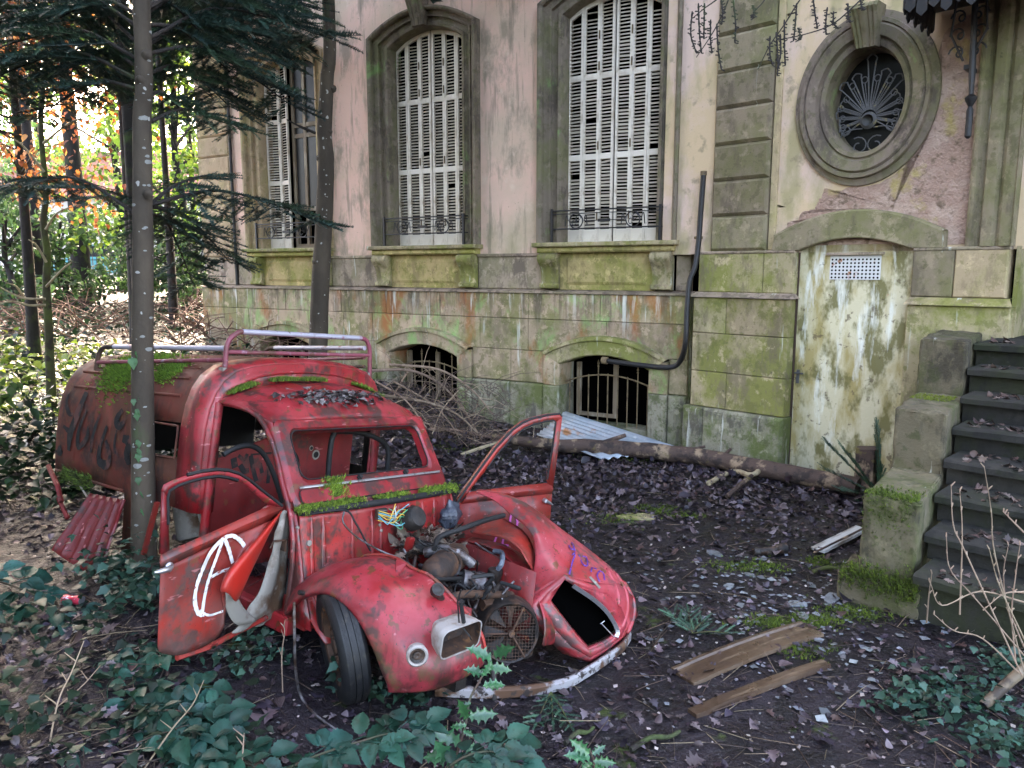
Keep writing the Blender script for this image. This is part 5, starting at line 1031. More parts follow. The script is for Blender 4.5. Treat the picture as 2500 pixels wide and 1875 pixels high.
# far door (van's left)
dl, LP, ln = door(1, 115, None, None, 'front_door', 'orange', 'far door standing open against the leaf litter')
lo = 1 if (tob - LP(.4, .7)).dot(ln) > 0 else -1; LO = ln * lo
def lpt(r_, z, o=0.0): return LP(r_, z) + LO * o
to = [(.085, .84), (.142, .94), (.235, 1.083), (.33, 1.22), (.445, 1.348), (.52, 1.402), (.60, 1.435), (.72, 1.466), (.815, 1.478), (.835, 1.46)]
ti = [(.15, .905), (.20, .975), (.275, 1.075), (.36, 1.20), (.465, 1.315), (.535, 1.365), (.61, 1.397), (.715, 1.425), (.775, 1.432), (.79, 1.42)]
mb = MB(); mb.grid([[lpt(*p, .012) for p in to], [lpt(*p) for p in ti]], flip=True); mb.grid([[lpt(*p, .012) for p in to], [lpt(*p, -.03) for p in to]])
mb.grid([[lpt(.835, 1.46, .012), lpt(.832, 1.2, .012), lpt(.825, .93, .012)], [lpt(.79, 1.42), lpt(.786, 1.2), lpt(.77, .99)]], flip=True)
vp(mb, 'window_frame', 'orange', dl, smooth=60, solid=0.014)
mb = MB(); mb.tube([lpt(p[0], p[1], .006) for p in ti[2:]] + [lpt(.786, 1.2, .006), lpt(.775, 1.0, .006)], 0.007, 5); vp(mb, 'window_seal', 'black', dl)
mb = MB(); mb.tube([lpt(p[0] - .006, p[1] + .004, .012) for p in to], 0.009, 5); vp(mb, 'door_seal', 'black', dl)
mb = MB(); mb.grid([[lpt(.15, .905), lpt(.35, .93), lpt(.6, .955), lpt(.8, .975)], [lpt(.13, .87, .02), lpt(.35, .895, .02), lpt(.6, .92, .02), lpt(.825, .94, .02)], [lpt(.10, .83, .008), lpt(.35, .855, .008), lpt(.6, .88, .008), lpt(.825, .90, .008)]]); vp(mb, 'waist_rail', 'orange', dl, smooth=40, solid=0.012)
mb = MB(); mb.grid([[lpt(lerp(.08, .825, u), lerp(lerp(.835, .905, u), .33, v), .008 + .02 * math.sin(v * 3.1)) for u in np.linspace(0, 1, 5)] for v in np.linspace(0, 1, 6)]); ds = vp(mb, 'door_skin', 'orange', dl, smooth=180, solid=0.008)
c_ = lpt(.765, .85, .012); mb = MB(); mb.tube([c_, c_ + LO * .03], [.02, .016], 12); mb.tube([c_ + LO * .03, c_ + LO * .035 + Vector((0, .03, -.01)), c_ + LO * .03 + Vector((0.02, .06, -.03))], [.012, .012, .006], 8); vp(mb, 'handle', 'chrome', dl, smooth=50)
mb = MB()
for st in ([(.50, .78), (.49, .72), (.50, .66)], [(.52, .77), (.55, .70), (.54, .64)], [(.40, .62), (.38, .52), (.42, .46)], [(.46, .62), (.45, .54), (.49, .48)], [(.36, .55), (.50, .53)]):
    ribbon(mb, [lpt(p.x, p.y, .034) for p in crom([(a, b, 0) for a, b in st], 4)], LO, .008)
vp(mb, 'pink_scrawl', mat('pink_marker', (0.55, 0.10, 0.36), rough=.6), dl)
# --- cabin bits
def ctube(pts, x, r_, m, name):
    mb = MB(); mb.tube(crom([vl(a, b, 0, x) for a, b in pts], 5), r_, 8); return vp(mb, name, m, smooth=60)
ctube([(800, 1170), (806, 1100), (815, 1060), (835, 1053), (895, 1060), (938, 1082), (948, 1110), (944, 1150)], -1.05, .018, 'black', 'seat_hoop')
ctube([(545, 1110), (575, 1094), (610, 1088), (640, 1105), (665, 1150), (690, 1225)], -1.05, .016, 'black', 'seat_hoop')
mb = MB(); mb.box(-1.15, -0.75, 0.05, 0.5, 0.34, 0.5, c=0.03); vp(mb, 'seat_base', 'engine', bevel=0.03)
cy0, cy1 = vl(470, 1308, 1, -.42), vl(455, 1210, 1, -.42); mb = MB(); d = (cy1 - cy0).normalized(); mb.tube([cy0 - d * .03, cy0 - d * .02, cy0, lerp(cy0, cy1, .9), cy1, cy1 + d * .015], [.02, .09, .10, .10, .092, .03], 18); vp(mb, 'grey_tank', 'grey', smooth=40)
mb = MB(); mb.tube([vl(470, 1210, 1, -.5), vl(505, 1310, 1, -.5)], .012, 6); vp(mb, 'tank_strut', 'grey')
# rear arm, dangling rails by the lost wheel
for P_, r_, m in [([(118, 1138, 1, -.8), (140, 1185, 1, -.85), (150, 1225, 1, -.86)], .018, 'deep'), ([(178, 1155, 1, -.8), (195, 1185, 1, -.8), (212, 1212, 1, -.85)], .006, 'cream'), ([(150, 1220, 1, -.75), (142, 1215, 1, -.75), (165, 1265, 1, -.75)], .016, 'deep'), ([(215, 1190, 1, -.7), (258, 1205, 1, -.7)], .012, 'engine')]:
    mb = MB(); mb.tube([vl(*p) for p in P_], r_, 6); vp(mb, 'loose_strut', m)
mb = MB(); mb.obox(vl(367, 1290, 1, -.88), (0.012, 0, 0), (0, 0.012, 0), (0.05, 0, 0.17)); vp(mb, 'bent_post', 'orange')
# --- roof rack
rk = empty('roof_rack'); rk.parent = van
F0 = [(-1.40, -0.565, 1.54), (-1.40, -0.57, 1.72), (-1.40, -0.555, 1.79), (-1.40, -0.505, 1.835), (-1.40, -0.47, 1.845)]; F1 = [(-1.40, 0.50, 1.865), (-1.40, 0.55, 1.855), (-1.40, 0.59, 1.80), (-1.40, 0.605, 1.72), (-1.40, 0.625, 1.56)]
def rkp(mb, n, m): return mb.build(n, R[m], rk, smooth=60)
mb = MB(); mb.tube(crom(F0, 4), .016, 8); rkp(mb, 'end_post', 'rackred'); mb = MB(); mb.tube(crom(F1, 4), .016, 8); rkp(mb, 'end_post', 'rackred')
mb = MB(); mb.tube([F0[-1], F1[0]], .0175, 8); rkp(mb, 'front_rail', 'silver')
mb = MB(); mb.tube([(-1.40, -0.57, 1.715), (-1.40, 0.605, 1.745)], .013, 8); rkp(mb, 'front_rail', 'rackred')
for sg in (-1, 1):
    ex = 0.06 if sg > 0 else 0
    mb = MB(); mb.tube([(-1.42, sg * 0.565, 1.735 + ex), (-2.58, sg * 0.655, 1.625 + ex)], .0175, 8); rkp(mb, 'side_rail', 'silver')
    mb = MB(); mb.tube(crom([(-2.58, sg * 0.655, 1.625 + ex), (-2.68, sg * 0.67, 1.61 + ex), (-2.73, sg * .68, 1.56 + ex), (-2.74, sg * 0.69, 1.43)], 4), .016, 8); rkp(mb, 'end_post', 'rust')
    mb = MB(); mb.tube([(-1.42, sg * 0.57, 1.665 + ex), (-2.73, sg * 0.685, 1.50 + ex)], .013, 8); rkp(mb, 'side_rail', 'rackred')
    mb = MB(); mb.tube([(-1.42, sg * 0.58, 1.60 + ex), (-2.74, sg * 0.69, 1.44 + ex)], .013, 8); rkp(mb, 'side_rail', 'rust')
    mb = MB(); mb.box(-1.42, -1.375, sg * 0.575 - .022, sg * 0.575 + .022, 1.53, 1.62); rkp(mb, 'foot_clamp', 'grey')
for x in (-1.7, -2.05, -2.4, -2.7):
    t = (-1.42 - x) / 1.3; mb = MB(); mb.tube([(x, -0.58 - .11 * t, 1.60 - .14 * t), (x, 0.58 + .11 * t, 1.66 - .14 * t)], .012, 6); rkp(mb, 'cross_bar', 'rust')
# ---------------------------------------------------------------- scatter helper: many copies of small templates joined in one mesh
def scatter(name, temps, inst, m, parent=None, smooth=True):
    """temps: list of (verts Nx3, faces); inst: list of (template index, 3x3 matrix rows, position, colour)"""
    V, L, LS, LT, Cc = [], [], [], [], []; base = 0
    tv = [np.array(t[0], dtype=np.float32) for t in temps]
    for ti, M3, p, c in inst:
        v = tv[ti] @ np.array(M3, dtype=np.float32).T + np.array(p, dtype=np.float32); V.append(v)
        for f in temps[ti][1]:
            LS.append(len(L)); LT.append(len(f)); L.extend([base + i for i in f])
        base += len(v); Cc.append(np.tile(np.array([c[0], c[1], c[2], 1.0], dtype=np.float32), (len(v), 1)))
    V = np.concatenate(V); me = bpy.data.meshes.new(name); me.vertices.add(len(V)); me.vertices.foreach_set('co', V.ravel())
    me.loops.add(len(L)); me.loops.foreach_set('vertex_index', np.array(L, dtype=np.int32))
    me.polygons.add(len(LS)); me.polygons.foreach_set('loop_start', np.array(LS, dtype=np.int32)); me.polygons.foreach_set('loop_total', np.array(LT, dtype=np.int32))
    me.update(calc_edges=True); me.validate()
    a = me.color_attributes.new('Col', 'FLOAT_COLOR', 'POINT'); a.data.foreach_set('color', np.concatenate(Cc).ravel())
    me.materials.append(m)
    if smooth: me.shade_smooth()
    o = bpy.data.objects.new(name, me); link(o)
    if parent is not None: o.parent = parent
    return o
def rot3(yaw, pitch, roll, s=1.0):
    m = (Matrix.Rotation(yaw, 3, 'Z') @ Matrix.Rotation(pitch, 3, 'Y') @ Matrix.Rotation(roll, 3, 'X')) * s
    return [list(r_) for r_ in m]
def basis3(d, up=(0, 0, 1), s=1.0, roll=0.0):       # x along d, z near up
    d = Vector(d).normalized(); y = Vector(up).cross(d); y = y.normalized() if y.length > 1e-4 else d.orthogonal().normalized(); z = d.cross(y)
    y2 = y * math.cos(roll) + z * math.sin(roll); z2 = d.cross(y2)
    return [[d[i] * s, y2[i] * s, z2[i] * s] for i in range(3)]
def leaf_outline(pts, curl=0.2, fold=0.15, droop=0.2):
    """pts: right half outline (x along the midrib, y half width) from base to tip; x in 0..1"""
    n = len(pts); V = []; F = []
    for x, y in pts:
        zc = -droop * x * x; V += [(x, 0, zc), (x, y, zc + fold * y + curl * y * y), (x, -y, zc + fold * y + curl * y * y)]
    for i in range(n - 1):
        a, b = 3 * i, 3 * (i + 1); F += [(a, b, b + 1, a + 1), (a, a + 2, b + 2, b)]
    return V, F
OVATE = [(0, 0.0), (0.12, 0.17), (0.3, 0.30), (0.5, 0.33), (0.72, 0.24), (0.88, 0.11), (1, 0.0)]
T_OVAL = leaf_outline(OVATE, 0.5, 0.25, 0.25); T_OVAL2 = leaf_outline(OVATE, -1.2, -0.1, -0.3)
MAPLE = [(0, 0.02), (0.10, 0.30), (0.22, 0.16), (0.34, 0.48), (0.48, 0.20), (0.66, 0.34), (0.70, 0.14), (1, 0.0)]
T_MAPLE = leaf_outline(MAPLE, 0.6, 0.1, 0.35); T_MAPLE2 = leaf_outline(MAPLE, -1.0, 0.4, -0.3)
SERR = []
for i in range(15):
    x = i / 14; w_ = 0.36 * math.sin(math.pi * min(1, (x * 0.93 + 0.07)) ** 0.85) if 0 < x < 1 else 0.0; SERR.append((x - (0.018 if i % 2 else 0), w_ * (1.0 if i % 2 else 0.86)))
T_BRAM = leaf_outline(SERR, 0.25, 0.35, 0.18)
IVY = [(0, 0.03), (-0.08, 0.22), (0.06, 0.34), (0.20, 0.30), (0.34, 0.44), (0.50, 0.26), (0.72, 0.16), (1, 0.0)]
T_IVY = leaf_outline(IVY, 0.1, 0.1, 0.15)
HOLLY = [(0, 0.0), (0.08, 0.06), (0.14, 0.20), (0.22, 0.10), (0.32, 0.15), (0.36, 0.30), (0.46, 0.15), (0.56, 0.17), (0.60, 0.29), (0.70, 0.13), (0.80, 0.10), (0.83, 0.19), (0.90, 0.06), (1.06, 0.0)]
T_HOLLY = leaf_outline(HOLLY, -0.5, 0.55, 0.12)
def twig_template(n=26, L=1.0, nl=0.12, w_=0.012, flat=0.75, seed=1):
    r_ = random.Random(seed); V = []; F = []
    for s_ in (0, 1, 2):
        a = 2.09 * s_; V += [(0, 0.012 * math.cos(a), 0.012 * math.sin(a)), (L * 0.96, 0.005 * math.cos(a), 0.005 * math.sin(a))]
    F += [(0, 1, 3, 2), (2, 3, 5, 4), (4, 5, 1, 0)]
    for i in range(n):
        x = L * (0.04 + 0.96 * i / n)
        for sg in (-1, 1):
            l_ = nl * r_.uniform(0.8, 1.15) * (1 - 0.45 * (i / n) ** 3); e = Vector((0.42, sg * 0.9, r_.uniform(-0.1, 0.5) * (1 - flat) * 3)).normalized() * l_
            b = len(V); V += [(x, 0, 0), (x + w_ * 2, 0, 0), (x + e.x, e.y, e.z)]; F.append((b, b + 1, b + 2))
    return V, F
T_TWIG = twig_template(32, 1.0, 0.15, 0.017, 0.5, 1); T_TWIG2 = twig_template(22, 1.0, 0.25, 0.05, 0.45, 4)
LEAFM = {}
LEAFM['litter'] = mat('dead_leaf', (0, 0, 0), vcol=True, spec=0.35, rough=0.45, rvar=0.2, trans=0.0, layers=[dict(c=(0.02, 0.014, 0.012), s=22, lo=0.55, hi=0.7, a=0.6)])
LEAFM['green'] = mat('green_leaf', (0, 0, 0), vcol=True, spec=0.35, rough=0.42, trans=0.22)
LEAFM['far'] = mat('far_leaf', (0, 0, 0), vcol=True, rough=0.55, trans=0.45)
LEAFM['needle'] = mat('fir_needle', (0, 0, 0), vcol=True, rough=0.5, trans=0.12)
LEAFM['moss'] = mat('moss', (0, 0, 0), vcol=True, rough=0.9, trans=0.15)
T_BARK = {}
T_BARK['fir'] = mat('fir_bark', (0.040, 0.029, 0.019), [dict(c=(0.068, 0.050, 0.033), s=5, lo=0.45, hi=0.65, st=(1, 1, 0.4)), dict(c=(0.04, 0.055, 0.018), s=3.0, lo=0.60, hi=0.70, d=5, st=(1, 1, 0.6)), dict(c=(0.36, 0.36, 0.33), s=13, lo=0.15, hi=0.10, k='v', st=(1, 1, 0.9), a=0.0), dict(c=(0.30, 0.29, 0.265), s=21, lo=0.71, hi=0.73, d=1)], rough=0.85, bumps=[(6, 0.5, 0.02), (40, 0.6, 0.006)])
T_BARK['dark'] = mat('dark_bark', (0.016, 0.012, 0.010), [dict(c=(0.03, 0.021, 0.016), s=7, lo=0.5, hi=0.65, st=(1, 1, 0.25)), dict(c=(0.04, 0.06, 0.015), s=3, lo=0.55, hi=0.68)], rough=0.9, bump=0.8, bscale=20, bdist=0.02)
T_BARK['mossy'] = mat('mossy_bark', (0.05, 0.045, 0.02), [dict(c=(0.07, 0.085, 0.02), s=5, lo=0.45, hi=0.6), dict(c=(0.03, 0.022, 0.015), s=9, lo=0.55, hi=0.65)], rough=0.9, bump=0.6, bscale=30)
T_BARK['dry'] = mat('dry_stick', (0.27, 0.19, 0.13), [dict(c=(0.13, 0.08, 0.055), s=9, lo=0.52, hi=0.68), dict(c=(0.38, 0.30, 0.21), s=15, lo=0.58, hi=0.7)], rough=0.8, rnd=0.25)
T_BARK['log'] = mat('log_bark', (0.07, 0.042, 0.032), [dict(c=(0.27, 0.19, 0.12), s=4.0, lo=0.54, hi=0.62, d=4), dict(c=(0.025, 0.016, 0.013), s=8, lo=0.5, hi=0.62), dict(c=(0.13, 0.10, 0.03), s=6, lo=0.62, hi=0.7)], rough=0.8, bumps=[(9, 0.9, 0.02), (45, 0.6, 0.006)])
T_BARK['pale'] = mat('pale_stick', (0.36, 0.29, 0.18), [dict(c=(0.2, 0.14, 0.08), s=9, lo=0.5, hi=0.66)], rough=0.75)
# ---------------------------------------------------------------- crumpled bonnet leaning over the far wing
BG = [  # rows from tail to nose; columns from near edge over the ridge to the far edge: (px, py, depth)
    [(1161, 1204, 4.93), (1163, 1199, 4.95), (1166, 1196, 4.97), (1172, 1195, 4.99), (1180, 1196, 5.0), (1186, 1199, 5.0)],
    [(1206, 1216, 4.84), (1206, 1206, 4.87), (1210, 1201, 4.90), (1219, 1201, 4.95), (1230, 1205, 4.98), (1236, 1212, 4.98)],
    [(1245, 1258, 4.70), (1250, 1237, 4.74), (1258, 1223, 4.80), (1273, 1220, 4.88), (1288, 1228, 4.94), (1296, 1238, 4.95)],
    [(1302, 1295, 4.52), (1303, 1278, 4.56), (1309, 1262, 4.64), (1325, 1255, 4.76), (1342, 1270, 4.86), (1352, 1284, 4.88)],
    [(1309, 1345, 4.40), (1316, 1325, 4.42), (1332, 1308, 4.50), (1362, 1300, 4.64), (1395, 1309, 4.78), (1408, 1320, 4.82)],
    [(1306, 1392, 4.31), (1322, 1372, 4.32), (1350, 1352, 4.37), (1395, 1345, 4.52), (1438, 1345, 4.70), (1458, 1358, 4.76)],
    [(1287, 1440, 4.24), (1318, 1412, 4.24), (1365, 1384, 4.27), (1425, 1388, 4.43), (1478, 1385, 4.64), (1500, 1392, 4.70)],
    [(1270, 1481, 4.18), (1318, 1444, 4.17), (1377, 1402, 4.18), (1446, 1428, 4.34), (1508, 1424, 4.56), (1533, 1432, 4.64)]]
bo = BG[4][2]; borg = at(1441, 1617, 4.27); borg.z = hgt(borg.x, borg.y)
bonnet = empty('torn_bonnet', borg); tag(bonnet, 'torn red bonnet with purple scrawl and empty grille opening, slumped nose down', 'bonnet')
def bpt(p): return at(*p) - borg
mb = MB(); BGL = [[bpt(p) for p in r_] for r_ in BG]
mb.grid(BGL, flip=True); R['bon'] = paint('bonnet_paint', (0.34, 0.028, 0.030), (0.41, 0.056, 0.072), 1.3, 0.8, 0.44, dark=(0.06, 0.05, 0.048))
mb.build('bonnet_skin', R['bon'], bonnet, smooth=180, solid=0.008, sub=2)
inner_l = [(1378, 1414, 4.16), (1358, 1442, 4.16), (1342, 1468, 4.16), (1350, 1482, 4.15), (1362, 1498, 4.15), (1409, 1558, 4.16), (1437, 1588, 4.18), (1470, 1575, 4.26), (1503, 1553, 4.38), (1508, 1536, 4.42), (1487, 1499, 4.40), (1455, 1466, 4.33), (1415, 1437, 4.24)]
outer_l = [(1377, 1402, 4.18), (1318, 1444, 4.17), (1270, 1481, 4.18), (1276, 1495, 4.16), (1300, 1525, 4.15), (1373, 1594, 4.17), (1441, 1618, 4.21), (1492, 1584, 4.36), (1530, 1550, 4.50), (1556, 1500, 4.60), (1548, 1458, 4.62), (1508, 1424, 4.56), (1446, 1428, 4.34)]
mb = MB(); I_ = [bpt(p) for p in inner_l]; O_ = [bpt(p) for p in outer_l]; bk_ = Vector((0, 0.035, 0.006))
mid = [lerp(a, b, .45) + Vector((0, -.018, 0)) for a, b in zip(I_, O_)]
mb.ring(O_, mid); mb.ring(mid, I_); mb.ring(I_, [p + bk_ for p in I_]); mb.build('grille_surround', R['bon'], bonnet, smooth=60, solid=0.008)
mb = MB(); lin = [p + Vector((.0, .09, -.01)) for p in I_]; mb.add([(lambda c_: c_ + (p - c_) * 1.0)(sum(lin, Vector()) / len(lin)) for p in lin], [tuple(range(len(lin)))]); mb.build('opening_shade', S['dark'], bonnet)  # black sheet stands in for the shade inside the grille opening
# folds on the far flank
for f in ([(1500, 1395, 4.68), (1525, 1440, 4.6), (1530, 1490, 4.53), (1515, 1535, 4.45)], [(1520, 1415, 4.68), (1545, 1465, 4.62), (1545, 1505, 4.57), (1530, 1545, 4.48)], [(1480, 1385, 4.64), (1505, 1440, 4.53), (1510, 1480, 4.47)]):
    mb = MB(); P = crom([bpt(p) + Vector((0, -.01, 0)) for p in f], 5); mb.tube(P, [0.004] + [0.016] * (len(P) - 2) + [0.004], 7); mb.build('pressed_fold', R['bon'], bonnet, smooth=180)
mb = MB(); P = crom([bpt(p) + Vector((0, -.014, 0)) for p in [(1400, 1428, 4.2), (1455, 1466, 4.32), (1487, 1499, 4.38), (1507, 1536, 4.41), (1504, 1553, 4.38)]], 5); ribbon(mb, P, (-0.2, -1, 0.3), .012); mb.build('chrome_trim', R['chrome'], bonnet, solid=0.008)
mb = MB(); mb.tube([bpt((1468, 1522, 4.34)), bpt((1500, 1556, 4.36))], .003, 5); mb.tube([bpt((1466, 1523, 4.34)), bpt((1476, 1516, 4.36))], .003, 5); mb.build('trim_clip', R['chrome'], bonnet)
# purple scrawl, on the skin
def on_bonnet(px, py):
    best = None
    for i in range(len(BG) - 1):
        for j in range(len(BG[0]) - 1):
            q = [BG[i][j], BG[i][j + 1], BG[i + 1][j + 1], BG[i + 1][j]]
            cx = sum(a[0] for a in q) / 4; cy = sum(a[1] for a in q) / 4; d = (cx - px) ** 2 + (cy - py) ** 2
            if best is None or d < best[0]: best = (d, q)
    q = best[1]; W = [1 / (((a[0] - px) ** 2 + (a[1] - py) ** 2) + 60) for a in q]; Y = sum(w_ * a[2] for w_, a in zip(W, q)) / sum(W)
    return at(px, py, Y - 0.035) - borg
mb = MB()
for st in ([(1392, 1322), (1388, 1316), (1391, 1336), (1402, 1342), (1399, 1330), (1392, 1318)], [(1400, 1335), (1405, 1350), (1398, 1370), (1393, 1390), (1390, 1402)], [(1397, 1355), (1408, 1345), (1412, 1352)], [(1412, 1345), (1416, 1362), (1424, 1378), (1434, 1380), (1432, 1362), (1422, 1358)], [(1443, 1396), (1446, 1386), (1456, 1389)], [(1464, 1420), (1458, 1404), (1465, 1394), (1474, 1402), (1476, 1416)]):
    Q = [on_bonnet(p.x, p.y) for p in crom([(a, b, 0) for a, b in st], 5)]; ribbon(mb, Q, (0.3, -.8, .5), .0045)
mb.build('purple_scrawl', R['purple'], bonnet, solid=0.002)
mb = MB(); ribbon(mb, [on_bonnet(p.x, p.y) for p in crom([(1440, 1408, 0), (1460, 1430, 0), (1472, 1448, 0)], 4)], (0.3, -.8, .5), .008); mb.build('grey_scrape', R['grey'], bonnet, solid=0.002)
# ---------------------------------------------------------------- fallen bumper, cable, panel, can
bp_ = [onground(*p) for p in [(1062, 1704), (1140, 1708), (1230, 1708), (1319, 1700), (1391, 1682), (1430, 1660), (1464, 1638), (1500, 1612), (1525, 1590), (1540, 1566)]]
bo_ = bp_[3].copy(); bumper = empty('fallen_bumper', bo_); tag(bumper, 'flaking white bumper bar lying on the ground in front of the van', 'bumper')
P = crom([p - bo_ + Vector((0, 0, .035)) for p in bp_], 4); mb = MB()
rows = []
for dz, dy in ((-.028, .012), (-.02, -.006), (.02, -.010), (.03, .008), (.026, .03)):
    rows.append([p + Vector((0, dy, dz)) for p in P])
mb.grid(rows); mb.build('bar', R['bumper'], bumper, smooth=50, solid=0.005)
mb = MB(); b0 = at(1207, 1735, 3.84) - bo_; b1 = at(1203, 1625, 3.86) - bo_; mb.tube([b0, lerp(b0, b1, .9), b1], [.022, .02, .01], 8); mb.build('overrider', R['engine'], bumper, smooth=50)
mb = MB(); b0 = at(1480, 1605, 4.32) - bo_; mb.prism([b0 + Vector((-.04, 0, -.06)), b0 + Vector((.05, 0, -.06)), b0 + Vector((.035, 0, .04)), b0 + Vector((-.02, 0, .05))], (0, .012, 0)); mb.build('mounting_tab', R['grey'], bumper)
cp_ = [at(718, 1470, 3.45), at(719, 1560, 3.42), at(722, 1640, 3.45)] + [onground(*p, 0.01) for p in [(735, 1700), (770, 1745), (840, 1795), (905, 1838)]]
cab = empty('loose_cable', cp_[-1]); tag(cab, 'grey cable trailing from the wing down to the mud', 'cable')
mb = MB(); mb.tube(crom([p - cp_[-1] for p in cp_], 6), .0075, 6); mb.build('cable_sheath', R['alu'], cab, smooth=60)
# leaning ribbed panel
pa = [at(228, 1212, 4.75), at(300, 1222, 4.72), at(262, 1414, 4.42), at(150, 1410, 4.42)]
pa = [at(222, 1205, 4.78), at(305, 1222, 4.68), at(240, 1418, 4.40), at(128, 1345, 4.50)]
o_ = pa[2].copy(); o_.z = hgt(o_.x, o_.y); rp = empty('ribbed_panel', o_); tag(rp, 'torn ribbed red body panel leaning against the back of the van', 'body panel')
G_ = []
nn_ = (pa[1] - pa[0]).cross(pa[3] - pa[0]).normalized()
if nn_.y > 0: nn_ = -nn_
for v in np.linspace(0, 1, 12):
    row = []
    for u in np.linspace(0, 1, 37):
        p = lerp(lerp(pa[0], pa[1], u), lerp(pa[3], pa[2], u), v); rib = 0.012 * max(0, math.cos(u * 2 * math.pi * 5)) ** 2
        e = 0.02 * mnoise.noise((u * 9, v * 9, 2)) * (1 if v in (0, 1) or u in (0, 1) else .15); row.append(p - o_ + nn_ * (rib + .01 * mnoise.noise((u * 3, v * 3, 1))) + (pa[3] - pa[0]) * e * .6)
    G_.append(row)
mb = MB(); mb.grid(G_); mb.build('ribbed_sheet', R['deep'], rp, smooth=60, solid=0.004)
mb = MB(); mb.tube([p for p in [r_[-1] for r_ in G_]], .012, 6); mb.build('folded_edge', R['red'], rp, smooth=60)
# crushed can
cc = onground(178, 1464, 0.03); can = empty('drink_can', cc); can.rotation_euler = (0, 0, rad(-10)); tag(can, 'small crushed red drink can lying in the undergrowth left of the van', 'can')
mb = MB(); V_ = []
for i, (x, r_) in enumerate([(-.058, .0), (-.058, .024), (-.05, .031), (-.02, .029), (0.0, .024), (.02, .03), (.045, .031), (.055, .027)]):
    V_.append([(x, r_ * math.cos(a) * (1.0 if i != 4 else .8), r_ * math.sin(a) * .8) for a in np.linspace(0, 2 * math.pi, 15)])
mb.grid(V_); mb.build('can_body', mat('can_red', (0.5, 0.03, 0.06), [dict(c=(0.7, .6, .65), s=30, lo=.6, hi=.65)], rough=.3, metal=.3), can, smooth=50)
mb = MB(); mb.add([(.055, .027 * math.cos(a), .027 * math.sin(a) * .8) for a in np.linspace(0, 2 * math.pi, 14, endpoint=False)], [tuple(range(14))]); mb.build('can_lid', R['chrome'], can)
# ---------------------------------------------------------------- planks, sheet, log, stump
WD = {}
WD['wet'] = mat('wet_board', (0.10, 0.062, 0.038), [dict(c=(0.055, 0.03, 0.018), s=5, lo=.45, hi=.6, st=(.25, 1.6, 1)), dict(c=(0.19, 0.13, 0.085), s=9, lo=.55, hi=.68, st=(.2, 2, 1))], rough=.35, rvar=.15, bump=.3, bscale=18)
WD['white'] = mat('white_board', (0.46, 0.47, 0.46), [dict(c=(.2, .17, .14), s=8, lo=.55, hi=.68, st=(.3, 2, 1))], rough=.5)
def plank(name, a, b, wd, th, m, label, bend=0.0, lip=True):
    a, b = Vector(a), Vector(b); d = (b - a); L_ = d.length; c_ = (a + b) / 2; r_ = empty(name, c_); r_.rotation_euler = (0, -math.asin(d.z / L_), math.atan2(d.y, d.x)); tag(r_, label, 'plank')
    mb = MB(); n = 14; G_ = []
    for i in range(n):
        x = -L_ / 2 + L_ * i / (n - 1); z = bend * (1 - (2 * i / (n - 1) - 1) ** 2); e = .006 * mnoise.noise((i * 1.3, L_, 0))
        G_.append([(x, -wd / 2 + e, z), (x, -wd / 2 + e + .006, z + th), (x, wd / 2 + e * .5 - .03, z + th), (x, wd / 2 + e * .5 - .022, z + th + .012 if lip else z + th), (x, wd / 2 + e * .5, z + th + .01 if lip else z + th), (x, wd / 2 + e * .5, z)])
    mb.grid(G_, flip=True); mb.add(G_[0], [tuple(range(6))]); mb.add(G_[-1], [tuple(range(5, -1, -1))]); mb.build('board', m, r_, smooth=30); return r_
def og(px, py, dz=0.0): return onground(px, py, dz)
plank('weathered_plank', og(1666, 1659, -.004), og(1982, 1540, .004), .185, .02, WD['wet'], 'wide wet brown plank with a raised edge lying in the mud', .02)
plank('narrow_plank', og(1690, 1750, -.008), og(2017, 1626, -.002), .07, .028, WD['wet'], 'narrow brown batten on the mud nearest the camera', .012, False)
wpk = plank('white_plank', og(1996, 1346, .02), og(2105, 1292, .06), .12, .02, WD['white'], 'short white board propped against the lowest cheek block of the stairs', 0, False)
mb = MB(); mb.box(-.45, .45, -.035, -.02, .021, .03); mb.build('brown_edge', T_BARK['log'], wpk)
q = [og(1376, 1003, .33), og(1303, 1064, .06), og(1652, 1098, .05), og(1440, 1118, .03)]
tl, tr, bl_, br_ = at(1380, 1004, 10.65), at(1468, 1012, 10.5), at(1310, 1062, 10.0), at(1664, 1094, 9.35)
sh = empty('corrugated_sheet', Vector((bl_.x, bl_.y, 0))); tag(sh, 'grey blue corrugated metal sheet sloping from the basement window to the ground', 'metal sheet')
mb = MB(); G_ = []; nrm_ = Vector((0, -.3, 1)).normalized(); so_ = Vector((bl_.x, bl_.y, 0))
for u in np.linspace(0, 1, 72):
    row = []
    for v in np.linspace(0, 1, 6):
        p = lerp(lerp(bl_, tl, u), lerp(at(1470, 1122, 9.05), br_, u), v); row.append(p - so_ + nrm_ * (.016 * math.sin(u * 2 * math.pi * 9) + .01 * mnoise.noise((u * 4, v * 3, 0))))
    G_.append(row)
mb.grid(G_, flip=True); mb.build('sheet', mat('zinc_sheet', (0.30, 0.335, 0.37), [dict(c=(0.20, 0.26, 0.30), s=3, lo=.45, hi=.65), dict(c=(0.27, 0.12, 0.045), s=2.2, lo=.60, hi=.66, st=(1, 1, 1)), dict(c=(.42, .45, .46), s=8, lo=.6, hi=.7)], rough=.45, metal=.25), sh, smooth=180, solid=.004)
lp = [og(1205, 1066, .10), og(1330, 1084, .13), og(1500, 1094, .14), og(1700, 1114, .13), og(1900, 1152, .12), og(2095, 1188, .10)]
log = empty('fallen_log', lp[3]); tag(log, 'fallen dead trunk with peeling bark and broken branch stubs lying along the wall', 'log')
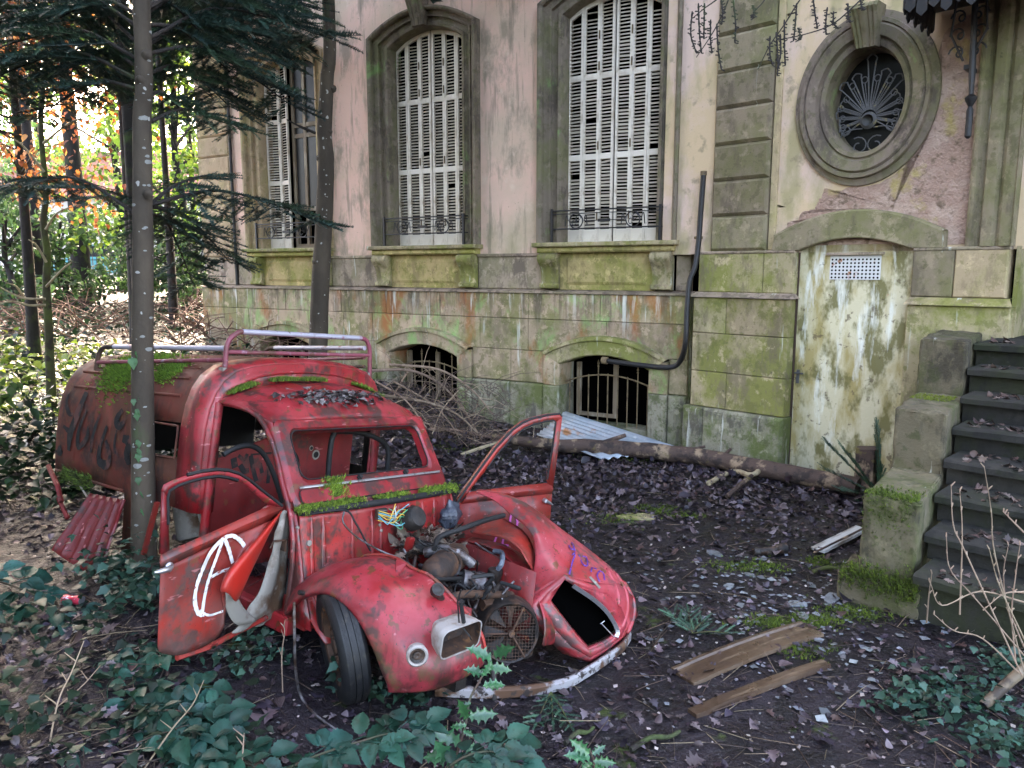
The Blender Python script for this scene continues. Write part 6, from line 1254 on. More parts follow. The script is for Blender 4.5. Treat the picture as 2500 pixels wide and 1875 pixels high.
P = crom([p - lp[3] for p in lp], 7); P = [p + Vector((0, .02 * mnoise.noise((i * .5, 0, 1)), .015 * mnoise.noise((i * .5, 3, 1)))) for i, p in enumerate(P)]
mb = MB(); mb.tube(P, [lerp(.055, .10, sstep(i / 16)) * (1 + .08 * mnoise.noise((i * .9, 1, 2))) for i in range(len(P))], 14); mb.build('log_trunk', T_BARK['log'], log, smooth=70)
for t, px, py, r_ in [(.36, 1528, 1062, .03), (.56, 1722, 1090, .02), (.66, 1785, 1095, .022), (.30, 1525, 1115, .014)]:
    i = int(t * (len(P) - 1)); e = at(px, py, (P[i] + lp[3]).y - .06) - lp[3]; mb = MB(); mb.tube([P[i], lerp(P[i], e, .7), e], [r_ * 1.4, r_, r_ * .8], 8); mb.build('branch_stub', T_BARK['log'], log, smooth=50)
for pts, r_ in [([(1870, 1135), (1835, 1160), (1790, 1150), (1730, 1180)], .03), ([(1835, 1162), (1800, 1190), (1775, 1212)], .024)]:
    Q = [onground(a, b, .12 if k == 0 else .10 if k == 1 else .05) - lp[3] for k, (a, b) in enumerate(pts)]; mb = MB(); mb.tube(crom(Q, 4), r_, 8); mb.build('side_branch', T_BARK['pale'] if r_ > .025 else T_BARK['log'], log, smooth=60)
st_ = og(2114, 1192); stump = empty('tree_stump', st_); tag(stump, 'rotten square sawn stump beside the low pale door', 'stump')
mb = MB(); G_ = [[(r_ * math.cos(a) * (1 + .18 * math.cos(4 * a)), r_ * math.sin(a) * (1 + .18 * math.cos(4 * a)), z + .01 * math.sin(a * 3)) for a in np.linspace(0, 2 * math.pi, 17)] for z, r_ in ((-.1, .14), (.05, .12), (.2, .112), (.40, .115), (.44, .115))]; mb.grid(G_); mb.add(G_[-1][:-1], [tuple(range(16))]); mb.build('stump_wood', T_BARK['log'], stump, smooth=50)
# dark pipe fitting in the litter
pf_ = og(1880, 1345, .03); fit = empty('pipe_fitting', pf_); fit.rotation_euler = (0, 0, rad(8)); tag(fit, 'dark rusty pipe fitting half sunk in dead leaves', 'pipe fitting')
mb = MB(); mb.tube([(-.14, 0, 0), (-.1, 0, 0.0), (-.09, 0, 0), (.05, 0, .01), (.06, 0, .01), (.14, 0, .015), (.15, 0, .015)], [.03, .04, .028, .028, .045, .045, .03], 12); mb.build('fitting', R['engine'], fit, smooth=40)
mb = MB(); mb.cyl((-.02, 0, 0), (-.03, -.06, -.02), .026, 10); mb.build('branch_socket', R['engine'], fit, smooth=40)
# flat stones
SL = mat('slate', (0.16, 0.175, 0.19), [dict(c=(.26, .29, .32), s=7, lo=.5, hi=.66), dict(c=(.07, .075, .07), s=11, lo=.55, hi=.68)], rough=.45, rnd=.3)
def slab_mb(w_, h_, th, seed, n=9):
    r_ = random.Random(seed); V_ = [(w_ * math.cos(a) * r_.uniform(.7, 1.1), h_ * math.sin(a) * r_.uniform(.7, 1.1)) for a in np.linspace(0, 2 * math.pi, n, endpoint=False)]
    mb = MB(); mb.prism([(x, y, -.02) for x, y in V_], (0, 0, .02 + th)); return mb
for k, (px, py, w_, h_, lab) in enumerate([(1945, 1476, .085, .05, 'pale rounded slate nearest the lowest cheek block'), (2030, 1462, .11, .05, 'grey angular slate right beside the cheek block footing'), (1745, 1352, .075, .05, 'blue grey slate left of the dark pipe fitting'), (1560, 1262, .22, .12, 'large flat mossy stone between the bonnet and the log'), (1962, 1506, .09, .04, 'thin slate just beyond the wide plank'), (1830, 1405, .05, .03, 'small pale slate chip in the open mud'), (1780, 1432, .05, .035, 'small blue slate chip left of the other pale chip')]):
    p = og(px, py); o = slab_mb(w_, h_, .012, k + 3).build('flat_stone', SL if k != 3 else S['mossy']); o.location = p; o.rotation_euler = (rad(3), rad(-3), k * 1.1); tag(o, lab, 'stone', 'slates lying on the mud')
# ---------------------------------------------------------------- trees
rt = random.Random(11)
def jit(c, r_, a=0.25): k = 1 + r_.uniform(-a, a); return (c[0] * k, c[1] * k * (1 + r_.uniform(-.06, .06)), c[2] * k)
def trunk_mb(P, r0, r1, n=14, knots=()):
    Q = crom(P, 8); k = len(Q); mb = MB(); rr_ = []
    for i in range(k):
        t = i / (k - 1); rr_.append(lerp(r0, r1, t) * (1 + .05 * mnoise.noise((i * .6, r0 * 50, 0))) * (1 + .35 * math.exp(-(i / 2.2))))
    mb.tube(Q, rr_, n); return mb, Q, rr_
NEED = [(0.018, 0.046, 0.040), (0.014, 0.036, 0.032), (0.026, 0.062, 0.048), (0.032, 0.068, 0.038)]
def limb(parent, org, P0, P1, sag, seed, step=0.085, side=0.55, coarse=False, dens=1.0, cols=NEED, bark='dark', r0=0.016):
    """a conifer limb: bowed stem with flat side sprays of needled twigs; coordinates relative to org"""
    r_ = random.Random(seed); P0, P1 = Vector(P0) - org, Vector(P1) - org; L_ = (P1 - P0).length
    pts = crom([P0, lerp(P0, P1, .33) + Vector((0, 0, sag * .6 + .06 * L_)), lerp(P0, P1, .7) + Vector((0, 0, sag * .3 + .04 * L_)), P1], 8)
    mb = MB(); mb.tube(pts, [lerp(r0, .004, i / (len(pts) - 1)) for i in range(len(pts))], 6); lb_ = mb.build('limb', T_BARK[bark], parent, smooth=60)
    inst = []; n = int(L_ / step); d0 = (P1 - P0).normalized(); sidev = Vector((0, 0, 1)).cross(d0).normalized()
    for k in range(1, n + 1):
        t = k / n; i = min(len(pts) - 2, int(t * (len(pts) - 1))); p = lerp(pts[i], pts[i + 1], t * (len(pts) - 1) - i)
        if t < .12: continue
        ln = side * L_ * .36 * math.sin(min(1, t * 1.25 + .18) * math.pi * .80) * r_.uniform(.7, 1.2) + .10
        for sg in (-1, 1):
            if r_.random() > dens: continue
            d = (d0 * r_.uniform(.45, .8) + sidev * sg + Vector((0, 0, r_.uniform(-.5, -.05)))).normalized()
            c_ = jit(r_.choice(cols), r_)
            m = max(1, int(ln / .16)) if not coarse else max(1, int(ln / .3))
            seg = ln / m
            for j in range(m):
                q = p + d * seg * j + Vector((0, 0, -.10 * (j * seg) ** 2))
                dd_ = d + Vector((0, 0, -.12 * j)); inst.append((0 if not coarse else 1, basis3(dd_, s=seg * 1.25, roll=r_.uniform(-.35, .35)), q, c_))
                if not coarse:
                    for s2 in (-1, 1):
                        if r_.random() < .8:
                            e = (dd_ * .8 + (d0 * s2 * .8) + Vector((0, 0, r_.uniform(-.3, .05)))).normalized(); inst.append((0, basis3(e, s=seg * r_.uniform(.6, .95), roll=r_.uniform(-.4, .4)), q + d * seg * .4, c_))
    inst.append((0, basis3(d0, s=.2), P1 - d0 * .1, cols[0]))
    scatter('needles', [T_TWIG, T_TWIG2], inst, LEAFM['needle'], lb_)
    return lb_
# near fir, left
B1 = onground(350, 1392, 0.0); B1 = at(350, 1392, 4.52); B1.z = hgt(B1.x, B1.y)
fir = empty('fir_tree', B1); tag(fir, 'nearest slim fir trunk, spotted with pale lichen, in front of the van', 'tree')
topx = at(345, 0, 4.55)
P = [Vector((0, 0, -.1)), at(350, 1200, 4.53) - B1, at(348, 900, 4.55) - B1, at(349, 600, 4.56) - B1, at(347, 300, 4.57) - B1, topx - B1, Vector((topx.x - B1.x + .02, topx.y - B1.y + .1, 7)), Vector((.1, .2, 13))]
mb, Q1, RR1 = trunk_mb(P, .072, .035); mb.build('trunk', T_BARK['fir'], fir, smooth=70)
LICH = mat('pale_lichen', (0.20, 0.20, 0.185), [dict(c=(.22, .22, .2), s=60, lo=.5, hi=.65)], rough=.9)
rl = random.Random(4)
for k in range(44):
    i = rl.randrange(2, 42); t = rl.random(); p = lerp(Q1[i], Q1[i + 1], t); r_ = lerp(RR1[i], RR1[i + 1], t); a = rl.uniform(-2.7, .1) if k % 2 else rl.uniform(-1.2, -.2)
    n = Vector((math.cos(a), math.sin(a), 0)); tv = Vector((-n.y, n.x, 0)); s_ = rl.uniform(.004, .011) if k % 5 else rl.uniform(.014, .024); mb = MB(); w_ = []
    for j in range(9):
        b = 2 * math.pi * j / 9; u = s_ * math.cos(b) * rl.uniform(.8, 1.2) * 1.35; v = s_ * math.sin(b) * rl.uniform(.7, 1.1) * .8; ang = u / r_; nn = n * math.cos(ang) + tv * math.sin(ang); w_.append(p + nn * (r_ + .002) + Vector((0, 0, v)))
    mb.add(w_ + [p + n * (r_ + .0035)], [(j, (j + 1) % 9, 9) for j in range(9)]); mb.build('lichen_spot', LICH, fir)
for (px, py) in ((352, 128), (338, 190), (356, 470), (341, 1010)):
    e = at(px, py, 4.49) - B1; mb = MB(); mb.lathe([(.0, .005), (.008, .004), (.016, -.003), (.032, -.022)], 9, Matrix.Translation(e) @ Matrix.Rotation(rad(80), 4, 'X')); mb.build('knot', T_BARK['fir'], fir, smooth=60)
L1 = [((360, 95), (775, 85), 4.7, 6.3, .1), ((360, 130), (700, 250), 4.7, 6.0, .1), ((360, 20), (660, 40), 4.7, 5.8, .12), ((360, 300), (600, 318), 4.7, 5.7, .05), ((360, 60), (560, 175), 4.7, 5.4, .05), ((360, 110), (640, 130), 4.8, 6.6, .08), ((360, 30), (720, 20), 4.8, 6.6, .1), ((360, 180), (560, 260), 4.8, 6.2, .06), ((360, 10), (500, 90), 4.7, 5.3, .06), ((360, 230), (470, 300), 4.7, 5.4, .03), ((330, 30), (120, 60), 4.7, 5.2, .05), ((330, 100), (60, 70), 4.8, 6.4, .1), ((330, 160), (150, 200), 4.8, 6.0, .05), ((365, 500), (520, 425), 4.7, 5.5, -.03), ((365, 500), (770, 540), 4.7, 6.6, .02), ((370, 505), (560, 640), 4.8, 6.4, .0), ((365, 520), (470, 690), 4.9, 6.8, .02),
      ((330, 140), (-40, 130), 4.7, 5.2, .1), ((330, 190), (-60, 215), 4.7, 5.6, .1), ((330, 60), (-40, 20), 4.7, 5.4, .1), ((330, 520), (-30, 470), 4.8, 5.8, .08), ((330, 215), (90, 290), 4.7, 5.4, .04)]
for k, (a, b, y0, y1, sg) in enumerate(L1):
    limb(fir, B1, at(a[0], a[1], y0 - .12), at(b[0], b[1], y1), sg, 100 + k, step=.07, side=.62 if b[1] < 280 else .36, dens=.78 if b[1] < 280 else .62, r0=.012)
for k in range(40):                        # unseen crown above the picture, thickened to cut overhead sky light
    a = rt.uniform(0, 6.28); z = rt.uniform(4.9, 11); L_ = lerp(3.4, .9, (z - 4.9) / 6.5); i = min(len(Q1) - 1, int(len(Q1) * .8)); limb(fir, B1, B1 + Vector((.05, .1, z)), B1 + Vector((L_ * math.cos(a), L_ * math.sin(a), z - .35)), .05, 300 + k, step=.16, coarse=True, side=.8)
# ivy climbing the trunk
iv = []
for k in range(46):
    z = rl.uniform(.0, 1.25); i = 0
    px, py = lerp(1380, 860, z / 1.25), 0; a = rl.uniform(-1.1, .5); p = Vector((.066 * math.cos(a) + .005, .066 * math.sin(a) + .0, z * 1.05 + .05)); iv.append((0, basis3((math.cos(a) * .3, math.sin(a) * .3, -1), (math.cos(a), math.sin(a), .2), s=rl.uniform(.03, .055)), p, jit((.035, .10, .035), rl)))
o = scatter('ivy', [T_IVY], iv, LEAFM['green'], fir)
# second fir, between the van and the wall
B2 = Vector((at(770, 1080, 8.5).x, 8.5, 0)); B2.z = hgt(B2.x, B2.y); fir2 = empty('fir_tree', B2); tag(fir2, 'slender fir trunk rising behind the van in front of the leftmost windows', 'tree')
P = [Vector((0, 0, -.1)), at(775, 900, 8.5) - B2, at(782, 700, 8.5) - B2, at(790, 560, 8.48) - B2, at(796, 400, 8.46) - B2, at(792, 320, 8.46) - B2, at(798, 200, 8.45) - B2, at(802, 0, 8.45) - B2, Vector((.2, .1, 8.5)), Vector((.3, .1, 14))]
mb, Q2, RR2 = trunk_mb(P, .112, .05); mb.build('trunk', T_BARK['fir'], fir2, smooth=70)
for (px, py) in ((800, 320), (780, 385), (770, 640), (810, 215)):
    e = at(px, py, 8.41) - B2; mb = MB(); mb.lathe([(.0, .008), (.010, .006), (.022, -.004), (.045, -.03)], 9, Matrix.Translation(e) @ Matrix.Rotation(rad(90), 4, 'X')); mb.build('knot', T_BARK['fir'], fir2, smooth=60)
mb = MB(); mb.tube(crom([at(770, 325, 8.42) - B2, at(735, 310, 8.3) - B2, at(700, 292, 8.2) - B2], 4), [.016] * 5 + [.01] * 3 + [.006], 6); mb.build('dead_branch', T_BARK['dark'], fir2)
for k in range(50):  # unseen crown, lengthened and thickened to cut overhead sky light
    a = rt.uniform(0, 6.28); z = rt.uniform(6.0, 13); L_ = lerp(3.6, 1.0, (z - 6) / 7.5); limb(fir2, B2, B2 + Vector((.2, .05, z)), B2 + Vector((.2 + L_ * math.cos(a), L_ * math.sin(a), z - .2)), .05, 400 + k, step=.2, coarse=True, side=.8)
# darker conifers behind, their boughs hanging into the picture
def conifer(x, y, z0, z1, L0, n, label, seed, r0=.13, coarse_above=5.5, lab_cat='tree'):
    r_ = random.Random(seed); b = Vector((x, y, hgt(x, y))); t = empty('conifer', b); tag(t, label, 'tree', 'trees behind the van')
    mb, Q, RR = trunk_mb([Vector((0, 0, -.2)), Vector((.02, 0, 2)), Vector((0, .05, 5)), Vector((.05, 0, z1))], r0, .03); mb.build('trunk', T_BARK['dark'], t, smooth=70)
    for k in range(n):
        a = k * 2.4 + r_.uniform(-.4, .4); z = z0 + (z1 - z0) * (k / n) ** 1.1; L_ = lerp(L0, .6, (z - z0) / (z1 - z0)) * r_.uniform(.75, 1.1)
        limb(t, b, b + Vector((0, 0, z)), b + Vector((L_ * math.cos(a), L_ * math.sin(a), z - r_.uniform(.1, .6))), .05, seed * 50 + k, step=.13 if z < coarse_above else .2, coarse=z > coarse_above, side=.75, dens=.72 if z < 6 else 1.0)
    return t
conifer(-4.05, 8.4, 4.3, 12, 2.0, 40, 'dark conifer standing just behind the nearest fir trunk', 3, .10)
conifer(-6.15, 12.6, 5.6, 13.5, 2.8, 36, 'tall dark conifer in the middle distance, trunk mostly hidden by the nearest fir', 5, .12, 4.6)
conifer(-8.9, 7.6, 3.6, 10, 2.8, 34, 'dark conifer at the left edge with boughs reaching in', 8, .14, 4.2)
conifer(-15.5, 18.5, 6.5, 14, 3.0, 26, 'far conifer with reddish trunk beyond the mossy sapling', 9, .24, 3.2)
conifer(-7.2, 16.4, 6.0, 14, 2.6, 30, 'conifer standing just off the left corner of the house', 12, .10, 4.0)
# mossy sapling and bare twigs
sb = onground(126, 992); sap = empty('mossy_sapling', sb); tag(sap, 'thin crooked moss covered sapling at far left with bare pale twigs', 'tree', 'trees behind the van')
D_ = sb.y; P = [Vector((0, 0, -.1))] + [at(px, py, D_) - sb for px, py in ((122, 880), (118, 780), (113, 700), (115, 620), (106, 540), (112, 470), (100, 300), (112, 100), (108, -200))]
mb, Q3, R3 = trunk_mb(P, .055, .02, 10); mb.build('trunk', T_BARK['mossy'], sap, smooth=70)
for k, pts in enumerate([[(112, 730), (60, 728), (20, 712), (-20, 690)], [(60, 728), (40, 700), (15, 690)], [(113, 700), (150, 660), (175, 640)], [(113, 640), (90, 600), (70, 585)], [(112, 745), (70, 745), (30, 735), (-10, 745)], [(112, 560), (140, 520), (190, 500)], [(106, 500), (70, 440), (40, 425)], [(108, 420), (60, 360), (20, 330)], [(106, 350), (170, 300), (210, 290)]]):
    mb = MB(); Q = crom([at(a, b, D_ - .05 - .1 * i) - sb for i, (a, b) in enumerate(pts)], 4); mb.tube(Q, [lerp(.016, .006, i / (len(Q) - 1)) for i in range(len(Q))], 6); mb.build('bare_branch', T_BARK['pale'], sap, smooth=60)
# beech with the last orange leaves
bb = Vector((-7.0, 11.2, 0)); bb.z = hgt(bb.x, bb.y); beech = empty('beech_tree', bb); tag(beech, 'young beech still holding copper orange leaves, behind the fir boughs', 'tree', 'trees behind the van')
mb, _, _ = trunk_mb([Vector((0, 0, -.2)), Vector((.05, 0, 2)), Vector((0, .1, 4.5)), Vector((.1, 0, 7.5))], .09, .02, 10); mb.build('trunk', T_BARK['dark'], beech, smooth=70)
inst = []; ORA = [(.50, .17, .045), (.42, .12, .04), (.55, .28, .10), (.32, .11, .06), (.48, .21, .08)]
for k in range(34):
    a = rt.uniform(0, 6.28); z = rt.uniform(2.4, 6.0); L_ = rt.uniform(1.0, 2.3); P0 = Vector((.05, 0, z)); P1 = P0 + Vector((L_ * math.cos(a), L_ * math.sin(a), rt.uniform(0, .5)))
    mb = MB(); Q = crom([P0, lerp(P0, P1, .5) + Vector((0, 0, .12)), P1], 5); mb.tube(Q, [lerp(.02, .005, i / (len(Q) - 1)) for i in range(len(Q))], 5); mb.build('branch', T_BARK['dark'], beech)
    for j in range(70):
        t = rt.uniform(.25, 1.05); q = lerp(P0, P1, t) + Vector((rt.gauss(0, .32), rt.gauss(0, .32), rt.gauss(-.03, .2))); inst.append((0, rot3(rt.uniform(0, 6.3), rt.uniform(.2, 1.2), rt.uniform(-.6, .6), rt.uniform(.06, .11)), q, jit(rt.choice(ORA), rt, .4)))
scatter('crown', [T_OVAL], inst, LEAFM['far'], beech)
# background broadleaf trees
def broadleaf(x, y, h, r_, n, cols, label, seed, name='broadleaf_tree', low=.25, size=(.14, .24)):
    q = random.Random(seed); b = Vector((x, y, hgt(x, y))); t = empty(name, b); tag(t, label, 'tree', 'trees in the background')
    mb, _, _ = trunk_mb([Vector((0, 0, -.3)), Vector((.1, 0, h * .3)), Vector((-.1, .1, h * .6)), Vector((.1, 0, h * .95))], .05 + .02 * h, .03, 10); mb.build('trunk', T_BARK['dark'], t, smooth=70)
    cl = [(Vector((q.gauss(0, r_ * .45), q.gauss(0, r_ * .45), q.uniform(h * low, h * .97))), q.uniform(.18, .36) * r_) for _ in range(34)]
    for c_, cr in cl[:10]:
        mb = MB(); mb.tube([Vector((0, 0, c_.z * .7)), c_], [.05, .012], 5); mb.build('limb', T_BARK['dark'], t)
    inst = []
    for k in range(n):
        c_, cr = q.choice(cl); d = Vector((q.gauss(0, 1), q.gauss(0, 1), q.gauss(0, 1))).normalized() * cr * q.uniform(.4, 1.1) ** .5
        inst.append((0, rot3(q.uniform(0, 6.3), q.uniform(-.4, 1.2), q.uniform(-.8, .8), q.uniform(*size)), c_ + Vector((d.x, d.y, d.z * .7)), jit(q.choice(cols), q, .35)))
    scatter('crown', [T_OVAL], inst, LEAFM['far'], t); return t
GB = [(.12, .22, .03), (.09, .17, .03), (.18, .27, .04), (.06, .12, .03)]; GD = [(.03, .07, .025), (.045, .09, .03), (.06, .12, .035)]
broadleaf(-9.5, 22.5, 7.5, 2.6, 3600, GB, 'sunlit yellow green tree beside the left corner of the house', 21)
broadleaf(-13.5, 27, 9, 3.4, 3000, GB, 'bright green tree far behind the nearest fir trunk', 22)
broadleaf(-19.5, 29, 10, 3.6, 2400, GD, 'dark leafy tree in the far left background', 23)
broadleaf(-16.5, 22.5, 8, 2.8, 2000, GD, 'mid green bushy tree behind the conifers', 24)
broadleaf(-24.5, 34, 12, 4.2, 2400, GD, 'large far tree at the left edge', 25, size=(.2, .32))
broadleaf(-10.5, 36, 12, 4.0, 2600, GB, 'tall pale green far tree between trunk and house', 26, size=(.2, .32))
broadleaf(-28, 47, 15, 6.0, 2600, GD, 'farthest dark tree on the horizon', 27, size=(.3, .5))
broadleaf(-17, 50, 14, 6.0, 2600, GD, 'farthest tree behind the pale house', 28, size=(.3, .5))
# unseen trees and bushes added around the viewer to cut sky light
for k, (x, y, h, r_, lab) in enumerate([(-4.6, -4.2, 9, 3.0, 'unseen tree added behind the viewpoint, left, to cut sky light'), (-9.0, -1.0, 10, 3.4, 'unseen tree added left of the viewpoint to cut sky light'), (6.6, 1.8, 11, 3.0, 'tree right of the viewpoint beside the stairs'), (-9.5, 3.6, 9, 3.0, 'unseen tree added at the left, just out of view, to cut sky light'), (-7.6, 4.6, 4.2, 1.5, 'unseen tall bush added outside the left edge to block low sky light'), (-5.0, 1.8, 3.6, 1.3, 'unseen bush added to the left of the viewpoint to block low sky light')]):
    broadleaf(x, y, h, r_, 2600, GD, lab, 60 + k, low=.14 if x < 0 else .52, size=(.3, .5))
for k, (px, y, h, r_, lab) in enumerate([(20, 17.5, 2.6, 1.5, 'dark bush at the left edge of the wood'), (150, 19.5, 2.4, 1.4, 'dark bush left of the park fence gap'), (420, 20.0, 2.3, 1.5, 'low bush between the nearest trunk and the house'), (330, 23.0, 2.6, 1.6, 'bush behind the nearest fir trunk'), (90, 23.0, 3.2, 1.8, 'taller bush behind the sapling'), (480, 25.0, 3.0, 1.8, 'bush by the house corner'), (-780, 4.7, 2.8, 1.0, 'unseen bush added outside the left edge beside the drink can to block sky light'), (-480, 6.6, 2.8, 1.1, 'unseen bush added outside the left edge behind the ribbed panel to block sky light'), (-1500, 3.2, 2.4, .9, 'unseen low bush added outside the left edge by the brambles to block sky light')]):
    p_ = at(px, 680, y); broadleaf(p_.x, y, h, r_, 1500, GD, lab, 80 + k, name='woodland_bush', low=.05, size=(.10, .18))  # bushes outside the left edge are unseen, added to block sky light
# far trunks
for k, (px, py, w_, lab, y) in enumerate([(92, 700, .17, 'straight dark trunk left of the sapling', 18.5), (200, 715, .26, 'thick grey brown trunk left of the park fence', 21.5), (480, 700, .10, 'thin brown trunk beside the house corner', 24.0)]):
    p = at(px, py, y); b = Vector((p.x, p.y, hgt(p.x, p.y))); t = empty('far_tree', b); tag(t, lab, 'tree', 'far trunks'); mb, _, _ = trunk_mb([Vector((0, 0, -.3)), Vector((.05, 0, 3)), Vector((0, .05, 7)), Vector((.1, 0, 13))], w_, w_ * .5, 12); mb.build('trunk', T_BARK['fir'] if k == 2 else T_BARK['dark'], t, smooth=70)
    r_ = random.Random(k); inst = []
    for j in range(900): a = r_.uniform(0, 6.3); rr_ = r_.uniform(.2, 2.4); inst.append((0, rot3(r_.uniform(0, 6.3), r_.uniform(0, 1.2), r_.uniform(-.7, .7), r_.uniform(.2, .35)), (rr_ * math.cos(a), rr_ * math.sin(a), r_.uniform(7, 14)), jit(r_.choice(GD), r_)))
    scatter('crown', [T_OVAL], inst, LEAFM['far'], t)
# ---------------------------------------------------------------- beyond the park: fence, parked car, pale house
fb_ = at(262, 718, 27.0); zb = hgt(fb_.x, fb_.y); fence = empty('park_fence', Vector((fb_.x, 27.0, zb))); tag(fence, 'black iron park fence with thin pickets in the far background', 'fence')
proto = None
for k in range(60):
    x = -4.2 + k * .14
    if proto is None: mb = MB(); mb.tube([(0, 0, -.1), (0, 0, 1.15)], .014, 5); mb.lathe([(.014, 1.15), (.026, 1.18), (.001, 1.27)], 5); proto = mb.build('picket', S['iron'], fence); proto.location = (x, 0, 0)
    else: copy_of(proto, parent=fence).location = (x, 0, 0)
for z in (.18, 1.0): mb = MB(); mb.box(-4.4, 4.3, -.012, .012, z, z + .03); mb.build('rail', S['iron'], fence)
cx = at(262, 700, 33.0); car = empty('parked_car', Vector((cx.x, 33.0, hgt(cx.x, 33.0)))); tag(car, 'teal car parked beyond the park fence', 'car')
TEAL = mat('teal_paint', (0.03, 0.24, 0.27), rough=.3)
mb = MB(); secs = []
for x, z1, wy in [(-1.9, .55, .55), (-1.85, .8, .7), (-1.2, .95, .78), (-.75, .98, .8), (1.0, .98, .8), (1.75, .9, .76), (1.95, .7, .65), (1.98, .45, .55)]: secs.append([(x, -wy, .3), (x, -wy, z1 - .1), (x, -wy * .9, z1), (x, wy * .9, z1), (x, wy, z1 - .1), (x, wy, .3)])
mb.grid(secs); mb.build('body', TEAL, car, smooth=40)
mb = MB(); mb.grid([[(x, -w_, .95), (x, -w_ * .8, z), (x, w_ * .8, z), (x, w_, .95)] for x, z, w_ in [(-.95, .96, .7), (-.4, 1.42, .7), (.7, 1.46, .7), (1.5, .97, .7)]]); cb = mb.build('cabin', S['glass'], car, smooth=30)
mb = MB(); mb.box(-.4, .75, -.56, .56, 1.44, 1.48); mb.build('roof', TEAL, car)
for x in (-1.2, 1.25):
    for y in (-.72, .72): mb = MB(); mb.cyl((x, y - .08, .3), (x, y + .08, .3), .3, 16); w_ = mb.build('wheel', R['tyre'], car); mb = MB(); mb.cyl((x, y - .09, .3), (x, y + .09, .3), .17, 12); mb.build('rim', R['alu'], w_)
for y in (-.5, .5): mb = MB(); mb.obox((-1.9, y, .66), (.04, 0, 0), (0, .12, 0), (0, 0, .06)); mb.build('headlight', R['cream'], car)
hx = at(200, 640, 44.0); hs_ = empty('pale_house', Vector((hx.x, 44.0, hgt(hx.x, 44)))); tag(hs_, 'pale sunlit house with reddish tiled roof seen through the trees', 'house')
PW = mat('pale_render', (0.72, 0.64, 0.58), [dict(c=(.6, .5, .45), s=.6, lo=.45, hi=.65)], rough=.9)
mb = MB(); mb.box(-7, 7, 0, 8, -.5, 4.6); mb.build('wall', PW, hs_)
mb = MB(); mb.add([(-7.5, -.5, 4.5), (7.5, -.5, 4.5), (7.5, 4, 7.5), (-7.5, 4, 7.5), (-7.5, 8.5, 4.5), (7.5, 8.5, 4.5)], [(0, 1, 2, 3), (3, 2, 5, 4), (0, 3, 4), (1, 5, 2)]); mb.build('roof', mat('roof_tile', (.26, .10, .07), [dict(c=(.18, .07, .05), s=3, lo=.45, hi=.6)], rough=.85), hs_)
for x in (-5, -1.8, 1.8, 5):
    mb = MB(); mb.box(x - .55, x + .55, -.06, 0.05, 1.2, 2.9); w_ = mb.build('window', S['paint'], hs_)
    for s2 in (-.27, .27): mb = MB(); mb.box(x + s2 - .2, x + s2 + .2, -.07, -.05, 1.3, 2.8); mb.build('pane', S['glass'], w_)
# ---------------------------------------------------------------- leaf litter, ground cover and plants
rg = random.Random(21)
BROWN = [(.036, .024, .030), (.052, .034, .038), (.022, .016, .023), (.080, .055, .060), (.042, .033, .048), (.062, .036, .034), (.015, .012, .018), (.028, .022, .034), (.15, .12, .135), (.10, .075, .08)]
def free(x, y):
    p = mw.inverted() @ Vector((x, y, 0)); q = bay_m.inverted() @ Vector((x, y, 0))
    if p.y > -.1 and p.x < .5: return False
    if q.y > -.1: return False
    if 3.3 < q.x < 7 and q.y > -3.3: return False
    return True
inst = []
def add_leaf(x, y, s_, cols=BROWN, lift=.0, tilt=.22):
    s_ *= .5 + .75 * rg.random() ** 1.6
    z = hgt(x, y) + .006 + lift; t = rg.randrange(4)
    inst.append((t, rot3(rg.uniform(0, 6.3), rg.gauss(0, tilt), rg.gauss(0, tilt), s_), (x, y, z + rg.uniform(0, .02)), jit(rg.choice(cols), rg, .35)))
for y0, y1, dn, smin, smax in ((2.7, 5.0, 420, .025, .085), (5.0, 7.0, 340, .035, .10), (7.0, 9.2, 280, .05, .12), (9.2, 13, 120, .06, .13), (13, 20, 22, .09, .16)):
    n = int(dn * (y1 - y0) * 1.45 * (y0 + y1) / 2)
    for _ in range(n):
        y = rg.uniform(y0, y1); x = rg.uniform(-.76, .76) * y
        if not free(x, y): continue
        k = .5 + .5 * mnoise.noise((x * .55, y * .55, 2.2)) + .5 * sstep((y - 5.5) / 2.2) - .30 * sstep((x - .4) / .8) * sstep((6.4 - y) / 1.0)
        if rg.random() > k + .12: continue
        add_leaf(x, y, rg.uniform(smin, smax))
for (cx_, cy_, n, sp) in ((-.3, 9.3, 260, .9), (2.6, 7.9, 260, .8), (1.2, 8.3, 260, .9)):
    for _ in range(n):
        x, y = rg.gauss(cx_, sp), rg.gauss(cy_, sp * .6)
        if free(x, y): add_leaf(x, y, rg.uniform(.06, .12), lift=rg.uniform(0, .05), tilt=.6)
for k in range(len(SZ)):                # leaves on the stair treads
    for _ in range(60):
        d = .9 + .36 * k - rg.uniform(.03, .34); s_ = 3.62 + .056 * k + abs(rg.gauss(0, .9)); p = bayp(s_, d, SZ[k] + .008)
        inst.append((rg.randrange(4), rot3(rg.uniform(0, 6.3), rg.gauss(0, .3), rg.gauss(0, .3), rg.uniform(.04, .09)), p, jit(rg.choice([(.07, .042, .036), (.11, .075, .062), (.045, .03, .027), (.16, .12, .105)]), rg, .3)))
tag(scatter('leaf_litter', [T_OVAL, T_OVAL2, T_MAPLE, T_MAPLE2], inst, LEAFM['litter']), 'brown dead leaves scattered over the ground and the stair treads', None, None, 'stuff')
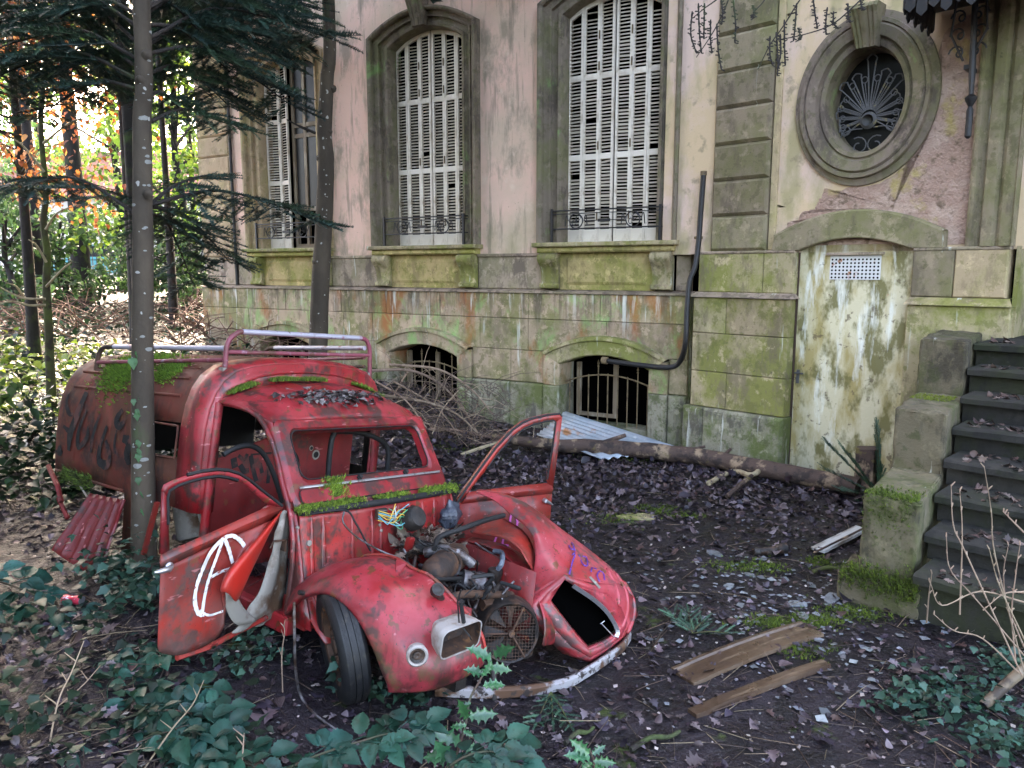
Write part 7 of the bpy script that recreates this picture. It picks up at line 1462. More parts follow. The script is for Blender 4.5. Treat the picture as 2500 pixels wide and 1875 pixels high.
# twigs, needles and chips
inst = []
TW = ([(0, .01, 0), (0, -.006, .008), (0, -.006, -.008), (.5, .02, .012), (.5, .004, .02), (.5, .004, .0), (1, -.01, .0), (1, -.022, .006), (1, -.022, -.006)], [(0, 1, 4, 3), (1, 2, 5, 4), (2, 0, 3, 5), (3, 4, 7, 6), (4, 5, 8, 7), (5, 3, 6, 8)])
CH = ([(-.5, -.3, 0), (.4, -.4, .05), (.5, .3, 0), (-.2, .45, .08)], [(0, 1, 2, 3)])
for _ in range(5200):
    y = 2.7 + 8.5 * rg.random() ** 1.5; x = rg.uniform(-.76, .76) * y
    if not free(x, y): continue
    z = hgt(x, y) + .008
    if rg.random() < .45: inst.append((0, rot3(rg.uniform(0, 6.3), rg.gauss(0, .1), 0, rg.uniform(.06, .32)), (x, y, z), jit(rg.choice([(.10, .065, .045), (.045, .03, .025), (.20, .15, .10), (.07, .05, .04)]), rg)))
    else: inst.append((1, rot3(rg.uniform(0, 6.3), rg.gauss(0, .25), rg.gauss(0, .25), rg.uniform(.008, .03)), (x, y, z), jit(rg.choice([(.30, .25, .23), (.10, .085, .08), (.17, .17, .18), (.38, .33, .30)]), rg)))
tag(scatter('twig_litter', [TW, CH], inst, LEAFM['litter'], smooth=False), 'small twigs, chips and needles strewn over the mud', None, None, 'stuff')
inst = []
for _ in range(520):                     # slate chips in front of the stairs
    x, y = rg.gauss(1.85, .55), rg.gauss(5.0, .65)
    if free(x, y): inst.append((0, rot3(rg.uniform(0, 6.3), rg.gauss(0, .12), rg.gauss(0, .12), rg.uniform(.012, .075) * rg.uniform(.4, 1)), (x, y, hgt(x, y) + .01), jit(rg.choice([(.17, .19, .215), (.10, .11, .12), (.24, .26, .28), (.13, .13, .14)]), rg)))
tag(scatter('slate_chips', [CH], inst, SL if 0 else LEAFM['litter'], smooth=False), 'grey blue slate chips spread on the mud before the stairs', None, None, 'stuff')
# ground cover of ivy and bramble leaves on the bank
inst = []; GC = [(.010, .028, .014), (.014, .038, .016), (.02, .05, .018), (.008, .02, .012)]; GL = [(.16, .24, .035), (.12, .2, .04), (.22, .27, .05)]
for _ in range(15000):
    y = rg.uniform(5.6, 21); x = -rg.uniform(.34, .80) * y
    if x > -2.6 - .25 * max(0, y - 6): continue
    if abs(x + 2.6) < .5 and y < 6.2: continue
    k = mnoise.noise((x * .35, y * .35, 7.0)) + .35 * (1 if y < 13 else -.15)
    if rg.random() > .5 + k - .55 * sstep((8.0 - y) / 2): continue
    sunny = abs(x + 6.4) < 2.2 and 8.3 < y < 12.5  # sunlight put into the leaf colours: paler leaves inside this patch
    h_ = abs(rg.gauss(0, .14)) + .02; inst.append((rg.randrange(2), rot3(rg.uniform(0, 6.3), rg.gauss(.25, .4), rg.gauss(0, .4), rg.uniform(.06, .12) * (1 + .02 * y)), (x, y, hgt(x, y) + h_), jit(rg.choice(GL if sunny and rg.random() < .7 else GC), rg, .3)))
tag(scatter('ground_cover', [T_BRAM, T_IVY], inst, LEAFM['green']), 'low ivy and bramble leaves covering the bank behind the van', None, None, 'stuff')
# red-brown dead bracken and brushwood on the bank
mb = MB(); rr = random.Random(31)
for k in range(520):
    y = rr.uniform(12.5, 21); t = rr.random(); x = -rr.uniform(.30, .44) * y if t < .6 else -rr.uniform(.5, .72) * y
    a = rr.uniform(0, 6.28); L_ = rr.uniform(.5, 1.6); z = hgt(x, y); e = Vector((L_ * math.cos(a), L_ * math.sin(a), rr.uniform(-.1, .5)))
    p = Vector((x, y, z + rr.uniform(.02, .45))); mb.tube([p, p + e * .5 + Vector((0, 0, .15)), p + e], [.012, .008, .003], 4, cap=False)
tag(mb.build('dead_bracken', mat('bracken', (.115, .055, .040), [dict(c=(.2, .12, .08), s=2, lo=.45, hi=.65)], rough=.9)), 'red brown dead bracken and brushwood lying on the bank', None, None, 'stuff')
# ---------------------------------------------------------------- brush pile by the wall
bo2 = onground(1000, 1125); brush = empty('brush_pile', bo2); tag(brush, 'heap of cut bare branches arching out between the van and the wall', 'branches')
arcs = [([(905, 905), (1008, 906), (1090, 951), (1159, 1044), (1175, 1075)], .016), ([(950, 890), (1070, 902), (1151, 951), (1204, 1012)], .014), ([(905, 962), (1029, 979), (1110, 1008), (1167, 1057)], .018), ([(900, 1060), (1070, 1048), (1192, 1065), (1273, 1081), (1335, 1089)], .022), ([(1020, 1128), (1130, 1122), (1249, 1118), (1322, 1093)], .022), ([(915, 930), (988, 975), (1041, 1044)], .012), ([(940, 1075), (1040, 1070), (1130, 1085), (1230, 1075)], .014), ([(1110, 960), (1140, 1010), (1165, 1055)], .009), ([(960, 930), (1060, 990), (1120, 1060)], .010), ([(1000, 900), (960, 970), (930, 1050)], .009), ([(930, 1130), (1010, 1110), (1110, 1130), (1180, 1120)], .016), ([(1120, 952), (1080, 1000), (1055, 1060)], .007), ([(1040, 940), (1000, 1000), (985, 1080)], .008), ([(925, 1000), (1000, 1020), (1090, 1050), (1200, 1090)], .012)]
for k, (pp_, r_) in enumerate(arcs):
    D0 = 9.35 + .12 * (k % 5); Q = crom([at(a, b, D0 - .1 * i * (k % 3 - 1)) - bo2 for i, (a, b) in enumerate(pp_)], 6); mb = MB(); mb.tube(Q, [lerp(r_ * 1.25, r_ * .6, i / (len(Q) - 1)) for i in range(len(Q))], 7); br = mb.build('branch', T_BARK['dry'], brush, smooth=60)
    mb = MB()
    for i in range(2, len(Q) - 1, 2):
        for s2 in range(2):
            d = Vector((rg.uniform(-1, 1), rg.uniform(-.5, .5), rg.uniform(-.6, .7))).normalized() * rg.uniform(.15, .5); mb.tube([Q[i], Q[i] + d * .5 + Vector((0, 0, .03)), Q[i] + d + Vector((0, 0, -.03))], [r_ * .35, r_ * .25, .002], 4, cap=False)
    tag(mb.build('side_twigs', T_BARK['dry'], br), kind='stuff')
mb = MB()
for k in range(340):
    px, py = rg.uniform(925, 1230), rg.uniform(930, 1110); p = at(px, py, rg.uniform(9.3, 9.95)) - bo2
    if p.z + bo2.z < .03: continue
    d = Vector((rg.gauss(0, 1), rg.gauss(0, .5), rg.gauss(0, .6))).normalized() * rg.uniform(.15, .55); mb.tube([p, p + d * .5 + Vector((0, 0, .04)), p + d], [.005, .004, .002], 4, cap=False)
tag(mb.build('fine_twigs', mat('fine_twig', (.085, .055, .045), rough=.9), brush), kind='stuff')
mb = MB(); P0, P1 = at(1125, 1110, 9.0), at(1215, 1080, 9.4); slp = empty('split_stick', P0); tag(slp, 'pale split stake lying at the foot of the brush pile', 'stick'); mb.tube([Vector((0, 0, 0)), (P1 - P0) * .5, P1 - P0], [.018, .024, .012], 6); mb.build('stake', T_BARK['pale'], slp)
# ---------------------------------------------------------------- moss
T_TUFT = ([(0, 0, 0), (.25, 0, .1), (.5, .1, .9), (-.12, .22, .1), (-.35, .35, .85), (-.12, -.22, .1), (-.3, -.4, .8), (.1, .2, .05), (.05, .1, 1.1), (.1, -.2, .05)], [(0, 1, 2), (0, 3, 4), (0, 5, 6), (0, 7, 8), (0, 9, 2)])
MOSSC = [(.20, .30, .03), (.14, .23, .025), (.27, .37, .045), (.08, .13, .02)]
def moss(label, pts, size=.022, cols=MOSSC, name='moss_patch', world=True):
    """pts: list of (position, normal)"""
    p0 = pts[0][0]; o = empty(name, p0) if 0 else None; inst = []
    for p, n in pts:
        inst.append((0, basis3(Vector(n).orthogonal(), n, s=size * rg.uniform(.6, 1.5), roll=0) if 0 else [list(r_) for r_ in (Vector((0, 0, 1)).rotation_difference(Vector(n)).to_matrix() @ Matrix.Rotation(rg.uniform(0, 6.3), 3, 'Z') * (size * rg.uniform(.6, 1.5)))], p, jit(rg.choice(cols), rg, .3)))
    ob = scatter(name, [T_TUFT], inst, LEAFM['moss'], smooth=False); tag(ob, label, None, None, 'stuff'); return ob
def vw(p): return VM @ Vector(p)
NZ = (VM.to_3x3() @ Vector((.3, 0, 1))).normalized()
def strip(y0, y1, n, x, z, sx=.022, sz=.012): return [(vw((x + rg.gauss(0, sx), rg.uniform(y0, y1), z + rg.gauss(0, sz))), NZ + Vector((rg.gauss(0, .3), rg.gauss(0, .3), 0))) for _ in range(n)]
moss('bright green moss strip at the near end of the windscreen scuttle', strip(-.64, -.18, 1900, -.512, .943), .016)
moss('bright moss tuft in the middle of the scuttle channel', strip(-.07, .20, 800, -.508, .942, .018), .015)
moss('bright green moss cushion at the far end of the scuttle', strip(.32, .66, 1400, -.512, .945), .016)
moss('upright moss tuft growing over the bright vent strip', [(VM @ (wpt(-.33 + rg.gauss(0, .035), rg.uniform(.965, 1.06)) + nv * .025), NZ) for _ in range(260)], .024)
def roofpt(y, x=-1.335): return vw((x + rg.gauss(0, .016), y, 1.43 + .125 * (1 - abs(y / .645) ** 3.2) + .008))
moss('moss line along the rear edge of the cab roof, near half', [(roofpt(y_, -1.305 + rg.gauss(0, .006 + .02 * max(0, .3 + mnoise.noise((y_ * 6, 1, 0))))), Vector((.3, -.3, 1))) for y_ in (rg.uniform(-.64, .12) for _ in range(3000)) if rg.random() < .45 + 1.3 * mnoise.noise((y_ * 7, 3, 0))], .022, [(.13, .21, .025), (.17, .27, .03), (.07, .12, .018)])
moss('small moss cushion at the far rear corner of the cab roof', [(roofpt(rg.uniform(.38, .62), -1.30 + rg.gauss(0, .04)), Vector((0, -.2, 1))) for _ in range(320)], .022, [(.15, .26, .025), (.10, .2, .02)])
def boxmoss(label, cx_, cz_, sx, sz, n, size):
    P_ = []
    for _ in range(n):
        x = max(-2.94, cx_ + rg.gauss(0, sx)); u = rg.gauss(0, 1); s_ = cz_ + sz * u
        sec = box_sec(x)[:len(HALF)]; zs = [p[2] for p in sec]
        # s_ runs up the side and over the shoulder
        i = max(0, min(len(sec) - 2, int(s_))); t = min(1, max(0, s_ - i)); p = Vector(sec[i]).lerp(Vector(sec[i + 1]), t); d = Vector(sec[i + 1]) - Vector(sec[i]); n_ = Vector((0, -d.z, d.y)).normalized(); n_ = -n_ if n_.z < -.01 or n_.y > .3 else n_
        P_.append((vw(p + n_ * .012), (VM.to_3x3() @ n_) + Vector((rg.gauss(0, .2), rg.gauss(0, .2), .2))))
    moss(label, P_, size, [(.12, .23, .022), (.16, .29, .028), (.07, .13, .016)])
boxmoss('large moss cushion spilling over the roof shoulder behind the trunk', -2.36, 8.3, .11, .9, 3000, .020)
boxmoss('smaller moss cushion on the roof shoulder in front of the trunk', -1.88, 8.3, .06, .55, 900, .019)
moss('ragged moss hanging at the lower rear edge of the van side', [(vw((rg.uniform(-2.85, -2.45), -.80 + rg.gauss(0, .012), .70 + rg.gauss(0, .025))), Vector((-.3, -.5, .5))) for _ in range(420)], .03, [(.07, .12, .02), (.11, .17, .025), (.05, .06, .02)])
CM = [(.10, .15, .018), (.14, .20, .02), (.06, .09, .015)]
moss('moss sheet over the top front edge of the lowest cheek block', [(bayp(3.50 + rg.random() * .34, 3.2 + rg.uniform(-.02, .01) if k % 2 else 3.2 - abs(rg.gauss(0, .12)), (.755 - abs(rg.gauss(0, .16)) if k % 2 else .757)), bay_m.to_3x3() @ Vector((0, -1, .4) if k % 2 else (0, 0, 1))) for k in range(800)], .02, CM)
moss('thick moss on the footing at the bottom of the cheek wall', [(bayp(3.42 + rg.random() * .52, 3.3 + rg.gauss(0, .03), .20 + rg.gauss(-.02, .05)), bay_m.to_3x3() @ Vector((0, -.6, .8))) for k in range(1500)], .026, CM)
moss('yellow green moss on the middle cheek block', [(bayp(3.27 + rg.random() * .3, 1.4 + rg.random() * .3, 1.228), Vector((0, 0, 1))) for k in range(350)], .016, [(.2, .24, .03), (.15, .19, .025)])
def gm(px, py, sx, sy, n):
    c_ = onground(px, py); return [(Vector((x, y, hgt(x, y) + .004)), Vector((rg.gauss(0, .2), rg.gauss(0, .2), 1))) for x, y in ((c_.x + rg.gauss(0, sx), c_.y + rg.gauss(0, sy)) for _ in range(n))]
P_ = []
for a in [(1890, 1525, .12, .06, 500), (1985, 1520, .10, .05, 350), (2080, 1500, .15, .08, 400), (1870, 1385, .10, .08, 200), (1800, 1385, .14, .07, 220), (2000, 1375, .06, .06, 220), (1960, 1590, .1, .05, 200), (1600, 1245, .10, .06, 350), (1680, 1260, .08, .05, 150), (1550, 1120, .25, .1, 500), (1130, 1100, .3, .2, 300), (1250, 1020, .3, .15, 500), (1500, 1270, .15, .1, 200)]: P_ += gm(*a)
inst = [(0, [list(r_) for r_ in (Vector((0, 0, 1)).rotation_difference(n).to_matrix() @ Matrix.Rotation(rg.uniform(0, 6.3), 3, 'Z') * rg.uniform(.012, .03))], p, jit(rg.choice(CM), rg)) for p, n in P_]
tag(scatter('ground_moss', [T_TUFT], inst, LEAFM['moss'], smooth=False), 'thin green moss flecks on the mud', None, None, 'stuff')
# dead leaves lying on the cab roof, in the engine bay and on the van
inst = []
for _ in range(420):
    y = rg.gauss(-.02, .20); x = rg.gauss(-.985, .035) - abs(rg.gauss(0, .03))
    if abs(y) > .5: continue
    zc = interp(x, [-1.4, -1.28, -1.15, -1.03, -.94, -.885], [1.545, 1.545, 1.53, 1.50, 1.455, 1.415]); inst.append((rg.randrange(5), rot3(rg.uniform(0, 6.3), rg.gauss(.35, .2), rg.gauss(0, .2), rg.uniform(.025, .065)), vw((x, y, zc + .012 + abs(rg.gauss(0, .008)) - .06 * y * y)), jit(rg.choice([(.05, .04, .04), (.12, .10, .095), (.22, .19, .18), (.03, .025, .025)]), rg)))
tag(scatter('roof_leaves', [T_OVAL, T_OVAL2, T_MAPLE, T_MAPLE2, TW], inst, LEAFM['litter']), 'drift of dark wet leaves lying on the cab roof', None, None, 'stuff')
inst = []
for _ in range(420):
    p = vl(rg.uniform(975, 1120), rg.uniform(1275, 1345), 2, rg.uniform(.66, .76)); p = p + Vector((0, 0, -.02)); inst.append((rg.randrange(5), rot3(rg.uniform(0, 6.3), rg.gauss(.1, .5), rg.gauss(0, .5), rg.uniform(.03, .1)), vw(p), jit(rg.choice([(.06, .045, .035), (.16, .12, .09), (.10, .07, .05), (.03, .025, .02)]), rg)))
for _ in range(160):
    p = bk(rg.uniform(-.5, -.1), rg.uniform(.42, .5)) + Vector((.03 + rg.random() * .06, 0, 0)); inst.append((rg.randrange(4), rot3(rg.uniform(0, 6.3), rg.gauss(.1, .5), rg.gauss(0, .5), rg.uniform(.02, .05)), vw(p), jit((.05, .04, .035), rg)))
tag(scatter('engine_bay_leaves', [T_OVAL, T_OVAL2, T_MAPLE, T_MAPLE2, TW], inst, LEAFM['litter']), 'dead leaves and twigs caught in the engine bay', None, None, 'stuff')
yl = VM @ vl(906, 1360, 2, .70); me = MB().add(*T_OVAL); o = me.build('yellow_leaf', R['yellowleaf'], smooth=180); o.location = yl; o.scale = (.09,) * 3; o.rotation_euler = (rad(25), rad(-10), rad(200)); tag(o, 'single yellow leaf caught at the edge of the near wing', 'leaf')
# ---------------------------------------------------------------- brambles, each leaf a part
GM = mat('bramble_leaf', (.012, .054, .038), [dict(c=(.022, .085, .062), s=2.2, lo=.45, hi=.65), dict(c=(.012, .034, .02), s=5, lo=.55, hi=.68)], rough=.42, spec=.35, rnd=.4, trans=.15)
HM = mat('holly_leaf', (.022, .085, .034), [dict(c=(.05, .15, .06), s=2.5, lo=.5, hi=.68)], rough=.22, rnd=.3)
STM = mat('bramble_stem', (.05, .055, .03), [dict(c=(.10, .05, .04), s=8, lo=.5, hi=.65)], rough=.7)
def compound(n_leaf, seed):
    mb = MB(); r_ = random.Random(seed)
    angs = [0, 1.15, -1.15] if n_leaf == 3 else [0, .8, -.8, 1.7, -1.7]
    for k, a in enumerate(angs):
        s_ = (1.0 if k == 0 else .82 if k < 3 else .62) * .62; off = .38 if k == 0 else .16
        m3 = Matrix.Rotation(a, 3, 'Z') @ Matrix.Rotation(r_.uniform(.0, .35), 3, 'Y') @ Matrix.Rotation(r_.uniform(-.3, .3), 3, 'X')
        mb.add([m3 @ (Vector(v) * s_ + Vector((off * .45, 0, 0))) for v in T_BRAM[0]], T_BRAM[1])
    mb.tube([(-.25, 0, -.05), (0, 0, 0), (.17, 0, 0)], .012, 4); return mb
BL_ME = []
for k in range(5):
    o = compound(3 if k % 3 else 5, k).build('leaf', GM, smooth=180); BL_ME.append(o.data); bpy.data.objects.remove(o)
def leaf_obj(me_, parent, loc, rot, s_, name='leaf'):
    o = bpy.data.objects.new(name, me_); link(o); o.parent = parent; o.location = loc; o.rotation_euler = rot; o.scale = (s_, s_, s_); return o
def bramble(pts, n, size, label, both=True, stem=STM, hr=.006):
    W_ = [at(*p) for p in pts]; b = W_[0]; t = empty('bramble', b); tag(t, label, 'bramble', 'bramble shoots along the lower edge')
    Q = crom([w_ - b for w_ in W_], 6); mb = MB(); mb.tube(Q, [lerp(hr, hr * .5, i / (len(Q) - 1)) for i in range(len(Q))], 6); mb.build('stem', stem, t, smooth=60)
    for k in range(n):
        u = (k + .6) / n * (len(Q) - 1); i = min(len(Q) - 2, int(u)); p = lerp(Q[i], Q[i + 1], u - i); d = (Q[i + 1] - Q[i]).normalized(); sd_ = -1 if k % 2 else 1
        yaw = math.atan2(d.y, d.x) + sd_ * rg.uniform(.5, 1.3); off = Vector((math.cos(yaw), math.sin(yaw), .25)) * size * .5
        leaf_obj(rg.choice(BL_ME), t, p + off, (rg.uniform(-.35, .35) + .35, rg.uniform(-.3, .35), yaw), size * rg.uniform(1.2, 2.0))
    return t
bramble([(-60, 1400, 4.1), (55, 1440, 4.0), (130, 1480, 3.9), (190, 1525, 3.8), (205, 1545, 3.75)], 14, .125, 'bramble shoot reaching in at the left edge below the ribbed panel')
bramble([(-60, 1490, 3.8), (40, 1530, 3.75), (100, 1570, 3.7), (60, 1620, 3.6)], 12, .12, 'short bramble shoot at the left edge under the drink can')
bramble([(150, 1650, 3.6), (230, 1595, 3.6), (310, 1590, 3.55), (385, 1590, 3.5), (400, 1600, 3.5)], 13, .115, 'bramble shoot touching the bottom corner of the open near door')
bramble([(80, 1740, 3.3), (180, 1660, 3.3), (290, 1670, 3.3), (380, 1695, 3.3), (480, 1690, 3.3)], 17, .11, 'long bramble shoot lying below the near door')
bramble([(-40, 1810, 3.1), (90, 1735, 3.1), (210, 1755, 3.05), (330, 1790, 3.05)], 17, .11, 'bramble shoot arching across the lower left corner')
bramble([(180, 1900, 2.95), (290, 1830, 2.95), (410, 1785, 2.95), (500, 1795, 2.95), (540, 1810, 2.95)], 17, .105, 'bramble shoot rising from the bottom edge toward the wheel')
bramble([(330, 1900, 2.85), (430, 1850, 2.85), (530, 1840, 2.85), (620, 1870, 2.85)], 15, .10, 'bramble shoot along the bottom edge left of the cable end')
bramble([(-40, 1700, 3.3), (50, 1690, 3.3), (110, 1720, 3.25), (140, 1770, 3.2)], 13, .115, 'bramble shoot at the left edge halfway up the thicket')
bramble([(-30, 1880, 2.9), (70, 1830, 2.9), (160, 1850, 2.85), (240, 1880, 2.85)], 15, .105, 'bramble shoot in the extreme lower left corner')
bramble([(220, 1800, 3.05), (330, 1745, 3.05), (430, 1735, 3.05), (520, 1760, 3.05)], 15, .105, 'bramble shoot in the middle of the lower left thicket')
bramble([(660, 1900, 2.85), (760, 1850, 2.85), (880, 1810, 2.85), (960, 1790, 2.85), (1010, 1800, 2.85)], 11, .115, 'bramble shoot with large leaves just left of the holly')
bramble([(1060, 1900, 2.8), (1130, 1850, 2.8), (1200, 1835, 2.8), (1250, 1860, 2.8)], 10, .11, 'bramble shoot just right of the holly stem')
bramble([(250, 1440, 4.2), (300, 1430, 4.15), (345, 1420, 4.1), (390, 1430, 4.0)], 9, .09, 'small leafy shoot at the foot of the nearest fir trunk')
# dry pale stems through the thicket
for k, (pts, lab) in enumerate([([(-20, 1880, 2.9), (100, 1760, 3.0), (195, 1680, 3.1), (245, 1625, 3.15)], 'long dry bramble stem rising through the lower left thicket'), ([(110, 1880, 2.8), (140, 1720, 2.9), (175, 1640, 3.0), (205, 1565, 3.1)], 'thin pale stem crossing the other dry stem at left'), ([(350, 1880, 2.8), (420, 1780, 2.9), (470, 1720, 3.0), (498, 1660, 3.1)], 'dry pale stem rising below the near door'), ([(690, 1690, 3.5), (688, 1600, 3.5), (695, 1540, 3.5), (685, 1520, 3.5)], 'thin straw stem standing beside the front wheel'), ([(590, 1875, 2.8), (594, 1820, 2.85), (596, 1790, 2.9)], 'short straw stem at the bottom edge')]):
    W_ = [at(*p) for p in pts]; t = empty('dry_stem', W_[0]); tag(t, lab, 'stem', 'dry pale stems'); Q = crom([w_ - W_[0] for w_ in W_], 6); mb = MB(); mb.tube(Q, [lerp(.0042, .0018, i / (len(Q) - 1)) for i in range(len(Q))], 5)
    for i in range(6, len(Q) - 1, 4): mb.tube([Q[i], Q[i] + Vector((rg.uniform(-.05, .05), 0, .04))], [.003, .001], 4)
    mb.build('stalk', T_BARK['dry'], t, smooth=60)
for k, (a, b, r_, m, lab) in enumerate([((440, 1685, .02), (575, 1690, .02), .014, 'dark', 'dark straight stick lying under the near door'), ((560, 1830, .03), (640, 1875, .03), .03, 'log', 'stout brown branch end at the bottom edge in the thicket'), ((1380, 1815, .015), (1450, 1775, .015), .012, 'dark', 'thin dark stick below the wide plank'), ((1540, 1830, .02), (1660, 1785, .02), .013, 'dark', 'dark stick lying left of the narrow batten'), ((1985, 1395, .02), (2075, 1385, .03), .016, 'mossy', 'mossy stick pointing at the cheek footing'), ((1490, 1280, .01), (1590, 1278, .01), .008, 'dark', 'thin twig in front of the large flat stone')]):
    P0, P1 = onground(*a), onground(*b); t = empty('fallen_stick', P0); tag(t, lab, 'stick', 'sticks on the ground'); mb = MB(); d = P1 - P0; mb.tube(crom([Vector((0, 0, 0)), d * .4 + Vector((0, .02, .01)), d * .75 + Vector((0, -.01, 0)), d], 4), [r_] * 8 + [r_ * .8] * 4 + [r_ * .6], 8); mb.build('stick', T_BARK[m], t, smooth=60)
# holly
HO = []
for k in range(3):
    mb = MB(); r_ = random.Random(k); m3 = Matrix.Rotation(r_.uniform(-.2, .2), 3, 'X'); mb.add([m3 @ Vector(v) for v in T_HOLLY[0]], T_HOLLY[1]); o = mb.build('leaf', HM, smooth=180); HO.append(o.data); bpy.data.objects.remove(o)
def holly(pts, leaves, label):
    W_ = [at(*p) for p in pts]; b = W_[0]; t = empty('holly_sprig', b); tag(t, label, 'holly', 'holly sprigs'); Q = crom([w_ - b for w_ in W_], 6); mb = MB(); mb.tube(Q, [lerp(.008, .003, i / (len(Q) - 1)) for i in range(len(Q))], 6); mb.build('stem', STM, t, smooth=60)
    for (px, py, Y, ax, ay, s_) in leaves:      # leaf base pixel, tip direction in the picture
        p = at(px, py, Y) - b; q = at(px + ax, py + ay, Y + rg.uniform(-.06, .03)) - b; d = q - p; o = leaf_obj(rg.choice(HO), t, p, (0, 0, 0), 1)
        mm = Matrix(basis3(d, Vector((rg.uniform(-.3, .3), -.75, .7)), s=d.length * s_)).to_4x4(); mm.translation = p; o.matrix_local = mm
holly([(1095, 1900, 2.95), (1118, 1830, 3.0), (1138, 1762, 3.05), (1147, 1707, 3.1), (1175, 1655, 3.12), (1195, 1615, 3.15), (1215, 1585, 3.15)],
      [(1205, 1600, 3.14, 45, -20, 1), (1200, 1610, 3.13, -55, -30, 1), (1195, 1618, 3.12, -12, -30, 1), (1192, 1628, 3.12, 55, 8, 1), (1182, 1645, 3.12, -45, -12, 1), (1180, 1650, 3.1, 20, -34, 1), (1178, 1675, 3.1, 55, -5, 1), (1150, 1715, 3.08, -25, 15, 1), (1142, 1750, 3.05, 70, -8, 1), (1140, 1755, 3.05, -18, -42, 1), (1130, 1785, 3.0, 28, 12, 1), (1125, 1810, 3.0, -75, -25, 1), (1120, 1820, 2.98, 55, 15, 1), (1112, 1845, 2.95, -80, 5, 1), (1108, 1860, 2.92, -45, -45, 1), (1105, 1865, 2.92, 60, 12, 1), (1140, 1770, 3.02, -40, 5, 1)], 'spiny holly seedling in front of the bumper at bottom centre')
holly([(1455, 1900, 2.75), (1450, 1860, 2.8), (1440, 1830, 2.8)], [(1440, 1840, 2.8, -45, -32, 1), (1445, 1842, 2.8, 30, -20, 1.1), (1448, 1858, 2.78, 55, 5, 1), (1446, 1862, 2.78, -28, 22, 1), (1452, 1868, 2.76, 30, 22, 1), (1442, 1850, 2.8, -60, -8, 1)], 'small glossy holly sprig at the bottom edge right of centre')
# ivy patches
def ivy(label, spots, n, size, cols=[(.018, .05, .03), (.028, .08, .052), (.012, .034, .02), (.045, .12, .09)], h=.06, name='ivy_patch'):
    inst = []
    for _ in range(n):
        c_, sx, sy = rg.choice(spots); x, y = c_.x + rg.gauss(0, sx), c_.y + rg.gauss(0, sy)
        inst.append((0, rot3(rg.uniform(0, 6.3), rg.gauss(.2, .35), rg.gauss(-.2, .35), size * rg.uniform(.6, 1.3)), (x, y, hgt(x, y) + abs(rg.gauss(0, h)) + .01), jit(rg.choice(cols), rg, .3)))
    tag(scatter(name, [T_IVY], inst, LEAFM['green']), label, None, None, 'stuff')
ivy('ivy carpet in the lower right corner', [(onground(2330, 1680), .16, .12), (onground(2420, 1760), .2, .15), (onground(2470, 1840), .15, .1), (onground(2250, 1740), .12, .08), (onground(2480, 1640), .12, .08)], 620, .05)
ivy('small ivy patch under the front wing', [(onground(890, 1700), .07, .06), (onground(960, 1705), .08, .05), (onground(1010, 1730), .06, .05), (onground(830, 1665), .05, .06)], 120, .05)
ivy('ivy at the foot of the nearest fir trunk', [(onground(310, 1420), .12, .1), (onground(250, 1400), .1, .1), (onground(330, 1480), .08, .1)], 320, .055, h=.1)
ivy('ivy below the torn near door', [(onground(640, 1600), .08, .06), (onground(560, 1640), .1, .05)], 130, .045)
UG = []
ivy('dark undergrowth leaves filling the lower left thicket', [(onground(120, 1700), .25, .2), (onground(260, 1780), .3, .18), (onground(60, 1820), .2, .12), (onground(420, 1800), .22, .12), (onground(80, 1560), .22, .2), (onground(250, 1640), .2, .15), (onground(560, 1850), .15, .06)], 330, .055, cols=[(.007, .020, .011), (.011, .030, .016), (.016, .042, .022)], h=.09, name='undergrowth')
# ---------------------------------------------------------------- right edge: leaning birch stick, bare shrub, hanging larch twigs, fir sprigs
P0, P1 = onground(2402, 1722, .03), at(2530, 1610, 3.85); bs = empty('birch_log', P0); tag(bs, 'leaning birch stick cut by the right edge among ivy', 'log'); mb = MB(); d = P1 - P0; mb.tube([Vector((0, 0, 0)), d * .5 + Vector((0, 0, .01)), d], [.026, .028, .03], 10); mb.build('birch_wood', mat('birch', (.15, .11, .07), [dict(c=(.05, .035, .025), s=9, lo=.5, hi=.6), dict(c=(.24, .2, .15), s=6, lo=.58, hi=.7)], rough=.7), bs, smooth=60)
shb = at(2510, 1660, 3.7); shrub = empty('bare_shrub', shb); tag(shrub, 'leafless shrub of thin tan stems in front of the stairs at right', 'shrub')
for k, pts in enumerate([[(2495, 1650), (2360, 1355), (2328, 1284), (2322, 1186)], [(2500, 1640), (2430, 1360), (2420, 1250), (2403, 1140)], [(2500, 1470), (2392, 1444), (2300, 1478), (2270, 1420)], [(2343, 1500), (2349, 1305), (2343, 1197)], [(2500, 1560), (2440, 1430), (2415, 1340)], [(2500, 1600), (2380, 1460), (2320, 1390), (2310, 1310)], [(2500, 1445), (2450, 1450), (2400, 1490)], [(2480, 1620), (2470, 1500), (2480, 1400), (2490, 1330)], [(2500, 1300), (2460, 1260), (2450, 1250)], [(2262, 1520), (2268, 1450), (2275, 1400)], [(2495, 1650), (2400, 1560), (2330, 1540), (2280, 1500)], [(2500, 1580), (2460, 1480), (2450, 1400), (2462, 1330)]]):
    D0 = 3.7 + .05 * (k % 4); Q = crom([at(a, b, D0 - .05 * i) - shb for i, (a, b) in enumerate(pts)], 6); mb = MB(); mb.tube(Q, [lerp(.0045, .0018, i / (len(Q) - 1)) for i in range(len(Q))], 5)
    for i in range(3, len(Q), 3): mb.tube([Q[i], Q[i] + Vector((rg.uniform(-.02, .02), 0, .02))], [.004, .0025], 4)
    mb.build('stem', T_BARK['dry'], shrub, smooth=60)
hb_ = at(2160, -60, 5.4); lar = empty('hanging_branch', hb_); tag(lar, 'bare larch twigs with dark buds hanging in from the top edge', 'branch')
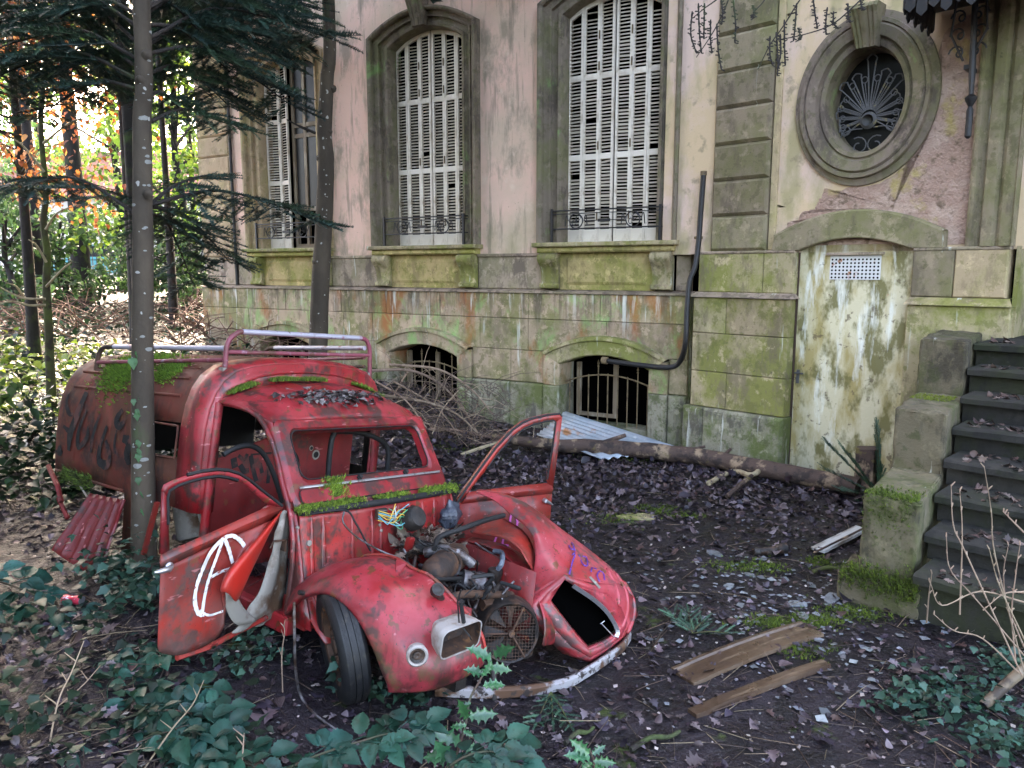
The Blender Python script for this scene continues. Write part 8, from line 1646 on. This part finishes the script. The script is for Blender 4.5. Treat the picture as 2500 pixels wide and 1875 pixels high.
mains = [[(2160, -60), (2090, 10), (2030, 60), (1960, 85), (1895, 98)], [(2010, -60), (1960, -10), (1915, 60), (1880, 110), (1850, 170)], [(1800, -60), (1760, -10), (1720, 20), (1690, 45)], [(1900, -60), (1870, -5), (1840, 30)], [(2160, -60), (2060, -30), (1960, -20)], [(1800, -60), (1770, 20), (1740, 80), (1700, 140)]]
dang = [(1690, 40, 90), (1705, 20, 110), (1735, 60, 70), (1750, 70, 100), (1790, 10, 95), (1850, 165, -10), (1880, 100, 60), (1895, 90, 95), (1905, 95, 70), (1945, 20, 80), (1950, 80, 20), (1985, 5, 65), (2020, 30, 55), (2035, 40, 30), (1915, 60, 100), (2100, 5, 20), (1840, 25, 20), (2070, 20, 35), (1760, 0, 60), (1720, 20, 75)]
mb = None
for k, pts in enumerate(mains):
    Q = crom([at(a, b, 5.4 + .05 * k) - hb_ for a, b in pts], 6); mb = MB(); mb.tube(Q, [lerp(.006, .003, i / (len(Q) - 1)) for i in range(len(Q))], 5); mb.build('twig', T_BARK['dark'], lar)
for k, (a, b, l_) in enumerate(dang):
    if l_ <= 0: continue
    Q = crom([at(a, b - 12, 5.42) - hb_, at(a + rg.uniform(-4, 6), b + l_ * .5, 5.4) - hb_, at(a + rg.uniform(-8, 12), b + l_, 5.4) - hb_], 7); mb = MB(); mb.tube(Q, [.0045 + .003 * (i % 2) for i in range(len(Q))], 5)
    for i in range(1, len(Q)): mb.tube([Q[i], Q[i] + Vector((rg.choice((-1, 1)) * rg.uniform(.01, .025), 0, rg.uniform(-.01, .015)))], [.004, .005], 4)
    mb.build('budded_twig', T_BARK['dark'], lar)
FS = [(.03, .085, .05), (.04, .11, .06), (.025, .07, .045)]
def sprig(name, label, base, tips, sc_=.09):
    b = Vector(base); t = empty(name, b); tag(t, label, 'fir sprig', 'fir sprigs on the ground'); mb = MB(); inst = []
    for e in tips:
        e = Vector(e) - b; n = max(3, int(e.length / (sc_ * .45))); mb.tube([Vector((0, 0, 0)), e * .5 + Vector((0, 0, .01)), e], [.005, .004, .002], 5)
        for i in range(n):
            p = e * ((i + .5) / n)
            for sg in (-1, 1): d = (e.normalized() * .8 + Vector((0, 0, 1)).cross(e.normalized()) * sg * .8 + Vector((0, 0, .25))).normalized(); inst.append((0, basis3(d, s=sc_ * rg.uniform(.7, 1.15), roll=rg.uniform(-.5, .5)), p, jit(rg.choice(FS), rg)))
        inst.append((0, basis3(e, s=sc_), e * .92, FS[0]))
    mb.build('twig', T_BARK['mossy'], t); scatter('needles', [T_TWIG], inst, LEAFM['needle'], t)
sprig('fir_sprig', 'green fir sprig lying on the open mud right of the bonnet', onground(1690, 1545, .01), [onground(1640, 1500, .04), onground(1720, 1515, .04), onground(1780, 1545, .03), onground(1680, 1490, .04)], .11)
sprig('fir_sprig', 'drooping fir sprig hanging against the fallen bumper', at(1345, 1690, 3.82), [onground(1310, 1765, .02), onground(1350, 1760, .02), onground(1395, 1775, .02)], .085)
sb2 = onground(2150, 1215, .02); sprig('fir_sprig', 'dark fir bough sprouting round the rotten stump', sb2, [at(2020, 1085, sb2.y + .1), at(2060, 1100, sb2.y + .05), at(2140, 1040, sb2.y + .2), at(2020, 1150, sb2.y - .05), at(2060, 1200, sb2.y - .2), at(2150, 1150, sb2.y - .1), at(2090, 1240, sb2.y - .2), at(2175, 1180, sb2.y - .2)], .15)
